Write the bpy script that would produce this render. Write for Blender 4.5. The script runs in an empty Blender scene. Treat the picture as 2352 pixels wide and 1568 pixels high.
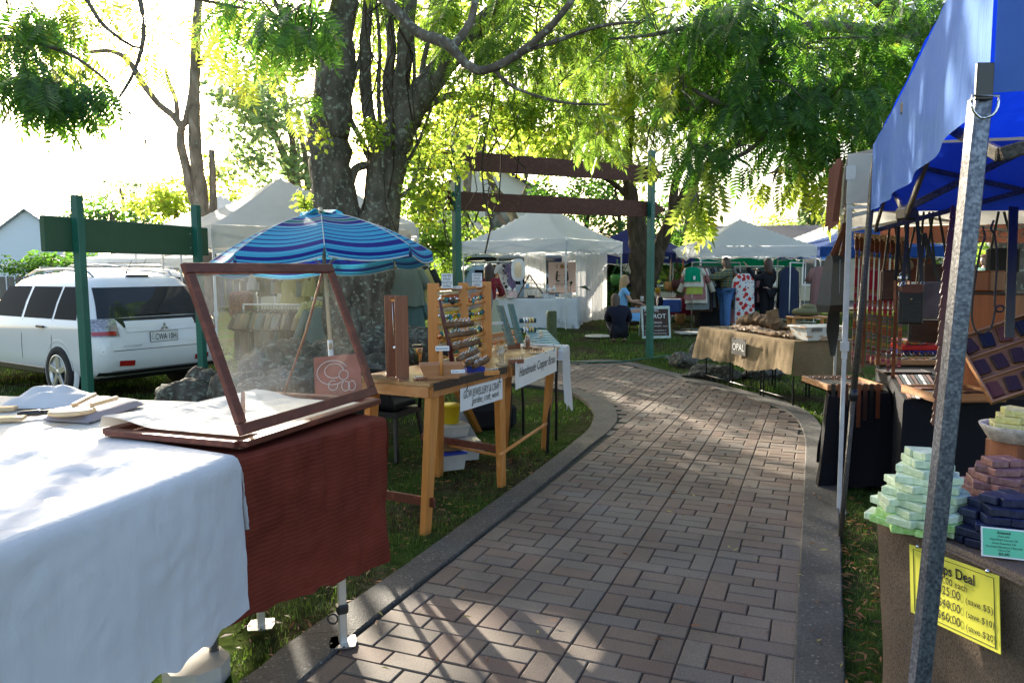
import bpy, math, random
import numpy as np
from mathutils import Vector as V, Matrix, noise
R = math.radians; PI = math.pi
random.seed(7); rng = np.random.default_rng(7)
sc = bpy.context.scene; COL = sc.collection
# ---------------------------------------------------------------- camera, sky, sun, exposure
CH, CF, CP, CR_ = 1.637, 1720.0, 0.0943, -0.006
FWD = V((0, math.cos(CP), -math.sin(CP))); UPV = V((0, math.sin(CP), math.cos(CP))); RGT = V((1, 0, 0))
RR = RGT*math.cos(CR_)+UPV*math.sin(CR_); UU = -RGT*math.sin(CR_)+UPV*math.cos(CR_)
cd = bpy.data.cameras.new('camera'); cam = bpy.data.objects.new('camera', cd); COL.objects.link(cam)
cd.sensor_width = 36; cd.lens = 36*CF/2352; cd.clip_end = 3000; cd.clip_start = .05
cam.matrix_world = Matrix(((RR.x, UU.x, -FWD.x, 0), (RR.y, UU.y, -FWD.y, 0), (RR.z, UU.z, -FWD.z, CH), (0, 0, 0, 1)))
sc.camera = cam
SUN_EL, SUN_AZ = R(18.0), R(-24.5)      # azimuth measured from +Y towards +X
w = bpy.data.worlds.new('World'); sc.world = w; w.use_nodes = True
wn = w.node_tree.nodes; sky = wn.new('ShaderNodeTexSky'); sky.sky_type = 'NISHITA'; sky.sun_disc = False
sky.sun_elevation = SUN_EL; sky.sun_rotation = SUN_AZ; sky.air_density = 1.0; sky.dust_density = 3.0; sky.ozone_density = .4
w.node_tree.links.new(sky.outputs[0], wn['Background'].inputs[0]); wn['Background'].inputs[1].default_value = 0.138
sl = bpy.data.lights.new('sun', 'SUN'); sl.energy = 5.0; sl.angle = R(.5); sl.color = (1, .9, .74)
so = bpy.data.objects.new('sun', sl); COL.objects.link(so)
sd = V((math.sin(SUN_AZ)*math.cos(SUN_EL), math.cos(SUN_AZ)*math.cos(SUN_EL), math.sin(SUN_EL)))
so.rotation_euler = sd.to_track_quat('Z', 'Y').to_euler(); so.location = (0, 0, 30)
vs = sc.view_settings; vs.view_transform = 'Standard'; vs.look = 'None'; vs.exposure = 1.85; vs.gamma = 1; vs.use_curve_mapping = False
sc.cycles.max_bounces = 7; sc.cycles.transparent_max_bounces = 24; sc.cycles.diffuse_bounces = 3
sc.cycles.transmission_bounces = 6; sc.cycles.glossy_bounces = 3
# ---------------------------------------------------------------- helpers
def ss(a, b, x):
    t = min(1, max(0, (x-a)/(b-a))); return t*t*(3-2*t)
def gz(x, y): return .33*ss(10.5, 18.5, y)*ss(-4, -1, x)
def ray(px, py):
    a, b = px-1176, py-784; c, s = math.cos(CR_), math.sin(CR_)
    return FWD*CF+RGT*(a*c+b*s)-UPV*(-a*s+b*c)
def G(px, py, z=0.):                    # point of the horizontal plane z seen at a pixel of the 2352 px wide photo
    d = ray(px, py); t = (z-CH)/d.z; return V((d.x*t, d.y*t, z))
def GG(px, py):                         # same, on the terrain
    z = 0
    for _ in range(12): p = G(px, py, z); z = .5*z+.5*gz(p.x, p.y)
    return V((p.x, p.y, gz(p.x, p.y)))
def A(px, py, Y):                       # point at depth Y
    d = ray(px, py); t = Y/d.y; return V((d.x*t, Y, CH+d.z*t))
def RP(px, py, p0, n):
    d = ray(px, py); o = V((0, 0, CH)); t = (p0-o).dot(n)/d.dot(n); return o+d*t
ORD = ['first', 'second', 'third', 'fourth', 'fifth', 'sixth', 'seventh', 'eighth', 'ninth', 'tenth', 'eleventh', 'twelfth', 'thirteenth', 'fourteenth', 'fifteenth', 'sixteenth', 'seventeenth', 'eighteenth', 'nineteenth', 'twentieth']+['twenty '+w for w in ('first', 'second', 'third', 'fourth', 'fifth', 'sixth', 'seventh', 'eighth', 'ninth')]
def nz(x, y=0., z=0.): return noise.noise(V((x, y, z)))
PD = V((.381, .9246, 0)); PN = V((.9246, -.381, 0))     # along and across the path

def newmat(name):
    m = bpy.data.materials.new(name); m.use_nodes = True; nt = m.node_tree
    return m, nt, nt.nodes['Principled BSDF'], nt.nodes['Material Output']
def L(nt, a, b): nt.links.new(a, b)
def ramp(nt, fac, stops):
    r = nt.nodes.new('ShaderNodeValToRGB'); e = r.color_ramp.elements
    while len(e) < len(stops): e.new(.5)
    for k, (p, c) in enumerate(stops): e[k].position = p; e[k].color = (*c, 1)
    L(nt, fac, r.inputs[0]); return r.outputs[0]
def ntex(nt, scale, detail=4, coord='Object', sxyz=None, dist=0.):
    tc = nt.nodes.new('ShaderNodeTexCoord'); n = nt.nodes.new('ShaderNodeTexNoise'); src = tc.outputs[coord]
    if sxyz:
        mp = nt.nodes.new('ShaderNodeMapping'); mp.inputs['Scale'].default_value = sxyz; L(nt, src, mp.inputs[0]); src = mp.outputs[0]
    L(nt, src, n.inputs['Vector']); n.inputs['Scale'].default_value = scale; n.inputs['Detail'].default_value = detail
    n.inputs['Distortion'].default_value = dist
    return n.outputs[0]
def bump(nt, bsdf, h, strength, dist=.01):
    b = nt.nodes.new('ShaderNodeBump'); b.inputs['Strength'].default_value = strength; b.inputs['Distance'].default_value = dist
    L(nt, h, b.inputs['Height']); L(nt, b.outputs[0], bsdf.inputs['Normal']); return b
def cm(c, f): return tuple(min(1, max(0, v*f)) for v in c)
MC = {}
def M(name, col, rough=.6, var=.18, scale=6, bmp=.15, metal=0., sxyz=None, island=False, spec=.5, coat=0., bscale=None):
    if name in MC: return MC[name]
    m, nt, b, o = newmat(name); b.inputs['Roughness'].default_value = rough; b.inputs['Metallic'].default_value = metal
    b.inputs['Specular IOR Level'].default_value = spec; b.inputs['Coat Weight'].default_value = coat
    f = ntex(nt, scale, 5, sxyz=sxyz); c = ramp(nt, f, [(.3, cm(col, 1-var)), (.7, cm(col, 1+var))])
    if island:
        g = nt.nodes.new('ShaderNodeNewGeometry'); mx = nt.nodes.new('ShaderNodeMix'); mx.data_type = 'RGBA'; mx.blend_type = 'MULTIPLY'
        mx.inputs[0].default_value = 1; L(nt, c, mx.inputs[6])
        L(nt, ramp(nt, g.outputs['Random Per Island'], [(0, (.6,)*3), (1, (1.25,)*3)]), mx.inputs[7]); c = mx.outputs[2]
    L(nt, c, b.inputs['Base Color'])
    if bmp: bump(nt, b, ntex(nt, bscale or scale*4, 6, sxyz=sxyz), bmp, .01)
    MC[name] = m; return m
def wood(name, c1, c2, axis='Z', rough=.5, scale=3., coat=0.):
    if name in MC: return MC[name]
    m, nt, b, o = newmat(name); s = {'X': (.6, 9, 9), 'Y': (9, .6, 9), 'Z': (9, 9, .6)}[axis]
    f = ntex(nt, scale, 6, sxyz=s, dist=.6); L(nt, ramp(nt, f, [(.3, c1), (.5, cm(c1, 1.1)), (.7, c2)]), b.inputs['Base Color'])
    b.inputs['Roughness'].default_value = rough; b.inputs['Coat Weight'].default_value = coat; bump(nt, b, f, .25, .004); MC[name] = m; return m
def cloth(name, col, trans=.35, weave=500, rough=.9, var=.06, tcol=None, bmp=.12, wr=0.):
    if name in MC: return MC[name]
    m, nt, b, o = newmat(name); b.inputs['Roughness'].default_value = rough; b.inputs['Specular IOR Level'].default_value = .2
    f = ntex(nt, 3.2, 4); c = ramp(nt, f, [(.3, cm(col, 1-var)), (.7, cm(col, 1+var))]); L(nt, c, b.inputs['Base Color'])
    f2 = ntex(nt, weave, 2); bb = bump(nt, b, f2, bmp, .002)
    if wr:
        b3 = bump(nt, b, ntex(nt, 9, 4, sxyz=(1, 1, .5), dist=1.2), wr, .03); L(nt, b3.outputs[0], bb.inputs['Normal']); L(nt, bb.outputs[0], b.inputs['Normal'])
    if trans:
        t = nt.nodes.new('ShaderNodeBsdfTranslucent'); t.inputs[0].default_value = (*(tcol or col), 1)
        mx = nt.nodes.new('ShaderNodeMixShader'); mx.inputs[0].default_value = trans
        L(nt, b.outputs[0], mx.inputs[1]); L(nt, t.outputs[0], mx.inputs[2]); L(nt, mx.outputs[0], o.inputs[0])
    MC[name] = m; return m
def leafmat(name, col, tcol, trans=.5, var=.35, rough=.35):
    if name in MC: return MC[name]
    m, nt, b, o = newmat(name); b.inputs['Roughness'].default_value = rough; b.inputs['Specular IOR Level'].default_value = .4
    g = nt.nodes.new('ShaderNodeNewGeometry'); ri = g.outputs['Random Per Island']
    L(nt, ramp(nt, ri, [(0, cm(col, 1-var)), (1, cm(col, 1+var))]), b.inputs['Base Color'])
    t = nt.nodes.new('ShaderNodeBsdfTranslucent'); L(nt, ramp(nt, ri, [(0, cm(tcol, 1-var)), (.9, cm(tcol, 1+var)), (1, (tcol[0]*1.7, tcol[1]*1.05, tcol[2]*.6))]), t.inputs[0])
    mx = nt.nodes.new('ShaderNodeMixShader'); mx.inputs[0].default_value = trans
    L(nt, b.outputs[0], mx.inputs[1]); L(nt, t.outputs[0], mx.inputs[2]); L(nt, mx.outputs[0], o.inputs[0]); MC[name] = m; return m

ORG = {}
def tag(o, label=None, cat=None, group=None, kind=None):
    if label: o['label'] = label
    if cat: o['category'] = cat
    if group: o['group'] = group
    if kind: o['kind'] = kind
    return o
def thing(name, label, cat, loc=(0, 0, 0), rz=0., group=None):
    o = bpy.data.objects.new(name, None); COL.objects.link(o); o.location = loc; o.rotation_euler = (0, 0, rz); o.empty_display_size = .1
    return tag(o, label, cat, group)
def wthing(name, label, cat, loc, group=None):      # parts of this thing are written in world coordinates
    o = thing(name, label, cat, loc, 0, group); ORG[o] = V(loc); return o
def link(name, me, parent=None):
    o = bpy.data.objects.new(name, me); COL.objects.link(o)
    if parent is not None:
        o.parent = parent
        if parent in ORG: ORG[o] = ORG[parent]; me.transform(Matrix.Translation(-ORG[parent]))
    return o
def copy_tree(o, parent=None):
    c = o.copy(); COL.objects.link(c); c.parent = parent
    for ch in o.children: copy_tree(ch, c)
    return c
class MB:
    def __init__(s): s.v = []; s.f = []; s.m = []; s.sm = []; s.cm = 0; s.cs = False
    def add(s, vs, fs):
        n = len(s.v); s.v += [tuple(p) for p in vs]
        for f in fs: s.f.append([n+i for i in f]); s.m.append(s.cm); s.sm.append(s.cs)
        return s
    def mat(s, k): s.cm = k; return s
    def smooth(s, b=True): s.cs = b; return s
    def box(s, c, sz, rot=None, bev=.0):
        hx, hy, hz = sz[0]/2, sz[1]/2, sz[2]/2; c = V(c)
        if rot is None: rot = Matrix.Identity(3)
        elif isinstance(rot, (int, float)): rot = Matrix.Rotation(rot, 3, 'Z')
        b = min(bev, hx*.45, hy*.45, hz*.45)
        if b <= 0:
            vs = [c+rot@V((x*hx, y*hy, z*hz)) for z in (-1, 1) for y in (-1, 1) for x in (-1, 1)]
            return s.add(vs, [(0, 2, 3, 1), (4, 5, 7, 6), (0, 1, 5, 4), (2, 6, 7, 3), (0, 4, 6, 2), (1, 3, 7, 5)])
        vs = []; idx = {}
        for z in (-1, 1):
            for y in (-1, 1):
                for x in (-1, 1):
                    for a in range(3):
                        q = [x*(hx-b), y*(hy-b), z*(hz-b)]; q[a] = (x*hx, y*hy, z*hz)[a]
                        idx[(x, y, z, a)] = len(vs); vs.append(c+rot@V(q))
        fs = []
        for a in range(3):
            o1, o2 = [(1, 2), (2, 0), (0, 1)][a]
            for sg in (-1, 1):
                q = []
                for (i, j) in ((-1, -1), (1, -1), (1, 1), (-1, 1)):
                    k = [0, 0, 0]; k[a] = sg; k[o1] = i; k[o2] = j; q.append(idx[(*k, a)])
                fs.append(q if sg > 0 else q[::-1])
        for a in range(3):
            o1, o2 = [(1, 2), (2, 0), (0, 1)][a]
            for i in (-1, 1):
                for j in (-1, 1):
                    k0 = [0, 0, 0]; k1 = [0, 0, 0]; k0[a] = -1; k1[a] = 1; k0[o1] = k1[o1] = i; k0[o2] = k1[o2] = j
                    q = [idx[(*k0, o1)], idx[(*k1, o1)], idx[(*k1, o2)], idx[(*k0, o2)]]; fs.append(q if i*j < 0 else q[::-1])
        for x in (-1, 1):
            for y in (-1, 1):
                for z in (-1, 1):
                    q = [idx[(x, y, z, a)] for a in range(3)]; fs.append(q if x*y*z > 0 else q[::-1])
        return s.add(vs, fs)
    def beam(s, p0, p1, w_, h_, up=(0, 0, 1), bev=0.):
        p0, p1 = V(p0), V(p1); d = p1-p0; l = d.length
        if l < 1e-6: return s
        z = d/l; u = V(up)
        if abs(z.dot(u)) > .97: u = V((1, 0, 0)) if abs(z.x) < .9 else V((0, 1, 0))
        x = u.cross(z).normalized(); y = z.cross(x); rot = Matrix((x, y, z)).transposed()
        return s.box((p0+p1)/2, (w_, h_, l), rot, bev)
    def tube(s, pts, rad, seg=8, cap=True):
        pts = [V(p) for p in pts]; n = len(pts)
        if not isinstance(rad, (list, tuple)): rad = [rad]*n
        ref = None; vs = []
        for i, p in enumerate(pts):
            t = (pts[min(i+1, n-1)]-pts[max(i-1, 0)]).normalized()
            if ref is None: ref = V((0, 0, 1)) if abs(t.z) < .9 else V((1, 0, 0))
            x = ref.cross(t)
            if x.length < 1e-4: x = V((0, 1, 0)).cross(t)
            x.normalize(); y = t.cross(x); ref = y.cross(t)*-1 if False else ref
            for k in range(seg): a = 2*PI*k/seg; vs.append(p+(x*math.cos(a)+y*math.sin(a))*rad[i])
        fs = [(i*seg+k, i*seg+(k+1) % seg, (i+1)*seg+(k+1) % seg, (i+1)*seg+k) for i in range(n-1) for k in range(seg)]
        if cap: fs += [tuple(range(seg-1, -1, -1)), tuple(range((n-1)*seg, n*seg))]
        o = s.cs; s.cs = True; s.add(vs, fs); s.cs = o; return s
    def lathe(s, prof, c=(0, 0, 0), seg=20, rot=None, sm=True):
        c = V(c); n = len(prof); vs = []
        for r, z in prof:
            for k in range(seg):
                a = 2*PI*k/seg; p = V((r*math.cos(a), r*math.sin(a), z)); vs.append(c+(rot@p if rot else p))
        o = s.cs; s.cs = sm
        s.add(vs, [(i*seg+k, i*seg+(k+1) % seg, (i+1)*seg+(k+1) % seg, (i+1)*seg+k) for i in range(n-1) for k in range(seg)]); s.cs = o; return s
    def ball(s, c, r, seg=12, rings=8, rot=None):
        if not isinstance(r, (tuple, list)): r = (r, r, r)
        c = V(c); vs = []
        for i in range(rings+1):
            t = PI*i/rings
            for k in range(seg):
                a = 2*PI*k/seg; p = V((r[0]*math.sin(t)*math.cos(a), r[1]*math.sin(t)*math.sin(a), r[2]*math.cos(t))); vs.append(c+(rot@p if rot else p))
        o = s.cs; s.cs = True
        s.add(vs, [(i*seg+k, (i+1)*seg+k, (i+1)*seg+(k+1) % seg, i*seg+(k+1) % seg) for i in range(rings) for k in range(seg)]); s.cs = o; return s
    def prism(s, poly, o, ex, ey, ez, th):    # polygon in the ex,ey plane extruded along ez
        o, ex, ey, ez = V(o), V(ex), V(ey), V(ez); n = len(poly)
        a = [o+ex*x+ey*y for x, y in poly]; b = [p+ez*th for p in a]
        return s.add(a+b, [tuple(range(n-1, -1, -1)), tuple(range(n, 2*n))]+[(i, (i+1) % n, n+(i+1) % n, n+i) for i in range(n)])
    def grid(s, nu, nv, fn, wrap=False):
        vs = [fn(i/nu, j/nv) for j in range(nv+1) for i in range(nu+1)]
        o = s.cs; s.cs = True
        s.add(vs, [(j*(nu+1)+i, j*(nu+1)+i+1, (j+1)*(nu+1)+i+1, (j+1)*(nu+1)+i) for j in range(nv) for i in range(nu)]); s.cs = o; return s
    def mesh(s, name):
        me = bpy.data.meshes.new(name); me.from_pydata(s.v, [], s.f)
        me.polygons.foreach_set('material_index', s.m); me.polygons.foreach_set('use_smooth', s.sm); me.update(); return me
    def build(s, name, mats, parent=None):
        me = s.mesh(name)
        for m in (mats if isinstance(mats, (list, tuple)) else [mats]): me.materials.append(m)
        return link(name, me, parent)
    def solo(s, name, mats, label, cat, group=None, kind=None):
        a = np.array(s.v); c = V(((a[:, 0].min()+a[:, 0].max())/2, (a[:, 1].min()+a[:, 1].max())/2, a[:, 2].min()))
        o = s.build(name, mats); o.data.transform(Matrix.Translation(-c)); o.location = c
        return tag(o, label, cat, group, kind)
def thick(o, t, off=-1):
    md = o.modifiers.new('thickness', 'SOLIDIFY'); md.thickness = t; md.offset = off; return o
def npmesh(name, verts, nper, mat, parent=None, smooth=False):    # faces of nper vertices laid one after another
    n = len(verts)//nper; me = bpy.data.meshes.new(name); me.vertices.add(len(verts)); me.vertices.foreach_set('co', verts.astype(np.float32).ravel())
    me.loops.add(n*nper); me.loops.foreach_set('vertex_index', np.arange(n*nper, dtype=np.int32)); me.polygons.add(n)
    me.polygons.foreach_set('loop_start', np.arange(0, n*nper, nper, dtype=np.int32)); me.polygons.foreach_set('loop_total', np.full(n, nper, dtype=np.int32))
    if smooth: me.polygons.foreach_set('use_smooth', np.ones(n, dtype=bool))
    me.update(); me.validate(); me.materials.append(mat); return link(name, me, parent)
def text(s, h, o, ex, ey, mat, parent, width=None, name='lettering', shear=0., th=.0015, align='LEFT', bold=0.):
    cu = bpy.data.curves.new('t', 'FONT'); cu.body = s; cu.size = 1; cu.shear = shear; cu.extrude = 0; cu.resolution_u = 3; cu.offset = bold
    t = bpy.data.objects.new('t', cu); COL.objects.link(t); dg = bpy.context.evaluated_depsgraph_get(); me = bpy.data.meshes.new_from_object(t.evaluated_get(dg))
    bpy.data.objects.remove(t); bpy.data.curves.remove(cu)
    if not len(me.vertices): return None
    a = np.empty(len(me.vertices)*3); me.vertices.foreach_get('co', a); a = a.reshape(-1, 3); x0, x1 = a[:, 0].min(), a[:, 0].max()
    sx = (width/(x1-x0)) if width else h; ex, ey = V(ex).normalized(), V(ey).normalized(); n = ex.cross(ey); o = V(o)
    off = {'LEFT': 0, 'CENTER': (x1-x0)/2, 'RIGHT': x1-x0}[align]
    q = np.array([o+ex*((p[0]-x0-off)*sx)+ey*(p[1]*h)+n*th for p in a]); me.vertices.foreach_set('co', q.ravel()); me.update(); me.materials.append(mat)
    return link(name, me, parent)
def skin_mesh(pts, edges, rad, sub=2):
    me = bpy.data.meshes.new('s'); me.from_pydata([tuple(p) for p in pts], edges, []); o = bpy.data.objects.new('s', me); COL.objects.link(o)
    md = o.modifiers.new('k', 'SKIN'); md.use_smooth_shade = True
    sv = me.skin_vertices[0].data
    for i, r in enumerate(rad): sv[i].radius = (r, r) if not isinstance(r, tuple) else r
    sv[0].use_root = True
    if sub: m2 = o.modifiers.new('u', 'SUBSURF'); m2.levels = sub; m2.render_levels = sub
    dg = bpy.context.evaluated_depsgraph_get(); dg.update(); r_ = bpy.data.meshes.new_from_object(o.evaluated_get(dg)); bpy.data.objects.remove(o); return r_
def absorb(mb, me):                     # add a ready mesh to a builder
    mb.smooth(True); mb.add([tuple(v.co) for v in me.vertices], [tuple(p.vertices) for p in me.polygons]); mb.smooth(False); return mb
def drape(mb, P4, z, drops, amp=.02, flare=.04, n=26, m=10, seed=0., rag=.01, freq=7., top_noise=.004, rad=.012, sides=(0, 1, 2, 3), nt=16, cr=.25):
    """cloth over a quad table: P4 = four (x,y) counter-clockwise, drops = drop below each of the four corners' sides [(d0,d1)]*4"""
    P4 = [V((p[0], p[1], z)) for p in P4]
    def tp(u, v):
        p = (P4[0]*(1-u)+P4[1]*u)*(1-v)+(P4[3]*(1-u)+P4[2]*u)*v; e = min(1, 6*min(u, 1-u, v, 1-v))
        return p+V((0, 0, .003+e*top_noise*(nz(p.x*5+seed, p.y*5)+.6*nz(p.x*14, p.y*14+seed))))
    mb.grid(nt, nt, tp)
    for k in sides:
        a, b = P4[k], P4[(k+1) % 4]; t = (b-a).normalized(); nr = V((t.y, -t.x, 0)); ln = (b-a).length
        tp_, tn = (a-P4[k-1]).normalized(), (P4[(k+2) % 4]-b).normalized(); n0 = (V((tp_.y, -tp_.x, 0))+nr).normalized(); n1 = (V((tn.y, -tn.x, 0))+nr).normalized()
        d0, d1 = drops[k]
        def fn(u, v):
            p = a.lerp(b, u); e0 = max(0, 1-u*ln/.09); e1 = max(0, 1-(1-u)*ln/.09)
            nn = (nr*(1-max(e0, e1))+n0*e0+n1*e1).normalized(); s_ = u*ln+k*11.3+seed
            if v < .08: return p+nn*rad*math.sin(v/.08*PI/2)+V((0, 0, .003-rad*(1-math.cos(v/.08*PI/2))))
            w_ = (v-.08)/.92; d = (d0+(d1-d0)*u)*(1+rag*6*nz(s_*2.1, seed)+rag*2*nz(s_*13, seed))
            fold = math.sin(s_*freq+2.2*nz(s_*1.7, seed)+w_*.8*nz(s_, 3))*.6+nz(s_*freq*.45, w_*1.4+seed)*1.1
            off = rad+flare*w_*(1+max(e0, e1))+amp*(w_**.8)*fold+amp*cr*(nz(s_*17, w_*2.4)+.9*abs(nz(s_*7+w_*4, w_*5-s_*2))+.12*nz(s_*31, w_*12))
            return p+nn*max(off, .004)+t*(amp*.5*w_*nz(s_*2, w_*2+9))+V((0, 0, -rad-(d-rad)*w_))
        mb.grid(max(6, int(n*ln)), m, fn)
    return mb
# ---------------------------------------------------------------- ground, path, kerbs
def ground_mat():
    m, nt, b, o = newmat('lawn soil'); f = ntex(nt, .9, 8); f2 = ntex(nt, 14, 6)
    c1 = ramp(nt, f2, [(.3, (.03, .026, .016)), (.55, (.06, .05, .03)), (.75, (.10, .085, .055))])
    c2 = ramp(nt, f2, [(.3, (.022, .04, .01)), (.7, (.055, .085, .02))])
    mx = nt.nodes.new('ShaderNodeMix'); mx.data_type = 'RGBA'; L(nt, ramp(nt, f, [(.42, (0, 0, 0)), (.56, (1, 1, 1))]), mx.inputs[0]); L(nt, c1, mx.inputs[6]); L(nt, c2, mx.inputs[7])
    L(nt, mx.outputs[2], b.inputs['Base Color']); b.inputs['Roughness'].default_value = 1; b.inputs['Specular IOR Level'].default_value = 0; bump(nt, b, f2, .6, .02); return m
GM = ground_mat(); mb = MB(); xs = [-600, -250, -100, -50, -30, -20]+[-14+i*.75 for i in range(38)]+[20, 30, 50, 100, 250, 600]
ys = [-30, -10, -4]+[-2+i*.75 for i in range(44)]+[36, 45, 60, 90, 150, 300, 900]
mb.smooth(); mb.add([(x, y, gz(x, y)-.03+(.02*nz(x*.9, y*.9) if y < 31 and y > 0 else 0)-.002) for y in ys for x in xs],
    [(j*len(xs)+i, j*len(xs)+i+1, (j+1)*len(xs)+i+1, (j+1)*len(xs)+i) for j in range(len(ys)-1) for i in range(len(xs)-1)])
tag(mb.build('ground', GM), kind='structure')
Lin = [(520, 1720), (690, 1568), (856, 1424), (1025, 1292), (1221, 1135), (1362, 1020), (1400, 990), (1418, 965), (1416, 945), (1401, 925), (1356, 905), (1305, 889), (1220, 876), (1080, 868)]
Lout = [(330, 1720), (560, 1560), (700, 1452), (867, 1343), (1081, 1191), (1244, 1073), (1322, 1012), (1352, 985), (1363, 960), (1361, 944), (1342, 920), (1305, 900), (1220, 886), (1080, 877)]
Rin = [(1818, 1720), (1822, 1568), (1828, 1422), (1839, 1253), (1847, 1096), (1849, 1010), (1828, 961), (1783, 935), (1698, 906), (1614, 884), (1530, 863), (1446, 846), (1390, 841), (1339, 843), (1220, 848), (1080, 852)]
Rout = [(1950, 1720), (1940, 1568), (1936, 1422), (1931, 1253), (1920, 1096), (1897, 1000), (1860, 950), (1795, 920), (1706, 896), (1620, 874), (1535, 855), (1446, 838), (1390, 834), (1339, 836), (1220, 841), (1080, 845)]
def spl(pts, n):
    P_ = [G(*p) for p in pts]; out = []
    for i in range(len(P_)-1):
        p0, p1, p2, p3 = P_[max(i-1, 0)], P_[i], P_[i+1], P_[min(i+2, len(P_)-1)]
        for k in range(n):
            t = k/n; out.append(.5*((2*p1)+(p2-p0)*t+(2*p0-5*p1+4*p2-p3)*t*t+(3*p1-p0-3*p2+p3)*t**3))
    return out+[P_[-1]]
def resample(p, m):
    d = [0]
    for a, b in zip(p, p[1:]): d.append(d[-1]+(b-a).length)
    out = []; j = 0
    for k in range(m):
        s_ = d[-1]*k/(m-1)
        while j < len(d)-2 and d[j+1] < s_: j += 1
        out.append(p[j].lerp(p[j+1], (s_-d[j])/max(1e-9, d[j+1]-d[j])))
    return out
LI, LO, RI, RO = spl(Lin, 6), spl(Lout, 6), spl(Rin, 6), spl(Rout, 6)
def kerb_mat():
    m, nt, b, o = newmat('exposed aggregate concrete'); f = ntex(nt, 2.2, 5); c = ramp(nt, f, [(.3, (.048, .045, .040)), (.7, (.10, .094, .085))])
    tc = nt.nodes.new('ShaderNodeTexCoord'); v = nt.nodes.new('ShaderNodeTexVoronoi'); v.inputs['Scale'].default_value = 110; L(nt, tc.outputs['Object'], v.inputs[0])
    sp = ramp(nt, v.outputs['Color'], [(0, (.5,)*3), (.86, (1.05,)*3), (.93, (1, 1, 1))]); mx = nt.nodes.new('ShaderNodeMix'); mx.data_type = 'RGBA'; mx.blend_type = 'MULTIPLY'; mx.inputs[0].default_value = 1
    L(nt, c, mx.inputs[6]); L(nt, sp, mx.inputs[7]); m2 = nt.nodes.new('ShaderNodeMix'); m2.data_type = 'RGBA'; L(nt, ramp(nt, v.outputs['Color'], [(.86, (0, 0, 0)), (.9, (.55,)*3)]), m2.inputs[0])
    L(nt, mx.outputs[2], m2.inputs[6]); m2.inputs[7].default_value = (.27, .26, .24, 1); L(nt, m2.outputs[2], b.inputs['Base Color'])
    b.inputs['Roughness'].default_value = .8; bump(nt, b, v.outputs['Distance'], .5, .004); return m
KM = kerb_mat()
for nm, a, b in (('kerb', LI, LO), ('kerb', RI, RO)):
    a = resample(a, 150); b = resample(b, 150); mb = MB(); mb.smooth(False)
    for seg0 in range(0, 149, 13):
        seg1 = min(149, seg0+13); vs_ = []; fs_ = []
        for i in range(seg0, seg1+1):
            p, q = a[i].copy(), b[i].copy()
            if i == seg0: e = (a[min(i+1, 149)]-a[i]).normalized()*.004; p += e; q += e
            wob = .008*nz(i*.4, 3 if a is LI else 8); d = (q-p).normalized(); q += d*wob; zz = gz(p.x, p.y)+.012
            zb = zz-.1; vs_ += [(p.x, p.y, zb), (p.x, p.y, zz-.006), (p.x+d.x*.008, p.y+d.y*.008, zz), (q.x-d.x*.008, q.y-d.y*.008, zz), (q.x, q.y, zz-.006), (q.x, q.y, zb)]
        n = seg1-seg0+1
        for i in range(n-1):
            for k in range(5): fs_.append((i*6+k, (i+1)*6+k, (i+1)*6+k+1, i*6+k+1))
        fs_ += [(0, 1, 2, 3, 4, 5), tuple((n-1)*6+k for k in (5, 4, 3, 2, 1, 0))]; mb.add(vs_, fs_)
    tag(mb.build(nm, KM), kind='structure')
# joint bed and the pavers
poly = [p.copy() for p in LI]+[p.copy() for p in reversed(RI)]
def inside(x, y):
    c = False; n = len(poly)
    for i in range(n):
        a, b = poly[i], poly[i-1]
        if (a.y > y) != (b.y > y) and x < (b.x-a.x)*(y-a.y)/(b.y-a.y)+a.x: c = not c
    return c
mb = MB(); a = resample(LI, 160); b = resample(RI, 160)
mb.grid(159, 6, lambda u, v: (lambda p: (p.x, p.y, gz(p.x, p.y)-.013))(a[int(round(u*159))].lerp(b[int(round(u*159))], v)))
tag(mb.build('path', M('mossy joint sand', (.045, .045, .03), .95, .5, 20, .5)), kind='structure')
def pav_mat():
    m, nt, b, o = newmat('brick pavers'); g = nt.nodes.new('ShaderNodeNewGeometry'); ri = g.outputs['Random Per Island']
    base = ramp(nt, ri, [(0, (.15, .112, .088)), (.2, (.19, .135, .10)), (.42, (.172, .145, .118)), (.6, (.205, .165, .13)), (.8, (.165, .108, .082)), (1, (.16, .142, .125))])
    f = ntex(nt, 1.1, 6); mx = nt.nodes.new('ShaderNodeMix'); mx.data_type = 'RGBA'; mx.blend_type = 'MULTIPLY'; mx.inputs[0].default_value = 1
    L(nt, base, mx.inputs[6]); L(nt, ramp(nt, f, [(.3, (.62, .6, .58)), (.7, (1.15, 1.12, 1.1))]), mx.inputs[7])
    f2 = ntex(nt, 160, 3); m2 = nt.nodes.new('ShaderNodeMix'); m2.data_type = 'RGBA'; m2.blend_type = 'MULTIPLY'; m2.inputs[0].default_value = 1
    L(nt, mx.outputs[2], m2.inputs[6]); L(nt, ramp(nt, f2, [(.35, (.72,)*3), (.6, (1.1,)*3)]), m2.inputs[7]); L(nt, m2.outputs[2], b.inputs['Base Color'])
    b.inputs['Roughness'].default_value = .78; bump(nt, b, f2, .35, .003); return m
mb = MB(); U0 = V((.2094, 3.0541, 0)); PW = .115
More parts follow.
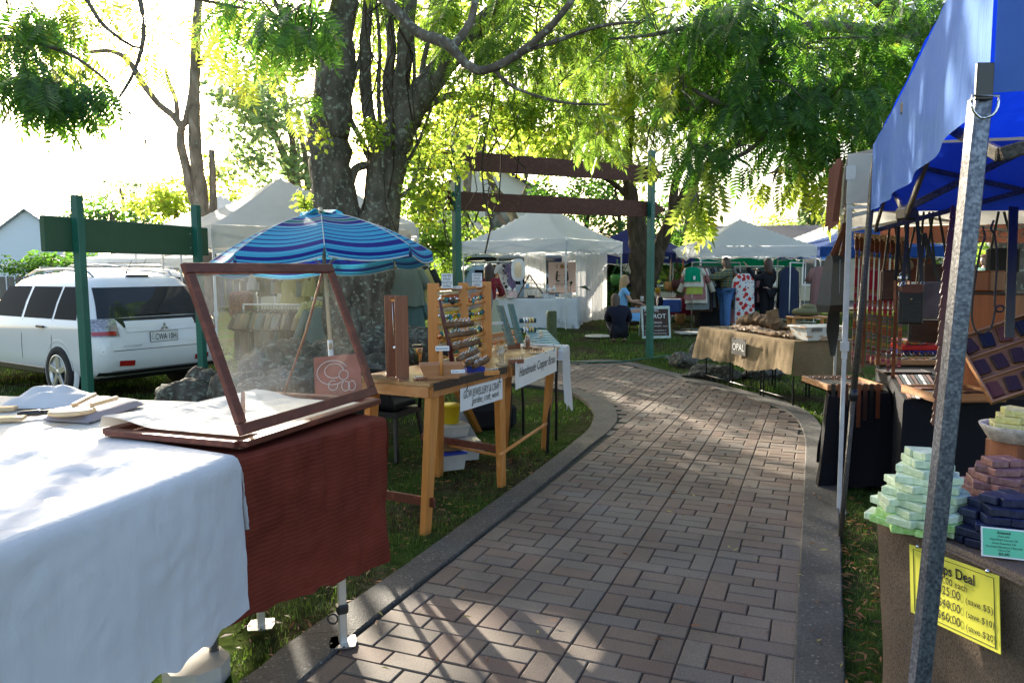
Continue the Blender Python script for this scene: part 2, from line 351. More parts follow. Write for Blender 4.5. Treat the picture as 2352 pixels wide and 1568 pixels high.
def paver(u0, v0, lu, lv):
    c = U0+PN*(u0+lu/2)+PD*(v0+lv/2)
    if not inside(c.x, c.y): return
    g = .0028+.001*random.random(); hu, hv = lu/2-g, lv/2-g; ch = .0045; zt = gz(c.x, c.y)+random.uniform(-.0025, .0025); tx, ty = random.uniform(-.008, .008), random.uniform(-.008, .008)
    j = random.uniform(-.006, .006); vs_ = []
    for (e, dz) in ((0, -.03), (0, -ch), (ch, 0)):
        for su, sv in ((-1, -1), (1, -1), (1, 1), (-1, 1)):
            a_, b_ = su*(hu-e), sv*(hv-e); a_, b_ = a_-b_*j, b_+a_*j; p = c+PN*a_+PD*b_; vs_.append((p.x, p.y, zt+dz+a_*tx+b_*ty))
    fs_ = [(8, 9, 10, 11)]
    for r_ in (0, 4):
        for k in range(4): fs_.append((r_+k, r_+(k+1) % 4, r_+4+(k+1) % 4, r_+4+k))
    mb.add(vs_, fs_)
for iu in range(-22, 12):
    for iv in range(-12, 46):
        u0, v0 = iu*.46, iv*.345
        c = U0+PN*u0+PD*v0
        if c.x < -9 or c.y > 15: continue
        paver(u0, v0, .23, .115); paver(u0+.23, v0, .23, .115); paver(u0, v0+.115, .115, .23); paver(u0+.345, v0+.115, .115, .23)
        paver(u0+.115, v0+.115, .23, .115); paver(u0+.115, v0+.23, .23, .115)
tag(mb.build('path_pavers', pav_mat()), kind='structure')
# road strip and gravel beyond the lawn
mb = MB(); mb.add([(0, 24, .335), (60, 24, .335), (60, 30, .335), (0, 30, .335)], [(0, 1, 2, 3)]); o = mb.build('road', M('asphalt', (.06, .06, .062), .9, .2, 5, .4, spec=.1)); tag(o, kind='structure')
# ---------------------------------------------------------------- grass, fallen leaves
def zone(px0, px1, py0, py1, n):        # random terrain points seen in a pixel box
    out = []
    for _ in range(n): out.append(GG(random.uniform(px0, px1), random.uniform(py0, py1)))
    return out
def in_k(x, y):
    return inside(x, y)
kp = [p.copy() for p in LO]+[p.copy() for p in reversed(RO)]
def inkerb(x, y):
    c = False; n = len(kp)
    for i in range(n):
        a, b = kp[i], kp[i-1]
        if (a.y > y) != (b.y > y) and x < (b.x-a.x)*(y-a.y)/(b.y-a.y)+a.x: c = not c
    return c
def blades(boxes, hgt, wid, clump, mat, seed):
    random.seed(seed); P_ = []
    for (x0, x1, y0, y1, dens) in boxes:
        n = int((x1-x0)*(y1-y0)*dens)
        for _ in range(n):
            x, y = random.uniform(x0, x1), random.uniform(y0, y1)
            if inkerb(x, y): continue
            c = nz(x*clump, y*clump, 5.)+.35*nz(x*clump*4, y*clump*4)
            if c < -.3+.3*random.random(): continue
            P_.append((x, y, gz(x, y)-.032, hgt*(.5+random.random())*(1+1.2*max(0, c))))
    P_ = np.array(P_); n = len(P_); a = rng.uniform(0, 2*PI, n); l = rng.uniform(.2, 1.1, n); h = P_[:, 3]; wd = wid*rng.uniform(.6, 1.4, n)
    dx, dy = np.cos(a), np.sin(a); b = P_[:, :3]; s_ = np.stack([-dy*wd, dx*wd, 0*wd], 1)
    mid = b+np.stack([dx*h*l*.4, dy*h*l*.4, h*.65], 1); tip = b+np.stack([dx*h*l*1.2, dy*h*l*1.2, h*.95], 1)
    v = np.stack([b-s_, b+s_, mid+s_*.7, mid-s_*.7, mid-s_*.7, mid+s_*.7, tip+s_*.1, tip-s_*.1], 1).reshape(-1, 3)
    return npmesh('grass', v, 4, mat)
GR = leafmat('grass blades', (.045, .085, .018), (.16, .3, .03), .4, .45, .5)
tag(blades([(-1.6, 1.0, 1.8, 7.5, 2600), (1.2, 3.2, 1.8, 8.2, 2600), (-9, -1.6, 3.5, 9, 260)], .026, .0016, 2.6, GR, 1), 'short patchy lawn grass beside the brick path', 'grass', kind='stuff')
tag(blades([(-6, 5.5, 8, 17, 420), (-13, -4.5, 9, 17, 170), (-3, 12, 17, 25, 45)], .05, .004, 1.1, GR, 2), 'sunlit lawn grass between the tents', 'grass', kind='stuff')
def litter(boxes, mat, seed, sz, name, lab, dens_clip=True):
    random.seed(seed); vs_ = []
    for (x0, x1, y0, y1, n, onpath) in boxes:
        for _ in range(n):
            x, y = random.uniform(x0, x1), random.uniform(y0, y1)
            if inkerb(x, y) and random.random() > onpath: continue
            s_ = sz*random.uniform(.5, 1.3); a = random.uniform(0, 2*PI); z = gz(x, y)+(.022 if inkerb(x, y) else random.uniform(-.015, .02)); t = random.uniform(-.5, .5); k = random.uniform(.15, .45)
            d = V((math.cos(a), math.sin(a), t*.4)); n_ = V((-math.sin(a), math.cos(a), random.uniform(-.6, .6))); p = V((x, y, z))
            vs_ += [p-d*s_, p+n_*s_*k*.6-d*s_*.1+V((0, 0, .004)), p+d*s_, p-n_*s_*k*.6-d*s_*.1+V((0, 0, .004))]
    return tag(npmesh(name, np.array([tuple(v) for v in vs_]), 4, mat), lab, 'leaves', kind='stuff')
lb = [(-1.4, 1., 1.9, 7.5, 1700, .03), (1.1, 2.3, 1.7, 6, 2300, .02), (1.1, 3.2, 1.7, 7.5, 600, .02), (-4, 6, 8, 14, 900, .05)]
litter(lb, leafmat('dry brown leaf', (.2, .085, .03), (.3, .1, .02), .2, .5, .6), 3, .028, 'leaf_litter', 'dry brown and orange leaves scattered on the grass')
litter([(-1.2, 1.5, 1.9, 7, 260, .12), (1.1, 2.6, 1.7, 6, 180, .12)], leafmat('yellow leaf', (.33, .3, .07), (.4, .36, .05), .3, .4, .6), 4, .026, 'leaf_litter', 'small yellow green leaves dropped along the path')
# ---------------------------------------------------------------- trees
def bark(name, dark, pale, lich, k):
    m, nt, b, o = newmat(name); f = ntex(nt, 9, 8, sxyz=(1, 1, .35), dist=.5); c = ramp(nt, f, [(.35, dark), (.6, cm(dark, 1.9)), (.75, pale)])
    f2 = ntex(nt, 19, 10); mx = nt.nodes.new('ShaderNodeMix'); mx.data_type = 'RGBA'; L(nt, ramp(nt, f2, [(.56-k, (0, 0, 0)), (.60-k, (1, 1, 1))]), mx.inputs[0]); L(nt, c, mx.inputs[6])
    L(nt, ramp(nt, ntex(nt, 22, 5), [(.35, cm(lich, .35)), (.65, lich)]), mx.inputs[7]); L(nt, mx.outputs[2], b.inputs['Base Color'])
    b.inputs['Roughness'].default_value = .95; b.inputs['Specular IOR Level'].default_value = .1; bump(nt, b, f, .9, .04); return m
BK_A = bark('lichened bark', (.08, .068, .053), (.22, .19, .15), (.33, .34, .26), .0)
BK_B = bark('furrowed brown bark', (.04, .03, .02), (.13, .10, .07), (.10, .10, .07), -.1)
BK_C = bark('pale gum bark', (.14, .11, .08), (.36, .31, .25), (.3, .3, .24), -.05)
def frond_tpl(n=8, lw=.085, ll=.3):
    q = []
    for k in range(n):
        x = .12+.8*k/n; l = ll*(.75+.5*math.sin(PI*(k+.7)/(n+.6)))
        for s_ in (-1, 1):
            b = V((x, 0, -.22*x*x)); d = V((.42, s_*.86, -.38)).normalized(); e = V((.9, -s_*.43, .1)).normalized()
            q += [b, b+d*l*.4+e*lw*.5, b+d*l, b+d*l*.4-e*lw*.5]
    b = V((.93, 0, -.2)); q += [b, b+V((.1, lw*.5, -.02)), b+V((ll*.9, 0, -.12)), b+V((.1, -lw*.5, -.02))]
    q += [V((0, -.006, 0)), V((0, .006, 0)), V((.93, .004, -.2)), V((.93, -.004, -.2))]
    return np.array([tuple(v) for v in q])
def leaf_tpl(n, sz, asp=.5, seed=1):
    r = random.Random(seed); q = []
    for k in range(n):
        a = r.uniform(0, 2*PI); d = V((math.cos(a), math.sin(a), r.uniform(-.9, .25))).normalized(); e = d.cross(V((r.uniform(-1, 1), r.uniform(-1, 1), r.uniform(-.2, 1)))).normalized()
        b = V((r.uniform(-.8, .8), r.uniform(-.8, .8), r.uniform(-.8, .8))); q += [b, b+d*sz*.45+e*sz*asp*.5, b+d*sz, b+d*sz*.5-e*sz*asp*.5]
    return np.array([tuple(v) for v in q])
FT = frond_tpl(); FT2 = frond_tpl(6, .13, .36); LT = [leaf_tpl(9, .62, .55, 1), leaf_tpl(9, .6, .5, 2), leaf_tpl(10, .55, .45, 5)]; LV = leaf_tpl(5, .75, .75, 3)
def inst(tpl, P_, D, S, rollj=.6):
    n = len(P_); D = D/np.linalg.norm(D, axis=1, keepdims=True); up = np.tile([0., 0., 1.], (n, 1))+rng.normal(0, rollj, (n, 3))*.5
    Y_ = np.cross(up, D); Y_ /= np.linalg.norm(Y_, axis=1, keepdims=True)+1e-9; Z_ = np.cross(D, Y_)
    M_ = np.stack([D, Y_, Z_], 2)*S[:, None, None]
    return (np.einsum('nij,kj->nki', M_, tpl)+P_[:, None, :]).reshape(-1, 3)
gapT = -.12
def blob_pts(blobs, k=1.):
    P_ = []; O = []; Sz = []
    for (px, py, Y, rx, ry, rd, cnt) in blobs:
        c = A(px, py, Y); s_ = Y/CF; n = int(cnt*k); d = rng.normal(size=(n, 3)); d /= np.linalg.norm(d, axis=1, keepdims=True); r = rng.uniform(.15, 1, n)**.5
        p = d*r[:, None]*np.array([rx*s_, rd, ry*s_]); 
        ns = np.array([noise.noise(V((c.x+q[0], c.y+q[1], c.z+q[2]))*(2.2 if Y < 11 else .9)) for q in p]); keep = ns > gapT
        P_.append((p+np.array(c))[keep]); O.append(d[keep])
    return np.concatenate(P_), np.concatenate(O)
def crown(blobs, tpl, size, mat, parent, k=1., droop=.6, rand=.7, name='crown'):
    P_, O = blob_pts(blobs, k); n = len(P_); D = O*np.array([1, 1, .4])+rng.normal(0, rand, (n, 3))*np.array([1, 1, .4])+np.array([0, 0, -droop])
    return npmesh(name, inst(tpl, P_, D, size*rng.uniform(.65, 1.25, n)), 4, mat, parent)
def limb(mb, pts, Y=None, seg=9, wob=.4, sub=4):
    """pts: (px, py, radius_px[, Y])"""
    q = [(A(p[0], p[1], p[3] if len(p) > 3 else Y), p[2]*(p[3] if len(p) > 3 else Y)/CF) for p in pts]; out = []; rr = []
    for i in range(len(q)-1):
        (p0, _), (p1, r1), (p2, r2), (p3, _) = q[max(i-1, 0)], q[i], q[i+1], q[min(i+2, len(q)-1)]
        for k in range(sub):
            t = k/sub; c = .5*((2*p1)+(p2-p0)*t+(2*p0-5*p1+4*p2-p3)*t*t+(3*p1-p0-3*p2+p3)*t**3); r = r1+(r2-r1)*t
            out.append(c+V((nz(c.z*3, i), nz(c.z*3, 9+i), 0))*r*wob); rr.append(r*(1+.12*nz(c.z*5, c.x)))
    out.append(q[-1][0]); rr.append(q[-1][1]); mb.tube(out, rr, seg); return out
def twigs(mb, blobs, per, rad, seed=0, origin=None):
    random.seed(seed)
    for (px, py, Y, rx, ry, rd, cnt) in blobs:
        c = A(px, py, Y); s_ = Y/CF
        for _ in range(per):
            a = c+V((random.uniform(-.3, .3)*rx*s_, random.uniform(-.3, .3)*rd, random.uniform(-.2, .5)*ry*s_)); e = c+V((random.uniform(-1, 1)*rx*s_, random.uniform(-1, 1)*rd, random.uniform(-1, .9)*ry*s_))
            m_ = (a+e)/2+V((random.uniform(-.1, .1), random.uniform(-.1, .1), random.uniform(.0, .25)))*rx*s_; m2 = m_.lerp(e, .5)+V((random.uniform(-.08, .08), 0, random.uniform(-.05, .1)))*rx*s_
            mb.tube([a, m_, m2, e], [rad, rad*.8, rad*.55, rad*.25], 4, False)
def tree(name, lab, base, barkm, limbs, crowns, Y=None, group=None, wob=.4, tw=0, twr=.01):
    root = wthing(name, lab, 'tree', base, group); mb = MB()
    for l in limbs: limb(mb, l, Y, wob=wob)
    for c in crowns:
        if tw: twigs(mb, c[0], tw, twr, int(base[0]*100))
    mb.build('trunk', barkm, root)
    for (bl, tpl, size, mat, k, droop) in crowns: crown(bl, tpl, size, mat, root, k, droop)
    return root
LF_DARK = leafmat('dark pinnate leaf', (.026, .07, .024), (.2, .46, .05), .5, .45)  # darker leaf copy: the overhanging canopy's shade is set in the colour
LF_MID = leafmat('green pinnate leaf', (.03, .07, .018), (.30, .50, .06), .55, .45)
LF_LIT = leafmat('yellow green leaf', (.05, .09, .02), (.56, .72, .10), .6, .35)  # brighter leaf copy: sun through the foliage is set in the colour
LF_IVY = leafmat('bright creeper leaf', (.03, .075, .018), (.55, .74, .09), .6, .35, .25)
LF_GUM = leafmat('grey green gum leaf', (.1, .15, .09), (.35, .52, .2), .5, .3)
LF_HEDGE = leafmat('dark hedge leaf', (.025, .07, .02), (.16, .38, .04), .4, .4, .25)
LF_AUT = leafmat('autumn leaf', (.2, .13, .03), (.45, .28, .05), .4, .5)
b = A(815, 880, 9.3)
A_l = [[(805, 905, 80), (812, 800, 72), (812, 700, 70), (800, 600, 66), (775, 500, 58), (764, 420, 50), (756, 330, 47), (764, 250, 44), (772, 160, 42), (782, 60, 34), (790, -60, 28), (800, -260, 18)],
       [(835, 900, 62), (845, 700, 60), (862, 560, 50), (878, 470, 44), (885, 400, 44), (905, 320, 42), (945, 250, 34), (1000, 175, 29), (1065, 105, 25), (1130, 30, 21), (1190, -60, 17), (1260, -200, 10)],
       [(900, 330, 20), (918, 240, 20), (925, 150, 19), (935, 60, 17), (950, -60, 12)], [(880, 380, 16), (850, 280, 15), (838, 160, 14), (846, 20, 12), (850, -80, 8)],
       [(905, 300, 14), (890, 200, 12), (900, 90, 11), (880, -40, 8)], [(800, 440, 12), (815, 390, 10), (850, 378, 9)], [(770, 250, 12), (735, 265, 9), (712, 272, 7)],
       [(860, 560, 5), (905, 430, 5), (960, 330, 4), (990, 250, 3)], [(930, 300, 9), (990, 240, 8), (1060, 215, 7), (1160, 240, 5), (1250, 260, 3)], [(960, 250, 7), (975, 130, 6), (1010, 20, 5), (1040, -60, 3)],
       [(775, 180, 12), (700, 90, 9), (640, 20, 6), (600, -60, 4)], [(890, 470, 6), (935, 440, 5), (955, 410, 4), (1010, 380, 3)], [(870, 420, 8), (835, 330, 7), (800, 250, 6), (830, 120, 5)],
       [(880, 350, 5), (870, 230, 5), (872, 90, 4), (860, -20, 4)], [(912, 320, 5), (950, 200, 4), (948, 60, 4), (960, -20, 3)],
       [(860, -20, 12, 6.8), (905, 20, 11, 6.6), (960, 75, 12, 6.5), (1030, 102, 13, 6.4), (1075, 150, 10, 6.4), (1120, 160, 9, 6.3), (1200, 118, 9, 6.2), (1270, 55, 8, 6.1), (1330, -20, 6, 6)], [(1040, 110, 10, 6.4), (1080, 50, 9, 6.5), (1100, -40, 8, 6.6)],
       [(1130, 155, 5, 6.3), (1180, 200, 4, 6.3), (1290, 235, 3, 6.2), (1400, 240, 2, 6.2)], [(1200, 118, 5, 6.2), (1290, 90, 5, 6.2), (1380, 60, 4, 6.1), (1470, 50, 3, 6)]]
A_f = [(650, 40, 8, 90, 90, .8, 110), (720, 140, 10.3, 70, 110, .7, 70), (870, 40, 10.3, 100, 70, .9, 100), (990, 30, 10, 100, 90, .9, 120), (1100, 60, 8.5, 110, 90, .9, 130), (1250, 50, 8, 120, 90, .9, 160), (1160, 180, 8.5, 110, 90, .9, 120), (1300, 190, 8.6, 120, 110, .9, 150), (1390, 90, 8.4, 100, 110, .9, 150), (1360, 300, 9, 80, 60, .8, 45)]
A_n = [(640, 35, 5.2, 55, 65, .3, 46), (700, 60, 5, 50, 80, .3, 50), (560, 10, 5.5, 50, 40, .3, 22), (730, 235, 8, 30, 45, .3, 24)]
A_i = [(900, 250, 10, 110, 90, .6, 110), (1010, 330, 9.6, 100, 90, .6, 150), (1110, 260, 8.8, 110, 80, .7, 140), (1220, 290, 8.8, 110, 55, .7, 110), (990, 410, 8.8, 50, 60, .6, 50), (980, 470, 8.8, 60, 50, .4, 40), (1130, 440, 9, 35, 40, .4, 12), (720, 280, 8.6, 40, 70, .3, 30), (700, 475, 8, 22, 30, .12, 10), (850, 310, 8.9, 50, 40, .3, 24)]
A_t = [(1000, -120, 9, 330, 130, 2., 480), (1300, -200, 8, 250, 150, 2., 330)]
bigtree = tree('shade_tree', 'big lichen covered twin trunk tree behind the blue striped umbrella', (b.x, b.y, 0), BK_A, A_l, [
    (A_f, FT, .27, LF_MID, 1.2, .9), (A_n, FT, .26, LF_DARK, .9, 1.3), (A_i, LV, .085, LF_IVY, 2.3, .4), (A_t, FT, .5, LF_MID, .35, .6)], Y=9.3, tw=7, twr=.008)
# creeper stems hanging in the big tree
mb = MB(); random.seed(5)
for k in range(34):
    x = random.uniform(830, 1250); y0 = random.uniform(-60, 200); y1 = y0+random.uniform(150, 420); Y = random.uniform(8.4, 9.1); p = []
    for j in range(7): t = j/6; p.append(A(x+random.uniform(-14, 14)+(t-.5)*random.uniform(-60, 60), y0+(y1-y0)*t, Y))
    mb.tube(p, random.uniform(.004, .013), 5, False)
mb.build('creeper_stem', BK_B, bigtree)
b = GG(1472, 712)
tree('brown_tree', 'brown furrowed trunk tree forking behind the right green post', (b.x, b.y, b.z-.1), BK_B,
     [[(1478, 740, 34), (1476, 690, 27), (1472, 620, 25), (1468, 560, 25), (1458, 500, 21), (1446, 430, 15), (1440, 360, 12), (1450, 260, 9), (1445, 150, 7), (1470, 20, 5)], [(1484, 660, 22), (1506, 590, 19), (1530, 530, 15), (1560, 470, 14), (1592, 415, 12), (1620, 385, 11), (1660, 345, 10), (1740, 318, 8), (1830, 310, 6), (1930, 350, 4)],
      [(1515, 570, 15), (1545, 490, 12), (1550, 420, 10), (1580, 360, 8), (1600, 250, 7), (1640, 120, 5)], [(1450, 420, 9), (1400, 330, 7), (1340, 260, 5), (1280, 220, 4)], [(1462, 500, 8), (1430, 440, 6), (1370, 400, 5), (1300, 380, 3)]],
     [([(1260, 260, 16, 110, 110, 1.5, 260), (1380, 180, 17, 130, 120, 1.5, 320), (1330, 330, 16.5, 100, 50, 1.2, 120), (1420, 310, 16, 90, 80, 1.3, 170), (1500, 210, 17, 110, 130, 1.5, 300), (1400, 60, 17, 160, 100, 1.7, 320), (1560, 300, 16.5, 70, 60, 1.2, 60), (1580, 100, 17, 120, 120, 1.5, 220)], FT2, .36, LF_LIT, 1.25, .8),
      ([(1620, 200, 17, 130, 120, 1.5, 300), (1760, 220, 17, 130, 80, 1.5, 260), (1900, 160, 18, 150, 130, 2, 260)], FT2, .38, LF_MID, 1.1, .8)], Y=17.2, tw=5, twr=.02)
C_f = [(1480, 70, 7, 80, 80, .6, 60), (1580, 110, 7, 100, 90, .7, 130), (1680, 60, 6.6, 110, 90, .7, 150), (1730, 190, 6.6, 110, 80, .7, 150), (1830, 110, 6.6, 110, 100, .7, 170), (1890, 240, 6.5, 110, 80, .7, 150), (1990, 150, 6.6, 110, 110, .7, 170), (2080, 60, 6.5, 100, 100, .7, 140), (2060, 260, 7, 80, 80, .6, 110), (1640, 240, 6.8, 100, 70, .6, 110), (1800, 310, 6.5, 110, 60, .6, 110), (1960, 340, 6.6, 80, 45, .5, 70), (1560, 270, 6.8, 80, 70, .6, 70), (2120, 180, 7.2, 90, 120, .8, 110), (1600, 350, 6.5, 50, 40, .35, 30), (1700, 350, 6.5, 60, 40, .4, 30)]
C_l = [(1596, 460, 6.3, 20, 45, .2, 9), (1630, 430, 6.4, 40, 70, .25, 18), (1780, 400, 6.4, 26, 40, .2, 8), (1855, 400, 6.5, 35, 50, .2, 12), (1930, 440, 6.6, 20, 20, .2, 4), (1560, 200, 6.6, 50, 60, .4, 22), (1500, 320, 7, 40, 60, .4, 18)]
tree('overhanging_tree', 'spreading tree with dark feathery leaves above the blue canopy', (7.2, 10.5, 0), BK_A,
     [[(2330, 760, 50, 10.5), (2320, 560, 42, 10.5), (2290, 400, 38, 10.2), (2240, 250, 32, 9.6), (2170, 120, 26, 9), (2050, 20, 20, 8), (1950, -60, 14, 7.5)], [(2290, 380, 22, 10), (2180, 330, 18, 9), (2080, 310, 14, 8), (1960, 300, 11, 7.2), (1850, 290, 9, 6.8), (1750, 280, 8, 6.7), (1660, 240, 6, 6.7), (1560, 190, 4, 6.8)],
      [(2200, 170, 16, 9), (2060, 160, 12, 8), (1900, 190, 10, 7), (1790, 240, 8, 6.6), (1740, 330, 6, 6.5), (1640, 390, 4, 6.4), (1620, 430, 2, 6.4)], [(2100, 90, 14, 8.4), (1900, 60, 12, 7.2), (1760, 90, 9, 6.8), (1740, 170, 7, 6.7), (1700, 260, 5, 6.7)], [(1760, 90, 7, 6.8), (1620, 60, 6, 6.8), (1500, 80, 4, 7), (1400, 90, 2, 7)]],
     [(C_f, FT, .26, LF_DARK, 1.2, 1.), (C_l, FT2, .26, LF_LIT, 1.3, 2.4), ([(2000, -150, 7, 350, 120, 2, 330), (1500, -160, 7.5, 300, 120, 1.6, 300)], FT, .42, LF_MID, .3, .8)], tw=6, twr=.007)
tree('left_overhanging_tree', 'tree on the left edge with feathery leaves drooping across the sky', (-5.6, 4.2, 0), BK_A,
     [[(-900, 900, 90, 4.5), (-700, 300, 70, 4.5), (-420, -50, 50, 4.6), (-150, -200, 26, 4.8), (120, -120, 12, 5), (200, 0, 7, 5)], [(120, -120, 9, 5), (290, -60, 7, 5.2), (330, 60, 5, 5.2), (310, 160, 4, 5.2), (270, 230, 3, 5)], [(-150, -200, 16, 4.8), (-60, 60, 10, 4.8), (60, 90, 6, 4.8), (170, 130, 4, 4.8), (250, 190, 2.5, 4.8)], [(290, -60, 6, 5.2), (420, -10, 4, 5.4), (560, 20, 3, 5.4)], [(200, 0, 5, 5), (240, 60, 4, 5), (320, 110, 3, 5), (330, 40, 2, 5)]],
     [([(60, 150, 4.7, 70, 50, .3, 44), (120, 210, 4.6, 65, 45, .25, 46), (30, 20, 4.8, 60, 50, .4, 40), (190, 190, 4.7, 50, 40, .2, 26), (150, 60, 5, 60, 50, .4, 24), (70, 190, 4.6, 40, 40, .2, 16)], FT, .24, LF_DARK, 1.2, 1.2), ([(250, 30, 5.4, 90, 60, .5, 50), (330, 80, 5.6, 80, 60, .5, 20), (110, 90, 5.2, 110, 50, .4, 40), (520, 60, 6, 80, 60, .6, 46), (620, 190, 7.5, 60, 70, .5, 36)], FT, .28, LF_LIT, 1., 1.)], tw=4, twr=.005)
b = A(480, 640, 14)
tree('bare_limbed_tree', 'slender tree with forking pale lichened stems in front of the sun', (b.x, b.y, 0), BK_C,
     [[(474, 790, 27), (476, 620, 22), (466, 500, 17), (458, 420, 15), (448, 330, 14), (446, 240, 13), (448, 160, 12), (452, 60, 10), (460, -60, 8)], [(474, 560, 16), (462, 500, 13), (440, 440, 11), (424, 370, 10), (414, 320, 9), (418, 290, 8), (430, 272, 8), (438, 220, 7)],
      [(420, 300, 8), (400, 268, 8), (365, 240, 7), (330, 195, 7), (295, 140, 6), (255, 118, 5), (205, 120, 4)], [(408, 280, 6), (404, 230, 5), (388, 190, 4), (380, 160, 3)], [(482, 540, 12), (490, 470, 8), (486, 345, 7)], [(452, 160, 6), (520, 60, 4), (600, 10, 3)]],
     [([(380, 60, 14, 60, 60, 1, 30), (250, 80, 14, 90, 70, 1, 90), (520, 90, 14, 70, 80, 1, 110), (330, 330, 14, 40, 40, .6, 14), (170, 200, 14, 50, 60, .6, 30), (640, 120, 13, 80, 90, 1, 130)], LT[2], .2, LF_LIT, 1., .4)], Y=14, wob=.3, tw=5, twr=.012)
def bgtree(lab, base_px, Y, stems, blobs, tplk, size, mat, k=1., barkm=None, tw=4, twr=.03, name='background_tree', grp='trees standing behind the market'):
    b_ = A(base_px, 620, Y); return tree(name, lab, (b_.x, b_.y, gz(b_.x, b_.y)-.1), barkm or BK_C, stems, [(blobs, LT[tplk], size, mat, k*.72, .3)], Y=Y, group=grp, wob=.2, tw=tw, twr=twr)
bgtree('pale grey green gum tree behind the white peaked tent', 690, 24, [[(700, 700, 16), (690, 480, 13), (660, 380, 9), (610, 260, 6)], [(690, 480, 9), (672, 330, 7), (650, 200, 5)], [(700, 520, 9), (706, 400, 7), (690, 300, 5)]],
       [(560, 290, 24, 60, 90, 2, 120), (620, 230, 24, 80, 80, 2.4, 170), (680, 300, 24, 70, 110, 2.4, 170), (600, 380, 24, 70, 50, 2, 100), (540, 210, 24, 50, 50, 1.5, 50), (700, 420, 23, 50, 60, 1.5, 70)], 0, .42, LF_GUM)
bgtree('round yellow green bush tree above the green board', 400, 27, [[(400, 640, 8), (405, 520, 6), (400, 440, 3)]], [(370, 470, 27, 60, 34, 2, 150), (430, 460, 27, 60, 50, 2, 190), (500, 430, 25, 60, 70, 2, 150), (530, 490, 25, 50, 40, 2, 90)], 1, .36, LF_LIT)
bgtree('low dark spreading tree beyond the green board', 250, 33, [[(260, 650, 8), (262, 540, 6), (255, 490, 4)]], [(260, 492, 33, 80, 22, 2, 190), (200, 520, 33, 50, 30, 2, 90), (340, 510, 33, 60, 30, 2, 110)], 1, .4, LF_HEDGE)
bgtree('distant grey tree in the haze behind the green board', 280, 48, [[(282, 640, 5), (284, 480, 4), (275, 430, 2)]], [(270, 440, 48, 50, 34, 3, 110), (320, 430, 50, 30, 34, 3, 60), (230, 470, 48, 30, 20, 3, 40)], 2, .5, LF_GUM)
bgtree('leafy green tree right of the big trunk', 960, 21, [[(960, 700, 10), (955, 520, 8), (940, 420, 5)], [(970, 560, 6), (1010, 430, 4)]], [(940, 430, 21, 60, 90, 2, 220), (1010, 500, 21, 60, 90, 2, 240), (960, 580, 20, 80, 60, 1.5, 230), (1030, 600, 21, 40, 60, 1.5, 130), (1080, 520, 22, 40, 60, 1.5, 70)], 1, .3, LF_MID, barkm=BK_B)
bgtree('bright tree crown between the two brown beams', 1150, 27, [[(1215, 700, 12), (1200, 560, 10), (1170, 480, 9), (1130, 420, 7), (1110, 330, 5)], [(1170, 490, 7), (1210, 430, 5), (1190, 330, 4)], [(1190, 540, 6), (1130, 530, 4), (1090, 500, 3)]], [(1120, 330, 27, 120, 80, 3, 300), (1000, 300, 27, 110, 90, 3, 270), (1240, 340, 27, 90, 60, 3, 200), (900, 350, 28, 90, 80, 2, 120), (1080, 560, 26, 50, 40, 1.5, 60)], 1, .42, LF_LIT)
bgtree('dense dark hedge tree behind the white centre tent', 1350, 26, [[(1340, 690, 8), (1345, 560, 7), (1350, 460, 5)], [(1420, 690, 7), (1425, 560, 6), (1420, 470, 4)]], [(1260, 470, 26, 60, 60, 1.6, 200), (1340, 450, 26, 80, 80, 1.8, 330), (1430, 470, 26, 80, 80, 1.8, 330), (1400, 560, 25, 110, 50, 1.5, 300), (1520, 520, 26, 60, 80, 1.5, 190)], 1, .3, LF_HEDGE, barkm=BK_B)
bgtree('tall yellow green tree filling the top of the view', 1200, 23, [[(1060, 690, 10), (1075, 400, 9), (1090, 200, 6), (1100, 50, 4)], [(1080, 380, 6), (1200, 200, 5), (1260, 60, 3)]], [(900, 130, 23, 140, 130, 2.4, 300), (1080, 180, 23, 140, 140, 2.4, 330), (1260, 120, 23, 150, 150, 2.4, 330), (1000, 0, 23, 200, 100, 2.4, 230)], 0, .32, LF_LIT)
bgtree('tall mid green tree above the right white tent', 1700, 26, [[(1560, 700, 10), (1590, 450, 9), (1640, 250, 6), (1680, 100, 4)], [(1610, 400, 6), (1800, 200, 4)]], [(1600, 60, 26, 150, 130, 2.6, 330), (1780, 40, 26, 160, 130, 2.6, 330), (1950, 60, 26, 150, 150, 2.6, 330), (1650, 230, 26, 120, 90, 2.4, 170), (2080, 180, 25, 120, 150, 2.4, 280)], 0, .44, LF_MID)
bgtree('autumn coloured tree with thin bare twigs beside the blue canopy', 2080, 19, [[(2080, 720, 14), (2050, 520, 12), (1990, 440, 9), (1930, 400, 7), (1860, 380, 4), (1760, 400, 2)], [(1990, 440, 6), (1900, 440, 4), (1800, 450, 2)], [(2050, 500, 8), (2040, 380, 6), (1980, 300, 4)]], [(1900, 380, 19, 110, 70, 1.6, 60), (1980, 330, 19, 90, 70, 1.6, 70), (1800, 400, 19, 90, 50, 1.4, 24), (2060, 300, 19, 70, 90, 1.4, 60)], 2, .16, LF_AUT, tw=14, twr=.012)
bgtree('bushy green and gold tree behind the tiled roof', 1790, 38, [[(1790, 640, 7), (1792, 540, 4)]], [(1780, 530, 38, 60, 34, 2, 200), (1720, 560, 38, 50, 30, 2, 120), (1850, 570, 38, 50, 24, 2, 100)], 1, .36, LF_LIT)
bgtree('bushy green tree between the navy tent and the right white tent', 1590, 27, [[(1585, 690, 7), (1580, 560, 5)]], [(1580, 540, 27, 50, 60, 1.6, 150), (1560, 620, 25, 60, 40, 1, 120)], 1, .3, LF_MID, barkm=BK_B)
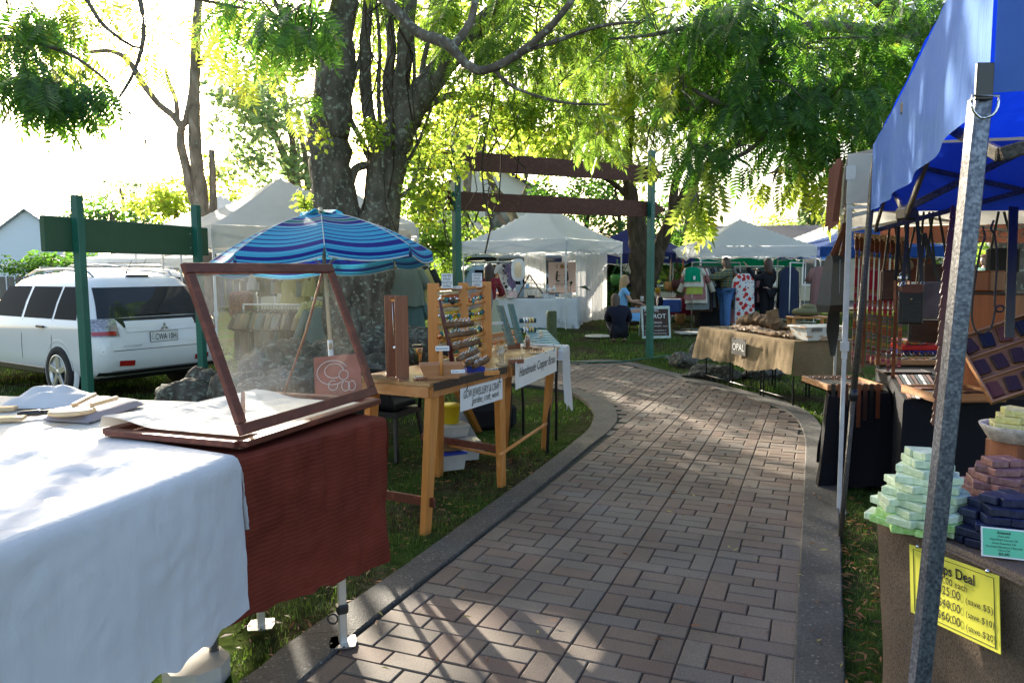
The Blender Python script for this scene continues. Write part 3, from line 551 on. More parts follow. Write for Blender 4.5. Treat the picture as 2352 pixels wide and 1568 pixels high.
bgtree('green tree at the right edge beyond the leather stall', 2320, 20, [[(2320, 760, 8), (2322, 620, 6), (2330, 560, 4)]], [(2300, 600, 20, 70, 70, 1.6, 280), (2360, 640, 20, 50, 70, 1.6, 180), (2200, 590, 22, 60, 40, 1.6, 120)], 1, .26, LF_MID, barkm=BK_B)
# conifer far away
b = A(1866, 620, 50); cf = wthing('conifer', 'tall pale conifer standing far behind the blue tent', 'tree', (b.x, 50, 0)); mb = MB(); limb(mb, [(1866, 640, 5), (1866, 560, 4), (1866, 445, 1.5)], 50, wob=0)
vs_ = []
for k in range(22):
    y = 450+k*5; w_ = 4+k*1.35
    for j in range(26):
        p = A(1866, y, 50); a = random.uniform(0, 2*PI); r = w_*50/CF*random.uniform(.3, 1.1); d = V((math.cos(a), math.sin(a), -.25)); e = V((-d.y, d.x, random.uniform(-.5, .5))); q = p+d*r
        vs_ += [q, q+d*.35+e*.14, q+d*.75-V((0, 0, .12)), q+d*.35-e*.14]
mb.build('trunk', BK_B, cf); npmesh('crown', np.array([tuple(v) for v in vs_]), 4, LF_GUM, cf)
# undergrowth and ferns under the navy tent
mb_ = [(1425, 680, 22, 26, 60, .5, 170), (1400, 620, 23, 30, 40, .5, 90)]
u = wthing('leafy_shrub', 'broad leaved dark green shrub behind the sheer curtain', 'shrub', (3.2, 22, .3)); crown(mb_, LT[0], .22, LF_HEDGE, u, 1., .5, name='foliage')
fn = wthing('cycad', 'fern like cycad fanning out under the navy tent', 'plant', (5.2, 23.5, .3)); P_ = []; D = []
for k in range(26): a = random.uniform(0, 2*PI); P_.append(A(1570+random.uniform(-12, 12), 672, 23)); D.append((math.cos(a), math.sin(a)*.6, random.uniform(.2, 1.2)))
npmesh('frond', inst(frond_tpl(16, .035, .2), np.array([tuple(p) for p in P_]), np.array(D), rng.uniform(.8, 1.3, 26)), 4, LF_HEDGE, fn)
# ---------------------------------------------------------------- metals, fabrics
STEEL = M('grey steel', (.42, .43, .44), .35, .08, 20, .05, 1.); WHM = M('white powder coat', (.62, .62, .6), .4, .06, 10, .03); BLM = M('black metal', (.02, .02, .022), .4, .1, 10, .05)
BLP = M('black plastic', (.018, .018, .02), .35, .1, 10, .03); GRN = M('green painted steel', (.012, .115, .085), .4, .18, 5, .12); GRNB = M('green painted board', (.03, .085, .045), .55, .12, 4, .1)
BRB = wood('dark stained timber', (.075, .026, .013), (.13, .048, .026), 'X', .75); WHITE = M('white paint', (.75, .75, .74), .5, .04, 8, .03); INK = M('black ink', (.012, .012, .014), .6, 0, 5, 0)
C_WHITE = cloth('white tent canvas', (.74, .77, .80), .55, var=.05, wr=.35); C_CREAM = cloth('cream tent canvas', (.76, .74, .68), .5, wr=.3); C_NAVY = cloth('navy tent canvas', (.022, .028, .12), .25, wr=.35, tcol=(.05, .06, .35)); C_GREEN = cloth('green tent canvas', (.0, .24, .09), .4, wr=.25)
C_BLUE = cloth('royal blue tent canvas', (.03, .10, .55), .6, wr=.4, tcol=(.01, .07, .95)); C_MBLUE = cloth('blue tent canvas', (.02, .07, .26), .35, wr=.3); C_BEIGE = cloth('beige tent canvas', (.42, .35, .29), .4, wr=.3)
def gazebo(lab, c, ang, s1, s2, z0, eave, val, peak, can, leg, group=None, valm=None, name='market_tent', legs=(0, 1, 2, 3), pw=1.2, frame=True, sag=.02, seed=0., legw=.032, legtop=None):
    root = thing(name, lab, 'tent', (c[0], c[1], z0), ang, group); e, p = eave-z0, peak-z0; h1, h2 = s1/2, s2/2
    mb = MB()
    def cf_(u, v):
        a, b_ = 2*u-1, 2*v-1; r = max(abs(a), abs(b_)); t = 1-r; z = e+(p-e)*t**pw
        o = min(abs(a), abs(b_))/max(r, 1e-3); z -= sag*math.sin(PI*min(1, r))*(1-o)*1.5+.012*nz(a*3+seed, b_*3)*r
        return V((a*h1, b_*h2, z))
    mb.grid(28, 28, cf_); mb.build('canopy', can, root)
    mb = MB(); cs = [(-h1, -h2), (h1, -h2), (h1, h2), (-h1, h2)]
    for k in range(4):
        a, b_ = V((*cs[k], 0)), V((*cs[(k+1) % 4], 0)); t = (b_-a).normalized(); n = V((t.y, -t.x, 0))
        mb.grid(30, 5, lambda u, v: a.lerp(b_, u)+n*(.004+.012*v*math.sin(u*23+k+seed)*math.sin(PI*u)+.02*v*nz(u*5+seed, k))+V((0, 0, e-val*v-.02*math.sin(PI*u)*(1-.4*v)+(.012*math.sin(u*PI*2)**2 if v > .9 else 0))))
    mb.build('valance', valm or can, root)
    for k in legs:
        x, y = cs[k]; mb = MB(); x *= .985; y *= .985; lt = legtop or .75
        mb.box((x, y, e-(e-.0)*.27-.05), (legw, legw, e*.54), bev=.003); mb.box((x, y, e*.24), (legw*.78, legw*.78, e*.48), bev=.003); mb.box((x, y, .006), (.09, .09, .012)); mb.box((x, y, e*.475), (legw*1.5, legw*1.5, .06)); mb.box((x, y, e-.12), (legw*1.6, legw*1.6, .09)); mb.build('leg', leg, root)
    if frame:
        mb = MB(); z1 = e-val+.06
        for k in range(4):
            a, b_ = V((*cs[k], 0))*.985, V((*cs[(k+1) % 4], 0))*.985; m_ = (a+b_)/2
            for (p0, p1) in ((a, m_), (m_, b_)):
                mb.beam(p0+V((0, 0, e-.1)), p1+V((0, 0, z1-.12)), .014, .026); mb.beam(p0+V((0, 0, z1-.14)), p1+V((0, 0, e-.08)), .014, .026)
            mb.box(m_+V((0, 0, z1-.1)), (.05, .05, .05)); mb.beam(m_+V((0, 0, e-.1)), V((0, 0, e+.1)), .014, .026)
        mb.beam((0, 0, e), (0, 0, p-.02), .03, .03); mb.build('frame', leg if leg != WHM else WHM, root)
    return root
def tent_from_corner(N, a, s1, s2, **k):
    a = V((a[0], a[1], 0)).normalized(); b_ = V((-a.y, a.x, 0)); c = V((N[0], N[1], 0))+a*s1/2+b_*s2/2; return (c.x, c.y), math.atan2(a.y, a.x)
# centre white stall
N1 = V((1.26, 17.3, .27)); c1, a1 = tent_from_corner(N1, (.55, .83), 3.0, 3.0)
tC = gazebo('white peaked tent with sheer curtains in the centre of the lawn', c1, a1, 3, 3, .26, 2.37, .31, 3.36, C_WHITE, WHM, pw=1.25, seed=1.)
c2, a2 = tent_from_corner((4.3, 20.3), (.45, .89), 3, 3); nv = gazebo('navy blue tent partly behind the brown tree trunk', c2, a2, 3, 3, .33, 2.10, .27, 2.95, C_NAVY, STEEL, pw=1.1, seed=2.)
c3, a3 = tent_from_corner((4.58, 18.3), (1, 0.02), 2.86, 2.9); gazebo('white peaked tent over the clothing racks on the right', c3, a3, 2.86, 2.9, .33, 2.2, .25, 2.95, C_WHITE, WHM, pw=1.1, seed=3.)
gazebo('bright green tent half hidden behind the right white tent', (7.0, 24.5), .15, 3.6, 3, .33, 2.0, .3, 2.9, C_GREEN, STEEL, seed=4.)
c5, a5 = tent_from_corner((7.9, 19.3), (1, .03), 3.5, 2.9); gazebo('blue tent seen behind the leather stall', c5, a5, 3.5, 2.9, .33, 2.2, .27, 2.8, C_MBLUE, STEEL, seed=5.)
gazebo('pale blue white tent behind the blue tent on the right', (11.2, 24.6), .1, 3.4, 3, .33, 2.6, .3, 3.5, C_WHITE, STEEL, seed=6.)
gazebo('small white tent at the far right edge behind the leather stall', (14.2, 21.), .2, 3, 3, .33, 2.3, .3, 3.1, C_WHITE, STEEL, seed=6.5)
c7, a7 = tent_from_corner((-3.97, 10.), (.8, .6), 3, 3); gazebo('cream white tent between the green board and the big tree', c7, a7, 3, 3, 0, 2.27, .3, 3.13, C_CREAM, WHM, pw=1.15, seed=7.)
gazebo('white tent eave showing right of the big tree trunk', (-3.5, 16.6), .12, 2.9, 2.9, .1, 2.6, .24, 3.4, C_CREAM, WHM, seed=8., group=None)
gazebo('small white peaked tent behind the cream tent', (-5.9, 15.4), .75, 2.6, 2.6, 0, 2.4, .3, 3.2, C_WHITE, WHM, seed=9.)
gazebo('low white shade tent behind the parked white car', (-7.2, 17.5), .1, 4.2, 3, 0, 1.95, .2, 2.4, C_WHITE, WHM, seed=9.5)
# lettering on the navy tent
an, nn = V((math.cos(a2), math.sin(a2), 0)), V((math.sin(a2), -math.cos(a2), 0))
# the front side of the navy tent runs along -b from the near corner
nb = V((-math.sin(a2), math.cos(a2), 0)); N2 = V((4.3, 20.3, 0)); fo = N2+nb*.62-an*.03; 
def on_tent(root, o, ex, ey, s_, h, wdt, mat): 
    r = root.matrix_basis.inverted() if False else Matrix.Translation(root.location) @ Matrix.Rotation(root.rotation_euler.z, 4, 'Z'); ri = r.inverted(); r3 = ri.to_3x3()
    return text(s_, h, ri@V(o), r3@V(ex), r3@V(ey), mat, root, width=wdt)
PALE = M('pale print', (.6, .62, .68), .6, 0, 5, 0)
on_tent(nv, fo+V((0, 0, 1.93)), -nb, (0, 0, 1), 'VENTURIDGE', .085, .56, PALE)
mb = MB(); r_ = (Matrix.Translation(nv.location) @ Matrix.Rotation(a2, 4, 'Z')).inverted(); q = [r_@(fo-nb*(.1+.05*i)-an*.012+V((0, 0, 2.03+h))) for i, h in enumerate((0, .04, .025, .06, .03, .045, 0))]; mb.tube(q, .005, 4); mb.build('emblem', PALE, nv)
# ---------------------------------------------------------------- post and board signs
g = wthing('post_sign', 'blank green board on two square green posts in front of the white car', 'sign', A(170, 620, 6.7).xy.to_3d())
Bl, Br = A(96, 534, 6.4), A(474, 546, 8.4); dr = (Br-Bl); dr.z = 0; dr.normalize(); nr = V((dr.y, -dr.x, 0))
mb = MB(); mb.box(((Bl+Br)/2).xy.to_3d()+V((0, 0, 1.975)), ((Br-Bl).length, .05, .305), math.atan2(dr.y, dr.x), .006); mb.build('board', GRNB, g)
for px, Y, top in ((172, 6.7, 2.32), (444, 8.2, 2.36)):
    p = A(px, 620, Y)+nr*.065; mb = MB(); mb.box((p.x, p.y, top/2-.03), (.075, .075, top+.06), math.atan2(dr.y, dr.x), .004); mb.build('post', GRN, g)
    mb = MB(); q = p+dr*(.075 if px < 300 else -.075)-nr*.035; mb.box((q.x, q.y, 1.97), (.06, .008, .22), math.atan2(dr.y, dr.x)); br = mb.build('bracket', GRN, g)
    mb = MB(); [mb.ball((q.x-nr.x*-.008, q.y-nr.y*-.008, z), .011, 8, 6) for z in (1.9, 2.05)]; mb.build('bolt', STEEL, br)
pl, pr = A(1050, 620, 10.8), A(1494, 620, 13.3); g = wthing('post_sign', 'tall green posts carrying two brown pointed timber boards across the path end', 'sign', (pl.x, pl.y, 0))
dr = (pr-pl); dr.z = 0; ln = dr.length; dr.normalize(); nr = V((dr.y, -dr.x, 0)); rz = math.atan2(dr.y, dr.x)
for p, top in ((pl, 3.58), (pr, 3.70)):
    mb = MB(); z0 = gz(p.x, p.y)-.1; mb.box((p.x, p.y, (top+z0)/2), (.1, .1, top-z0), rz, .004); po = mb.build('post', GRN, g)
    mb = MB(); [mb.ball(V((p.x, p.y, z))+nr*.052, .014, 8, 6) for z in ((2.55, 2.72, 3.13, 3.3) if p is pl else (2.62, 2.79, 3.22, 3.4))]; mb.build('bolt', STEEL, po)
for zl, zr in ((2.635, 2.70), (3.21, 3.31)):
    a0 = V((pl.x, pl.y, zl))-nr*.07; b0 = V((pr.x, pr.y, zr))-nr*.07; ex = (b0-a0).normalized(); ey = ex.cross(-nr).normalized(); ey = ey if ey.z > 0 else -ey; W_ = (b0-a0).length; h = .135
    poly_ = [(-.28, -h), (W_+.22, -h), (W_+.26, -h*.5), (W_+.34, -h*.45), (W_+.46, 0), (W_+.34, h*.45), (W_+.26, h*.5), (W_+.22, h), (-.28, h), (-.32, h*.5), (-.4, h*.45), (-.52, 0), (-.4, -h*.45), (-.32, -h*.5)]
    mb = MB(); mb.prism(poly_, a0, ex, ey, -nr, .04); mb.build('board', BRB, g)
# ---------------------------------------------------------------- car
CARW = M('white car paint', (.72, .73, .74), .22, .02, 2, 0, coat=.6); GLASS_D = M('dark car glass', (.012, .016, .02), .06, .1, 3, 0, spec=.5); GLASS_S = M('tinted side glass', (.01, .013, .016), .12, .1, 3, 0, spec=.12); TYRE = M('tyre rubber', (.02, .02, .02), .85, .1, 30, .2)
RED = M('red lens', (.35, .01, .01), .12, .1, 9, 0, coat=.8); LENS = M('clear tail lens', (.3, .3, .33), .08, .5, 30, .1, .5, coat=1.); ALLOY = M('alloy wheel', (.55, .55, .53), .35, .05, 9, .02, .8)
ZL = [.28, .33, .40, .55, .80, .93, .97, 1.02, 1.25, 1.45, 1.54, 1.60, 1.635, 1.65]; WL = [.80, .87, .90, .905, .90, .895, .892, .87, .795, .71, .655, .57, .44, .2]
XR = [.18, .06, .0, -.04, .0, .05, .06, .10, .25, .40, .48, .60, .80, 1.3]; XF = [4.45, 4.55, 4.62, 4.64, 4.58, 4.4, 3.7, 3.5, 3.15, 2.85, 2.72, 2.55, 2.3, 1.9]
def ip(T, z): return float(np.interp(z, ZL, T))
def plan(z, n=11):
    w_, xr, xf = ip(WL, z), ip(XR, z), ip(XF, z); rc = min(.22, w_*.8); out = []
    for (cx, cy, a0) in ((xr+rc, -w_+rc, PI), (xf-rc*1.6, -w_+rc, PI*1.5), (xf-rc*1.6, w_-rc, 0), (xr+rc, w_-rc, PI*.5)):
        for k in range(n): a = a0+PI/2*k/(n-1); kx = 1.6 if cx > 2 else 1; out.append(V((cx+rc*kx*math.cos(a), cy+rc*math.sin(a), z)))
    return out
def side(x, z, off=.004): return V((x, ip(WL, z)+off, z))
def rear(y, z, off=.005):
    w_, xr = ip(WL, z), ip(XR, z); rc = min(.22, w_*.8); e = abs(y)-(w_-rc); x = xr+(rc-math.sqrt(max(0, rc*rc-e*e)) if e > 0 else 0); n = V((-1, 0, 0)) if e <= 0 else V((-math.sqrt(max(0, rc*rc-e*e)), math.copysign(e, y), 0)).normalized()
    return V((x, y, z))+n*off
def suv(name, lab, loc, rz, detail=True, group=None):
    root = thing(name, lab, 'car', loc, rz, group); mb = MB(); mb.smooth(); rings = [plan(z) for z in ZL]; n = len(rings[0])
    mb.add([p for r in rings for p in r], [(i*n+k, i*n+(k+1) % n, (i+1)*n+(k+1) % n, (i+1)*n+k) for i in range(len(rings)-1) for k in range(n)]+[tuple(range((len(rings)-1)*n, len(rings)*n)), tuple(range(n-1, -1, -1))]); mb.build('body', CARW, root)
    def patch(fn, nu, nv, mat, nm, par=root):
        m_ = MB(); m_.grid(nu, nv, fn); return m_.build(nm, mat, par)
    for s_ in (1, -1):
        f = (lambda p: V((p.x, p.y*s_, p.z)))
        for (x0, x1, x2, x3) in ((.50, 1.10, .62, 1.08), (1.16, 1.98, 1.14, 1.95), (2.06, 3.0, 2.03, 2.75)):   # bottom x0..x1, top x2..x3
            patch(lambda u, v: f(side((x0+(x1-x0)*u)*(1-v)+(x2+(x3-x2)*u)*v, 1.04+.42*v, .006)), 8, 5, GLASS_S, 'side_window')
        for xw in (.95, 3.62):
            rot = Matrix.Rotation(R(-90)*s_, 3, 'X'); m_ = MB(); 
            m_.lathe([(.0, 0), (.385, 0), (.385, .012)], (xw, .893*s_, .36), 28, rot, False); m_.build('wheel_arch', BLP, root)
            m_ = MB(); m_.lathe([(.385, .0), (.385, .014), (.40, .018), (.43, .004), (.45, -.02)], (xw, .885*s_, .37), 32, rot); m_.build('arch_flare', CARW, root)
            m_ = MB(); m_.lathe([(.0, -.2), (.33, -.2), (.345, -.15), (.345, .0), (.33, .025), (.24, .03), (.235, .0), (.0, -.03)], (xw, .90*s_, .345), 32, rot); wh = m_.build('tyre', TYRE, root)
            m_ = MB(); m_.lathe([(.235, .0), (.236, .03), (.215, .034), (.205, .0), (.20, -.02)], (xw, .90*s_, .345), 32, rot)
            for k in range(5):
                a = 2*PI*k/5+.3; d = V((math.cos(a), 0, math.sin(a))); m_.beam(V((xw, .915*s_, .345))+d*.04, V((xw, .918*s_, .345))+d*.215, .075, .03, up=(0, 1, 0), bev=.01)
            m_.lathe([(.0, .03), (.055, .028), (.06, .0)], (xw, .90*s_, .345), 16, rot); m_.build('rim', ALLOY, wh)
        for xd in (2.0, 1.12, 3.05):
            m_ = MB(); m_.tube([f(side(xd+(.0 if z > .6 or xd != 1.12 else (.6-z)*.8+.03), z, .001)) for z in (.36, .5, .6, .8, 1.02)], .004, 4); m_.build('door_gap', BLP, root)
        m_ = MB(); m_.beam(f(side(1.3, .93, .02)), f(side(1.5, .935, .02)), .03, .03, bev=.01); m_.build('door_handle', BLP, root)
        m_ = MB(); m_.beam(f(side(1.35, .34, .0)), f(side(3.2, .34, .0)), .07, .1, bev=.02); m_.build('sill', BLP, root)
        m_ = MB(); m_.tube([V((.65, .54*s_, 1.58)), V((.75, .56*s_, 1.65)), V((1.3, .58*s_, 1.69)), V((2.2, .57*s_, 1.68)), V((2.6, .55*s_, 1.60))], [.012, .02, .018, .016, .008], 8); m_.build('roof_rail', STEEL, root)
        patch(lambda u, v: rear((.58+.30*u)*s_, .84+.22*v, .012), 8, 4, LENS, 'tail_light'); patch(lambda u, v: rear((.62+.24*u)*s_, .855+.05*v, .016), 8, 2, RED, 'tail_light')
        patch(lambda u, v: rear((.42+.2*u)*s_, .45+.07*v+.012*u, .012), 8, 3, RED, 'reflector')
    m_ = MB(); m_.beam((1.0, -.58, 1.72), (1.0, .58, 1.72), .05, .02, bev=.006); m_.build('roof_bar', STEEL, root); m_ = MB(); m_.beam((2.1, -.57, 1.72), (2.1, .57, 1.72), .05, .02, bev=.006); m_.build('roof_bar', STEEL, root)
    rw = patch(lambda u, v: rear((-1+2*u)*(.78-.12*v), 1.07+.38*v-.05*(abs(2*u-1)**6)*(1-v), .008), 20, 8, GLASS_D, 'rear_window')
    patch(lambda u, v: rear((-1+2*u)*(.5+.08*v), .94+.12*v, .009), 12, 3, GLASS_D, 'rear_window')
    patch(lambda u, v: rear((-1+2*u)*.48, .88+.14*v-.0*u, .011), 12, 3, CARW, 'tailgate_panel')
    patch(lambda u, v: rear((-1+2*u)*.83, .26+.13*v, .012), 20, 3, BLP, 'lower_bumper')
    m_ = MB(); m_.tube([rear(-.8+1.6*i/12, .655+.0*i, .002) for i in range(13)], .004, 4); m_.tube([rear(-.83+1.66*i/12, .40, .002) for i in range(13)], .003, 4); m_.build('tailgate_gap', BLP, root)
    m_ = MB(); m_.beam(rear(.30, 1.09, .03), rear(-.18, 1.10, .03), .02, .02); m_.build('wiper', BLP, rw); GLASS_S.node_tree.nodes['Principled BSDF'].inputs['IOR'].default_value = 1.12
    m_ = MB(); m_.tube([V((.85, .0, 1.63)), V((.7, -.0, 1.80))], .004, 5); m_.ball((.85, 0, 1.64), .02, 8, 6); m_.build('antenna', BLP, root)
    m_ = MB(); m_.box((.58, 0, 1.60), (.06, .3, .03)); m_.build('spoiler_lamp', BLP, root)
    if detail:
        m_ = MB(); m_.box((-.012, 0.0, .80), (.01, .372, .125)); pt = m_.build('number_plate', WHITE, root); m_ = MB(); m_.box((-.0115, 0.0, .80), (.01, .384, .137)); m_.build('plate_surround', BLP, pt)
        text('CWA·10H', .115, (-.022, .125, .76), (0, -1, 0), (0, 0, 1), INK, pt, width=.29); text('N', .03, (-.022, .17, .825), (0, -1, 0), (0, 0, 1), INK, pt); text('S', .03, (-.022, .17, .795), (0, -1, 0), (0, 0, 1), INK, pt); text('W', .03, (-.022, .17, .765), (0, -1, 0), (0, 0, 1), INK, pt)
        m_ = MB()
        for a in (90, 210, 330):
            d = V((0, -math.cos(R(a)), math.sin(R(a)))); e = V((0, -math.cos(R(a+90)), math.sin(R(a+90)))); o = V((-.03, 0, .925)); m_.add([o, o+d*.03+e*.02, o+d*.065, o+d*.03-e*.02], [(0, 1, 2, 3)])
        m_.build('emblem', STEEL, root); text('OUTLANDER', .028, (-.045, .56, .70), (0, -1, 0), (0, 0, 1), STEEL, root, width=.24)
    return root
suv('parked_car', 'white family car with black rear glass parked behind the green posts', (-4.64, 9.94, 0), math.atan2(.57, -.82))
suv('parked_car', 'second white car with roof rails parked behind the first white car', (-6.3, 13.9, .1), math.atan2(.5, -.86), False)
o = suv('parked_car', 'blue grey car seen past the woman in the red shirt', (-1.9, 21.5, .2), R(25), False); cb = M('blue grey car paint', (.2, .3, .42), .25, .03, 2, 0, coat=.6)
for ch in o.children:
    if ch.name.startswith(('body', 'tailgate_panel', 'arch')): ch.data.materials[0] = cb
# ---------------------------------------------------------------- buildings, fences behind
WB = M('pale weatherboard', (.72, .78, .84), .7, .05, 3, .3, sxyz=(.2, .2, 14)); DKW = M('charcoal wall', (.035, .038, .036), .8, .1, 3, .1); ROOFM = M('corrugated steel roof', (.32, .37, .42), .5, .06, 6, .5, sxyz=(14, .2, .2)); TILE = M('dark roof tile', (.05, .045, .045), .7, .3, 7, .6, sxyz=(5, 5, 5))
BRK = M('cream wall', (.42, .38, .3), .8, .06, 3, .1); GLS = M('house window glass', (.03, .045, .06), .05, .1, 3, 0, spec=.9); FAS = wood('brown fascia', (.13, .07, .04), (.2, .12, .08), 'X')
def house(name, lab, c, rz, wd, dp, z0, ez, rh, wallm, roofm, wins, hip=False, group=None):
    root = thing(name, lab, 'building', (c[0], c[1], z0), rz, group); e = ez-z0; mb = MB(); h, k = wd/2, dp/2
    mb.box((0, 0, e/2), (wd, dp, e))
    if not hip: mb.add([(-h, -k, e), (h, -k, e), (0, -k, e+rh), (-h, k, e), (h, k, e), (0, k, e+rh)], [(0, 1, 2), (3, 5, 4)])
    mb.build('wall', wallm, root); mb = MB(); o = .35
    if hip: mb.add([(-h-o, -k-o, e-.05), (h+o, -k-o, e-.05), (h+o, k+o, e-.05), (-h-o, k+o, e-.05), (-h+k, 0, e+rh), (h-k, 0, e+rh), (-h-o, -k-o, e-.2), (h+o, -k-o, e-.2), (h+o, k+o, e-.2), (-h-o, k+o, e-.2)], [(0, 1, 5, 4), (1, 2, 5), (2, 3, 4, 5), (3, 0, 4), (0, 6, 7, 1), (1, 7, 8, 2), (2, 8, 9, 3), (3, 9, 6, 0)])
    else:
        for s_ in (-1, 1):
            q = [V((s_*(h+o), -k-o, e-.0-o*rh/h)), V((0, -k-o, e+rh+.02)), V((0, k+o, e+rh+.02)), V((s_*(h+o), k+o, e-o*rh/h))]; mb.add(q+[p+V((0, 0, .12)) for p in q], [(0, 1, 2, 3), (4, 7, 6, 5), (0, 4, 5, 1), (1, 5, 6, 2), (2, 6, 7, 3), (3, 7, 4, 0)])
    mb.build('roof', roofm, root)
    for (x, z, ww, wh) in wins:
        mb = MB(); mb.box((x, -k-.01, z-z0), (ww+.14, .08, wh+.14)); fr = mb.build('window', WHITE, root); mb = MB(); mb.box((x, -k-.035, z-z0), (ww, .05, wh)); mb.build('pane', GLS, fr)
    return root
house('house', 'pale blue weatherboard house with a gable roof on the far left', (-38, 62), .15, 5, 7, 0, 4.6, 1.9, WB, ROOFM, [(.3, 2.3, .9, 1.1), (1.6, 1.2, .8, 1.)])
house('house', 'low house with a dark tiled hip roof behind the right tents', (12.5, 36), -.04, 17, 9, .3, 2.45, 1.25, BRK, TILE, [(-2.4, 1.6, 2.2, 1.2), (.6, 1.6, 1.4, 1.2), (-6, 1.6, 1.4, 1.2)], True)
house('garage', 'charcoal garage with a steel roof behind the centre stall', (.7, 25.5), .05, 5.4, 4, .3, 2.25, .7, DKW, ROOFM, [(-.2, 1.2, 2.0, 1.6)], True)
house('house', 'white two storey house with a tall window behind the beams', (-1.1, 38), .0, 5, 6, .3, 5.2, 1.4, M('white weatherboard', (.62, .62, .58), .7, .04, 3, .3, sxyz=(.2, .2, 14)), TILE, [(.55, 3.6, 1.3, 1.5)])
mb = MB(); mb.box((-5.4, 27.6, .9), (7.6, .2, 1.6)); mb.solo('boundary_wall', BRK, 'cream rendered boundary wall beyond the red shirted woman', 'wall')
mb = MB()
for i in range(60): mb.box((-30.+i*.36, 33+.06*i, .75), (.33, .03, 1.5))
mb.solo('paling_fence', wood('grey palings', (.14, .12, .1), (.24, .21, .18), 'Z'), 'grey paling fence far behind the white cars', 'fence')
mb = MB()
for i in range(56): mb.box((16+i*.36, 38-.02*i, 1.05), (.33, .03, 1.6))
mb.solo('paling_fence', wood('grey palings', (.14, .12, .1), (.24, .21, .18), 'Z'), 'grey paling fence beyond the road on the right', 'fence')
for (lab, bx) in (('long low dark green hedge across the far left', [(60+i*70, 610, 50, 60, 26, 2.5, 130) for i in range(9)]), ('long dark green hedge far behind the right stalls', [(1500+i*80, 612, 46, 70, 26, 2.5, 130) for i in range(12)]), ('low leafy hedge behind the big trunk', [(880+i*60, 615, 40, 60, 34, 2.5, 130) for i in range(9)])):
    b_ = A(bx[0][0], 620, bx[0][2]); r_ = wthing('hedge', lab, 'hedge', (b_.x, b_.y, 0)); crown(bx, LT[1], .5, LF_HEDGE, r_, 1., .3, name='foliage')
# ---------------------------------------------------------------- striped umbrella
def umb_mat():
    m, nt, b, o = newmat('blue striped canvas'); at = nt.nodes.new('ShaderNodeAttribute'); at.attribute_name = 'st'; r = nt.nodes.new('ShaderNodeValToRGB'); r.color_ramp.interpolation = 'CONSTANT'
    aq, ny, tl, wh = (.05, .38, .62), (.01, .015, .22), (.01, .16, .19), (.5, .6, .68); st = [(0, tl), (.10, ny), (.14, aq), (.27, ny), (.285, aq), (.315, ny), (.37, wh), (.38, tl), (.45, wh), (.458, ny), (.53, wh), (.538, aq), (.57, ny), (.585, aq), (.62, ny), (.635, aq), (.69, ny), (.705, aq), (.76, ny), (.775, aq), (.82, ny), (.835, aq), (.87, ny), (.93, aq), (.965, ny)]
    e = r.color_ramp.elements
    while len(e) < len(st): e.new(.5)
    for k, (p, c) in enumerate(st): e[k].position = p; e[k].color = (*c, 1)
    L(nt, at.outputs['Fac'], r.inputs[0]); gm = nt.nodes.new('ShaderNodeNewGeometry'); mu = nt.nodes.new('ShaderNodeMix'); mu.data_type = 'RGBA'; L(nt, gm.outputs['Backfacing'], mu.inputs[0]); md_ = nt.nodes.new('ShaderNodeMix'); md_.data_type = 'RGBA'; md_.inputs[0].default_value = .55; L(nt, r.outputs[0], md_.inputs[6]); md_.inputs[7].default_value = (.10, .16, .15, 1); L(nt, md_.outputs[2], mu.inputs[6]); L(nt, r.outputs[0], mu.inputs[7]); L(nt, mu.outputs[2], b.inputs['Base Color']); b.inputs['Roughness'].default_value = .85; t = nt.nodes.new('ShaderNodeBsdfTranslucent'); L(nt, r.outputs[0], t.inputs[0])  # underside mixed to dull grey-teal: weaker print, and its shade in the colour
    mx = nt.nodes.new('ShaderNodeMixShader'); mx.inputs[0].default_value = .25; L(nt, b.outputs[0], mx.inputs[1]); L(nt, t.outputs[0], mx.inputs[2]); L(nt, mx.outputs[0], o.inputs[0]); bump(nt, b, ntex(nt, 9, 4), .3, .02); return m
UM = umb_mat(); PIP = cloth('white piping', (.7, .72, .72), .3)
hub = A(737, 492, 6.0); foot = A(775, 1010, 5.35); um = wthing('beach_umbrella', 'blue and teal striped umbrella leaning beside the big tree', 'umbrella', (foot.x, foot.y, 0))
n = V((-.066, .06, 1)).normalized(); e1 = V((1, 0, .066)).normalized(); e2 = n.cross(e1).normalized(); Ru = .86; NP = 8
mb = MB(); attr = []
def upt(a, s_, v): return hub+e1*(math.cos(a)*v*Ru*s_)+e2*(math.sin(a)*v*Ru*s_)-n*(.34*(v**1.7))
pip = MB()
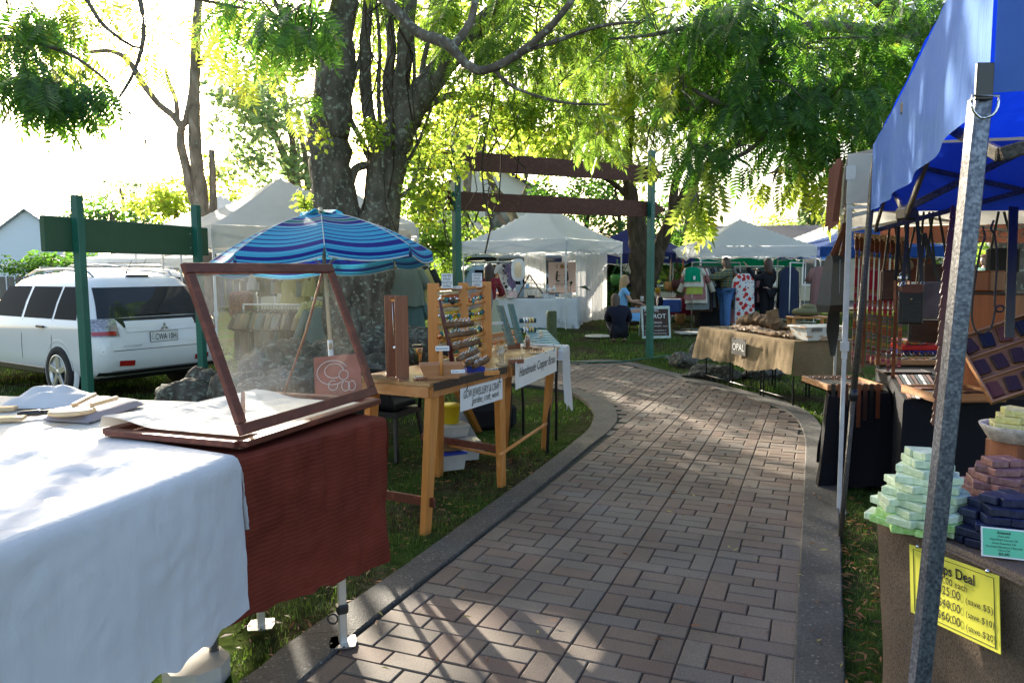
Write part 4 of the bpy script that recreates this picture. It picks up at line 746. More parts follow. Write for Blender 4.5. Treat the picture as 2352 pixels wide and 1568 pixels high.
for k in range(NP):
    a0, a1_ = 2*PI*(k+.32)/NP, 2*PI*(k+1.32)/NP; nu, nv_ = 8, 22; vs_ = []
    for j in range(nv_+1):
        v = .05+.95*j/nv_
        for i in range(nu+1):
            u = i/nu; A0 = upt(a0, 1, v); A1_ = upt(a1_, 1, v); p = A0.lerp(A1_, u)-n*(.035*math.sin(PI*u)*v); vs_.append(p); attr.append(v*.97)
    mb.smooth(); mb.add(vs_, [(j*(nu+1)+i, j*(nu+1)+i+1, (j+1)*(nu+1)+i+1, (j+1)*(nu+1)+i) for j in range(nv_) for i in range(nu)])
    vs_ = []; out = (upt((a0+a1_)/2, 1, 1)-hub); out = (out-n*out.dot(n)).normalized()
    for j in range(4):
        v = j/3
        for i in range(nu+1):
            u = i/nu; p = upt(a0, 1, 1).lerp(upt(a1_, 1, 1), u)-n*(.035*math.sin(PI*u)+.075*v)+out*(.012*v)+(upt(a1_, 1, 1)-upt(a0, 1, 1))*(-.03*v*(2*u-1)); vs_.append(p); attr.append(.97-.18*v if j else .97)
    mb.add(vs_, [(j*(nu+1)+i, j*(nu+1)+i+1, (j+1)*(nu+1)+i+1, (j+1)*(nu+1)+i) for j in range(3) for i in range(nu)]); pip.tube(vs_[-nu-1:], .006, 5)
    pip.tube([upt(a0, 1, .05+.95*j/10)+n*.002 for j in range(11)], .0035, 4)
cn = mb.build('canopy', UM, um); at = cn.data.attributes.new('st', 'FLOAT', 'POINT'); at.data.foreach_set('value', attr); pip.build('piping', PIP, cn)
mb = MB(); mb.smooth(); mb.add([hub+n*.035]+[hub+(e1*math.cos(a)+e2*math.sin(a))*.17*(1+.12*math.sin(a*3))-n*(.0+.02*math.sin(a*5)) for a in [2*PI*k/16 for k in range(16)]], [(0, k+1, (k+1) % 16+1) for k in range(16)]); vc = mb.build('vent_cap', UM, um); av = vc.data.attributes.new('st', 'FLOAT', 'POINT'); av.data.foreach_set('value', [.01]+[.2]*16)
mb = MB()
for k in range(NP): a = 2*PI*(k+.32)/NP; mb.tube([upt(a, .99, v)-n*.012 for v in (.03, .3, .6, 1)], .004, 5); mb.tube([upt(a, 1, .5)-n*.014, hub-n*.42], .003, 4)
mb.build('ribs', WHM, um); mb = MB(); mid = hub.lerp(foot, .62); mb.tube([hub+n*.05, mid], .016, 12); mb.build('pole', M('beige pole', (.5, .42, .3), .4, .05, 9, 0), um); mb = MB(); mb.tube([hub.lerp(foot, .58), foot+V((.0, 0, -foot.z-.03))], .02, 12); mb.build('pole_sleeve', WHITE, um)
# ================================================================ left foreground: cloth covered tables
MUSLIN = cloth('white muslin', (.60, .62, .66), .12, 700, .9, .04, bmp=.25, wr=.25); MUSLIN2 = cloth('cream white muslin', (.68, .66, .61), .12, 700, .9, .04, bmp=.2, wr=.5)
def ribbed():
    m, nt, b, o = newmat('ribbed rust red cloth'); tc = nt.nodes.new('ShaderNodeTexCoord'); mp = nt.nodes.new('ShaderNodeMapping'); L(nt, tc.outputs['Object'], mp.inputs[0]); mp.inputs['Scale'].default_value = (.35, .35, 1)
    wv = nt.nodes.new('ShaderNodeTexWave'); wv.wave_type = 'BANDS'; wv.bands_direction = 'Z'; wv.inputs['Scale'].default_value = 17; wv.inputs['Distortion'].default_value = 1.6; wv.inputs['Detail'].default_value = 2; wv.inputs['Detail Scale'].default_value = .6; L(nt, mp.outputs[0], wv.inputs[0])
    f = ntex(nt, 4, 5); mx = nt.nodes.new('ShaderNodeMix'); mx.data_type = 'RGBA'; L(nt, ramp(nt, wv.outputs['Fac'], [(.0, (0, 0, 0)), (.93, (0, 0, 0)), (1., (.28,)*3)]), mx.inputs[0])
    L(nt, ramp(nt, f, [(.3, (.10, .018, .011)), (.7, (.165, .03, .017))]), mx.inputs[6]); mx.inputs[7].default_value = (.3, .10, .06, 1); L(nt, mx.outputs[2], b.inputs['Base Color'])
    b.inputs['Roughness'].default_value = .75; b.inputs['Specular IOR Level'].default_value = .15; bump(nt, b, wv.outputs['Fac'], .22, .003); return m
RIB = ribbed(); MAHO = wood('reddish hardwood', (.10, .022, .012), (.19, .048, .024), 'Y', .55, 3, 0); PINE = wood('orange pine', (.55, .22, .05), (.66, .32, .10), 'Z', .5, 2.6); PINEX = wood('orange pine board', (.42, .17, .05), (.56, .27, .09), 'X', .45, 2.6, .2)
PLY = wood('varnished plywood', (.30, .15, .055), (.46, .26, .11), 'X', .35, 2.2, .3); REDW = wood('red brown hardwood', (.19, .065, .03), (.34, .14, .07), 'Z', .4, 3, .2); PALEW = wood('pale raw timber', (.50, .36, .21), (.64, .50, .32), 'X', .7)
t1 = [(-1.42, 1.20), (-1.02, 2.63), (-1.93, 3.12), (-2.35, 1.5)]
mb = MB(); drape(mb, t1, .985, [(.70, .55), (.3, .3), (.4, .4), (.6, .6)], amp=.024, flare=.015, n=90, m=40, seed=3.3, rag=.035, freq=7.5, top_noise=.022, rad=.04, nt=60, cr=.3)
mb.solo('tablecloth', MUSLIN, 'large white muslin cloth with frayed hem over the nearest left table', 'tablecloth')
def trestle(name, lab, P4, z, mat, cat='table', lr=.02, inset=.08, lm=None, group=None, legs=True):
    c = sum((V((p[0], p[1], 0)) for p in P4), V())/4; r_ = wthing(name, lab, cat, c, group); mb = MB(); q = [V((p[0], p[1], z-.03)) for p in P4]
    mb.add(q+[p+V((0, 0, .025)) for p in q], [(3, 2, 1, 0), (4, 5, 6, 7)]+[(i, (i+1) % 4, 4+(i+1) % 4, 4+i) for i in range(4)]); mb.build('table_top', mat, r_)
    if legs:
        for p in P4: a = c+(V((p[0], p[1], 0))-c)*(1-inset); mb = MB(); g_ = gz(a.x, a.y)-.03; mb.tube([(a.x, a.y, g_), (a.x, a.y, z-.03)], lr, 10); mb.build('leg', lm or STEEL, r_)
    return r_
trestle('folding_table', 'folding table hidden under the large white muslin cloth', [(-1.45, 1.3), (-1.03, 2.6), (-1.88, 3.0), (-2.25, 1.6)], .98, WHITE, legs=False)
t2 = [(-1.04, 2.60), (-.60, 3.38), (-1.30, 3.78), (-1.72, 3.02)]
mb = MB(); drape(mb, t2, .972, [(.62, .68), (.6, .5), (.3, .3), (.4, .6)], amp=.02, flare=-.01, n=80, m=36, seed=8.1, rag=.014, freq=4.3, rad=.02, nt=10, cr=.8)
mb.solo('tablecloth', RIB, 'rust red ribbed cloth hanging from the display case table', 'tablecloth')
rt = wthing('display_table', 'table with pale metal legs under the rust red cloth', 'table', (-1.17, 3.2, 0)); mb = MB(); q = [V((p[0]*.99-.01, p[1], .94)) for p in t2]
mb.add(q+[p+V((0, 0, .025)) for p in q], [(3, 2, 1, 0), (4, 5, 6, 7)]+[(i, (i+1) % 4, 4+(i+1) % 4, 4+i) for i in range(4)]); mb.build('table_top', WHITE, rt); ALU = M('ribbed aluminium', (.62, .6, .55), .38, .06, 9, .1, .6, sxyz=(40, 40, .3))
for (px, py) in ((788, 1478), (600, 1438), (700, 1330)):
    f = G(px, py); mb = MB(); mb.box((f.x, f.y, .47), (.034, .034, .94), .45, .003); lg = mb.build('leg', ALU, rt)
    mb = MB(); pr_ = [(.075*math.cos(a)*(1 if k % 2 else .8), .075*math.sin(a)*(1 if k % 2 else .8)) for k, a in enumerate([2*PI*j/8+.2 for j in range(8)])]; mb.prism(pr_, (f.x, f.y, .006), (1, 0, 0), (0, 1, 0), (0, 0, 1), .006); fp = mb.build('foot_plate', STEEL, lg)
    mb = MB(); 
    for a in (.4, 1.9, 3.5, 5.): mb = MB(); mb.lathe([(0, 0), (.007, 0)], (f.x+.052*math.cos(a), f.y+.052*math.sin(a), .0128), 8); mb.build('hole', INK, fp)
    mb = MB(); mb.box((f.x, f.y, .165), (.05, .05, .045), .45, .008); mb.tube([V((f.x, f.y, .13))+V((-.035-.022*math.cos(a), -.03, .022*math.sin(a))) for a in [2*PI*k/12 for k in range(13)]], .004, 6); mb.build('clamp', BLP, lg)
mb = MB(); c = G(452, 1545); mb.prism([(.1*math.cos(a)*1.3, .1*math.sin(a)*1.3) for a in [2*PI*j/8+.39 for j in range(8)]], (c.x, c.y, -.03), (1, 0, 0), (0, 1, 0), (0, 0, 1), .085); mb.solo('stone_slab', M('pale concrete', (.5, .47, .42), .8, .1, 8, .2), 'pale eight sided concrete slab on the grass under the muslin cloth', 'slab')
# rear white table and what lies on it
t3 = [tuple(G(-180, 1010, .96).xy), tuple(G(500, 1012, .96).xy), tuple(G(575, 925, .96).xy), tuple(G(-180, 903, .96).xy)]
mb = MB(); drape(mb, t3, .955, [(.2, .2), (.3, .3), (.35, .35), (.3, .3)], amp=.015, n=20, m=8, seed=5.5, top_noise=.008, nt=30); mb.solo('tablecloth', MUSLIN2, 'cream white cloth on the rear table beside the green posts', 'tablecloth')
trestle('folding_table', 'low table under the cream white cloth beside the green posts', t3, .95, WHITE)
def on(px, py, z=.965): return G(px, py, z)
mb = MB(); a, b_, c, d = on(100, 965), on(205, 972), on(335, 930), on(232, 918)
mb.smooth(); 
def cush(u, v):
    p = a.lerp(b_, u).lerp(d.lerp(c, u), v); e = (1-abs(2*u-1)**8)*(1-abs(2*v-1)**8); return p+V((0, 0, .004+.034*e**.5+.004*nz(u*4, v*4)))
mb.grid(18, 18, cush); mb.grid(18, 1, lambda u, v: a.lerp(b_, u)+V((0, 0, .01*v))); mb.solo('seat_cushion', cloth('grey felt', (.26, .24, .27), 0, 900, bmp=.4), 'flat grey felt cushion lying on the rear white table', 'cushion')
c = on(165, 938, 1.02); mb = MB(); mb.lathe([(0, .018), (.088, .018), (.095, .013), (.097, 0), (0, 0)], (c.x, c.y, 1.0), 36); mb.solo('wooden_disc', PALEW, 'pale round wooden disc resting on the grey cushion', 'disc')
for (p0, p1, w_, lab) in (((168, 930), (218, 905), .022, 'short pale timber stick lying nearer the green post'), ((208, 930), (270, 913), .026, 'longer pale timber stick lying right of the round disc')):
    mb = MB(); mb.beam(on(*p0, 1.025), on(*p1, 1.04), .02, w_*.7, bev=.002); mb.solo('timber_stick', PALEW, lab, 'stick')
for (p, s_, lab) in (((5, 943), (.12, .06, .018), 'pale wooden block at the left edge behind the flat one'), ((20, 966), (.13, .07, .018), 'flat pale wooden block nearest on the rear white table'), ((80, 935), (.1, .05, .012), 'brown wooden offcut behind the black tool')):
    c = on(*p); mb = MB(); mb.box(c+V((0, 0, s_[2]/2+.002)), s_, .25, .003); mb.solo('wooden_block', PALEW if s_[1] > .055 else REDW, lab, 'block')
mb = MB(); p0, p1 = on(40, 951, .985), on(135, 944, .985); mb.tube([p0, p0.lerp(p1, .1), p0.lerp(p1, .5), p0.lerp(p1, .6)], [.010, .015, .015, .012], 8); tl = wthing('hand_tool', 'black handled hand tool lying in front of the wooden disc', 'tool', p0.xy.to_3d()+V((0, 0, .96))); mb.build('handle', BLP, tl)
mb = MB(); mb.beam(p0.lerp(p1, .6), p1, .012, .022, bev=.003); mb.build('blade', BLM, tl)
a = on(110, 930); mb = MB(); mb.grid(22, 14, lambda u, v: a+V(((u-.5)*.42, (v-.35)*.3, .002+.085*max(0, math.sin(PI*u)*math.sin(PI*v))**.7*(1+.5*nz(u*5, v*5))))); mb.solo('folded_cloth', MUSLIN, 'rumpled white cloth heap at the back of the rear white table', 'cloth')
# timber display case with its glass lid propped open
Ax, Bx = V((-.995, 2.70, .985)), V((-.66, 3.60, .985)); dx = (Bx-Ax).normalized(); lx = V((-dx.y, dx.x, 0)); Lc = (Bx-Ax).length; Wc = .66
case = wthing('display_case', 'open timber display case with a dusty glass lid propped up', 'display case', Ax+dx*Lc/2+lx*Wc/2-V((0, 0, .01))); mb = MB(); h = .05
for (p, q) in ((Ax, Bx), (Ax+lx*Wc, Bx+lx*Wc)): mb.beam(p+V((0, 0, h/2)), q+V((0, 0, h/2)), h, .024, bev=.003)
for (p, q) in ((Ax+lx*.013, Ax+lx*(Wc-.013)), (Bx+lx*.013, Bx+lx*(Wc-.013))): mb.beam(p+V((0, 0, h/2)), q+V((0, 0, h/2)), h-.002, .024, bev=.003)
mb.build('tray_frame', MAHO, case); mb = MB(); q = [Ax, Bx, Bx+lx*Wc, Ax+lx*Wc]; mb.add([p+V((0, 0, .004)) for p in q], [(0, 1, 2, 3)]); mb.build('tray_floor', MAHO, case)
up = (lx*.24+V((0, 0, .63))); upn = up.normalized(); HH = up.length; nn_ = dx.cross(upn); A0, B0 = Ax+V((0, 0, h+.006))+nn_*0, Bx+V((0, 0, h+.006)); bw = .042; mb = MB()
def lb_(p, q, w_=.042): mb.beam(p, q, w_, .022, up=nn_, bev=.003) if False else mb.box((p+q)/2, ((q-p).length, w_, .024), Matrix(((q-p).normalized(), nn_.cross((q-p).normalized()), nn_)).transposed(), .003)
lb_(A0+upn*bw/2, B0+upn*bw/2); lb_(A0+upn*(HH-bw/2), B0+upn*(HH-bw/2)); lb_(A0+dx*bw/2+upn*(bw+.001), A0+dx*bw/2+upn*(HH-bw-.001)); lb_(B0-dx*bw/2+upn*(bw+.001), B0-dx*bw/2+upn*(HH-bw-.001)); lid = mb.build('lid_frame', MAHO, case)
def glass_mat():
    m, nt, b, o = newmat('dusty glass'); t = nt.nodes.new('ShaderNodeBsdfTransparent'); t.inputs[0].default_value = (.93, .95, .94, 1); gl = nt.nodes.new('ShaderNodeBsdfGlossy'); gl.inputs['Roughness'].default_value = .03
    fr = nt.nodes.new('ShaderNodeFresnel'); fr.inputs[0].default_value = 1.45; m1 = nt.nodes.new('ShaderNodeMixShader'); L(nt, fr.outputs[0], m1.inputs[0]); L(nt, t.outputs[0], m1.inputs[1]); L(nt, gl.outputs[0], m1.inputs[2])
    df = nt.nodes.new('ShaderNodeBsdfTranslucent'); df.inputs[0].default_value = (.8, .8, .78, 1); n1 = ramp(nt, ntex(nt, 130, 3), [(.69, (0, 0, 0)), (.75, (.4,)*3)]); n2 = ramp(nt, ntex(nt, 5, 5), [(.35, (.015,)*3), (.8, (.07,)*3)])
    ad = nt.nodes.new('ShaderNodeMath'); ad.operation = 'MAXIMUM'; L(nt, n1, ad.inputs[0]); L(nt, n2, ad.inputs[1]); m2 = nt.nodes.new('ShaderNodeMixShader'); L(nt, ad.outputs[0], m2.inputs[0]); L(nt, m1.outputs[0], m2.inputs[1]); L(nt, df.outputs[0], m2.inputs[2]); L(nt, m2.outputs[0], o.inputs[0]); return m
mb = MB(); q = [A0+dx*.035+upn*.035, B0-dx*.035+upn*.035, B0-dx*.035+upn*(HH-.035), A0+dx*.035+upn*(HH-.035)]; mb.add(q, [(0, 1, 2, 3)]); mb.build('glass_pane', glass_mat(), lid)
mb = MB(); mb.tube([Ax+lx*.55+dx*.97+V((0, 0, .03)), Ax+lx*.4+dx*.965+V((0, 0, .35)), B0-dx*.05+upn*(HH-.02)+lx*.015], .0065, 8); mb.build('prop_stick', REDW, case)
mb = MB(); mb.tube([on(557, 968, 1.03), on(557, 968, 1.03)+V((.0, .02, .12))], [.012, .008], 6); mb.build('lid_catch', MAHO, case)
def traycloth(u, v):
    p = Ax+dx*(.02+u*(Lc-.04))+lx*(.02+v*(Wc+.01)); e = min(1, 8*min(u, 1-u, v, 1-v)); return p+V((0, 0, .018+.055*e*(.35+.4*nz(p.x*3+3, p.y*4)+.25*nz(p.x*11, p.y*9))+.032*ss(.6, .95, v)+.03*ss(.3, 0, u)))
mb = MB(); mb.grid(60, 50, traycloth); mb.grid(40, 6, lambda u, v: traycloth(u, 1)+lx*(.03*v)+V((0, 0, .01*math.sin(v*3)-.05*v*v))); mb.solo('crumpled_cloth', MUSLIN2, 'crumpled cream cloth lining the open timber display case', 'cloth')
# red board with line drawing, a solid stand-in for a lid reflection
bo = A(776, 862, 4.6); ex = V((.96, -.1, .09)).normalized(); ey = V((.12, .2, 1)).normalized(); ey = (ey-ex*ey.dot(ex)).normalized(); mb = MB(); mb.box(bo, (.30, .25, .012), Matrix((ex, ey, ex.cross(ey))).transposed(), .002)
sb = wthing('reflected_board', 'small red brown board with a white looping line drawing behind the glass lid', 'board', V((bo.x, bo.y, .72))); mb.build('panel', M('faded red paint', (.32, .10, .07), .6, .2, 8, .1), sb); nn2 = ex.cross(ey); mb = MB(); 
if nn2.y > 0: nn2 = -nn2
for (cx, cy, rx, ry, a0, a1_) in ((-.03, .02, .10, .075, .4, 5.6), (-.02, .03, .06, .045, 0, 5.2), (.04, .0, .03, .03, 0, 6.3), (.05, -.07, .025, .03, 2, 8), (.09, -.07, .022, .03, 2, 8), (-.03, -.06, .03, .03, 1, 6.5)): mb.tube([bo+ex*(cx+rx*math.cos(a))+ey*(cy+ry*math.sin(a))+nn2*.009 for a in [a0+(a1_-a0)*k/20 for k in range(21)]], .0022, 4)
mb.build('line_drawing', WHITE, sb); mb = MB(); mb.tube([bo-ey*.11+nn2*-.01, V((bo.x, bo.y+.2, .0))], .015, 6); mb.build('stake', REDW, sb)
# ================================================================ rocks and plants round the big tree
ROCK = bark('lichened rock', (.05, .045, .038), (.17, .16, .14), (.22, .24, .2), .03)
def rock(c, r, seed, lab, group='rocks round the foot of the big tree'):
    mb = MB(); mb.smooth(); n1, n2 = 26, 18; vs_ = []
    for i in range(n2+1):
        t = PI*i/n2
        for k in range(n1):
            a = 2*PI*k/n1; d = V((math.sin(t)*math.cos(a), math.sin(t)*math.sin(a), math.cos(t))); q = d*1.3+V((seed*3.1, 0, 0)); s_ = 1+.35*noise.noise(q)+.22*abs(noise.noise(q*2.3))+.08*noise.noise(q*6); vs_.append(V(c)+V((d.x*r[0], d.y*r[1], d.z*r[2]))*s_)
    mb.add(vs_, [(i*n1+k, (i+1)*n1+k, (i+1)*n1+(k+1) % n1, i*n1+(k+1) % n1) for i in range(n2) for k in range(n1)]); return mb.solo('rock', ROCK, lab, 'rock', group)
rk = [((425, 905, 6.6), (.26, .2, .17), 'squat lichened rock in front of the second green post'), ((475, 885, 6.9), (.2, .2, .2), 'pointed lichened rock just right of the second green post'), ((365, 925, 6.5), (.2, .12, .07), 'low flat rock left of the squat rock'), ((560, 900, 6.5), (.3, .25, .22), 'rock seen low through the left of the glass lid'), ((650, 850, 7.2), (.45, .3, .3), 'broad grey rock seen in the middle of the glass lid'), ((600, 905, 6.0), (.25, .2, .16), 'nearest rounded rock seen through the glass lid'), ((720, 880, 6.8), (.4, .3, .25), 'dark rock behind the painted red board'), ((760, 830, 7.4), (.3, .3, .26), 'upper rock leaning on the big trunk'), ((690, 815, 8.0), (.28, .25, .22), 'small rock on top of the pile left of the trunk'), ((840, 815, 7.8), (.26, .25, .24), 'rounded mossy rock right of the big trunk'), ((890, 800, 8.4), (.3, .25, .26), 'rock behind the tall plank necklace stand'), ((860, 870, 7.2), (.3, .25, .25), 'dark rock behind the black chair'), ((950, 790, 8.6), (.3, .25, .25), 'rock behind the earring rack')]
for i, ((px, py, Y), r, lab) in enumerate(rk): c = A(px, py, Y); rock((c.x, c.y, max(c.z-.05, r[2]*.45)), r, i+1, lab)
def plant(lab, c, n, ln, mat, spread=.6, wd=.35, name='leafy_plant'):
    r_ = wthing(name, lab, 'plant', c); mb = MB(); random.seed(int(c[0]*100)); mb2 = MB()
    for k in range(n):
        a = random.uniform(0, 2*PI); d = V((math.cos(a)*spread, math.sin(a)*spread, random.uniform(.3, 1))).normalized(); e = d.cross(V((0, 0, 1))).normalized(); b0 = V(c)+d*ln*random.uniform(.2, .8); l = ln*random.uniform(.4, .7)
        mb.tube([V(c), b0], .003, 4); q = V((d.x, d.y, d.z*.2)); mb2.add([b0, b0+q*l*.5+e*l*wd, b0+q*l-V((0, 0, l*.2)), b0+q*l*.5-e*l*wd], [(0, 1, 2, 3)])
    mb.build('stem', BK_B, r_); mb2.build('foliage', mat, r_)
c = A(398, 888, 6.9); plant('young leafy sapling beside the rocks below the white car', (c.x, c.y, .05), 16, .22, LF_HEDGE, .7)
c = A(690, 470, 8); c = G(500, 880); plant('bright green weed growing between the rocks', (c.x, c.y+.4, .1), 10, .15, LF_IVY)
# ================================================================ timber jewellery tables beside the path
SILV = M('silver', (.75, .75, .76), .22, .1, 30, .1, 1.); COPR = M('copper', (.62, .27, .14), .25, .15, 30, .1, 1.); BRASS = M('brass', (.6, .45, .18), .28, .1, 30, .1, 1.); TURQ = M('turquoise beads', (.03, .24, .25), .3, .4, 60, .4, island=True)
LOG = bark('rough branch bark', (.10, .055, .03), (.3, .2, .13), (.36, .28, .2), -.04); BURG = M('burgundy plastic', (.08, .012, .015), .35, .1, 5, .02); YELC = M('yellow card', (.72, .55, .02), .6, .05, 5, 0); ORGC = M('orange card', (.6, .14, .02), .6, .05, 5, 0); DKT = M('dark teal felt', (.01, .06, .08), .9, .1, 5, .1)
ZT = .95
def jt(P4, lab, legs, name='trestle_table'):
    c = sum((V((p[0], p[1], 0)) for p in P4), V())/4; r_ = wthing(name, lab, 'table', c); mb = MB(); q = [V((p[0], p[1], ZT-.022)) for p in P4]
    mb.add(q+[p+V((0, 0, .022)) for p in q], [(3, 2, 1, 0), (4, 5, 6, 7)]+[(i, (i+1) % 4, 4+(i+1) % 4, 4+i) for i in range(4)]); mb.build('table_top', PLY, r_)
    for i in range(4):
        a, b_ = q[i].lerp(c+V((0, 0, ZT-.022)), .02), q[(i+1) % 4].lerp(c+V((0, 0, ZT-.022)), .02); mb = MB(); mb.beam(a.lerp(b_, .012)-V((0, 0, .036)), a.lerp(b_, .988)-V((0, 0, .036)), .07, .02, up=(0, 0, 1)) if False else mb.box((a+b_)/2-V((0, 0, .037)), ((b_-a).length*.97, .022, .068), math.atan2((b_-a).y, (b_-a).x), .002); mb.build('apron', PINEX, r_)
    for (top, bot) in legs:
        mb = MB(); t_, b_ = V((top[0], top[1], ZT-.04)), V((bot[0], bot[1], -.03)); d = V((.45, .89, 0)); n_ = V((.89, -.45, 0)); vs_ = []
        for (p, w_) in ((b_, .034), (t_, .05)): vs_ += [p-d*w_-n_*.022, p+d*w_-n_*.022, p+d*w_+n_*.022, p-d*w_+n_*.022]
        mb.add(vs_, [(3, 2, 1, 0), (4, 5, 6, 7)]+[(i, (i+1) % 4, 4+(i+1) % 4, 4+i) for i in range(4)]); mb.build('leg', PINE, r_)
    return r_
F1, F2 = V((-.505, 4.55, 0)), V((-.035, 5.41, 0)); dT = (F2-F1).normalized(); lT = V((-dT.y, dT.x, 0)); nT = -lT
L1, L2 = F1+lT*.62, F2+lT*.62
def tw(s_, l, z=ZT): return F1+dT*s_+lT*l+V((0, 0, z))     # along the path, away from the path
j1 = jt([F1.xy, F2.xy, L2.xy, L1.xy], 'nearer orange pine trestle table with a plywood top', [(tw(.07, .03), G(977, 1215)), (tw(.93, .04), G(1152, 1108)), (tw(.10, .52), G(835, 1180)), (tw(.86, .52), G(1008, 1085))])
mb = MB(); a, b_ = G(985, 1215).xy.to_3d()+nT*.05+V((0, 0, .18)), tw(.05, .75, .18); mb.box((a+b_)/2, ((b_-a).length, .022, .06), math.atan2((b_-a).y, (b_-a).x), .003); mb.build('cross_rail', MAHO, j1)
mb = MB(); a, b_ = G(1000, 1085, 0)+V((-.12, .1, .28)), G(1155, 1108)+V((0, -.05, .27)); mb.box((a+b_)/2, ((b_-a).length, .02, .055), math.atan2((b_-a).y, (b_-a).x), .003); mb.build('cross_rail', MAHO, j1); mb = MB(); mb.tube([a+V((.1, .08, -.07)), b_+V((-.0, .08, -.07))], .012, 8); mb.build('dowel_rail', PINE, j1)
F2b, F3 = V((-.02, 5.44, 0)), V((.425, 6.70, 0)); d2 = (F3-F2b).normalized(); l2 = V((-d2.y, d2.x, 0))
def tw2(s_, l, z=ZT): return F2b+d2*s_+l2*l+V((0, 0, z))
j2 = jt([F2b.xy, F3.xy, (F3+l2*.62).xy, (F2b+l2*.62).xy], 'farther orange pine trestle table with a varnished top', [(tw2(.05, .04), G(1158, 1030)), (tw2(1.26, .05), G(1250, 1026)), (tw2(.08, .55), G(1100, 985)), (tw2(1.22, .55), G(1166, 958))])
mb = MB(); mb.tube([tw2(.05, .1, .26), tw2(1.26, .1, .26)], .014, 8); mb.build('dowel_rail', PINE, j2)
# carved dark edge strip with the hanging signs
mb = MB(); mb.box((tw(.03, -.012, .925)+tw(.95, -.012, .925))/2, ((tw(.03, 0)-tw(.95, 0)).length, .012, .05), math.atan2(dT.y, dT.x), .003); mb.build('edge_strip', wood('carved dark strip', (.025, .015, .012), (.12, .07, .05), 'X', .5, 12), j1)
def hung(p, ex, w_, h, tilt, lab, lines, name='hanging_sign', mat=WHITE, ink=INK, hooks=True):
    ex = V(ex).normalized(); n_ = V((ex.y, -ex.x, 0)).normalized(); ey = (V((0, 0, 1))+ex*tilt).normalized(); ex = (ex-ey*ex.dot(ey)).normalized(); nn = ex.cross(ey); p = V(p)   # p = top left corner
    r_ = wthing(name, lab, 'sign', p-ey*h); c = p+ex*w_/2-ey*h/2; mb = MB(); mb.box(c, (w_, h, .004), Matrix((ex, ey, nn)).transposed()); mb.build('panel', mat, r_)
    for (s_, x, y, hh, ww, sh) in lines: text(s_, hh, p+ex*(x*w_)-ey*(y*h)+nn*.004, ex, ey, ink, r_, width=ww*w_ if ww else None, shear=sh)
    if hooks:
        for f in (.12, .9):
            q = p+ex*w_*f+nn*.006; mb = MB(); mb.tube([q+ey*.035-nn*.004, q+ey*.03+nn*.006, q+ey*.005+nn*.008, q-ey*.012+nn*.003, q-ey*.018-nn*.0], .003, 6); mb.build('hook', BLM, r_)
    return r_
sp = RP(1057, 893, F1+nT*.03, nT); sq = RP(1153, 852, F1+nT*.03, nT); hung(sp, sq-sp, (sq-sp).length, .15, -.0, 'white sign reading GCW Jewellery and Craft hanging from the nearer table edge', [('GCW JEWELLERY & CRAFT', .06, .46, .072, .9, .25), ('gordies_craft_work', .24, .8, .062, .66, .3)])
sp = RP(1184, 832, F2b+nT*.03, -l2); sq = RP(1278, 791, F2b+nT*.03, -l2); hung(sp, sq-sp, (sq-sp).length, .205, 0., 'white sign reading Handmade Copper Brass hanging from the farther table edge', [('Handmade Copper Brass', .07, .58, .10, .88, .25)])
def solo_t(name, lab, cat, base, group=None): return wthing(name, lab, cat, base, group)
def at_t(px, py, z=ZT): return G(px, py, z)
# tall plank necklace stand
c = at_t(925, 872); st = solo_t('necklace_stand', 'tall stand of two red brown planks with silver necklaces hanging between', 'stand', c); ex = V((.95, .3, 0)).normalized(); ey = V((-.3, .95, 0))
rotS = Matrix((ex, ey, V((0, 0, 1)))).transposed()
for k, o in enumerate((V((0, 0, 0)), V((-.085, .12, 0)))): mb = MB(); mb.box(c+o+V((0, 0, .268)), (.082, .022, .53), rotS, .003); mb.build('plank', REDW, st)
mb = MB(); mb.box(c+V((-.04, .06, .009)), (.03, .3, .018), rotS, .002); mb.build('base', REDW, st); mb = MB(); mb.tube([c+V((0, 0, .50)), c+V((-.085, .12, .50))], .009, 8); mb.build('dowel', PINE, st)
for k in range(3):
    q = c+V((-.022-.02*k, .03+.03*k, .5)); mb = MB(); mb.tube([q+V((-.01, 0, 0)), q+V((-.006, 0, -.15)), q+V((.0, 0, -.27-.01*k)), q+V((.008, 0, -.15)), q+V((.01, 0, 0))], .0022, 5); nk = mb.build('necklace', SILV, st); mb = MB(); mb.ball(q+V((0, 0, -.285-.01*k)), (.012, .004, .014), 8, 6); mb.build('pendant', SILV, nk)
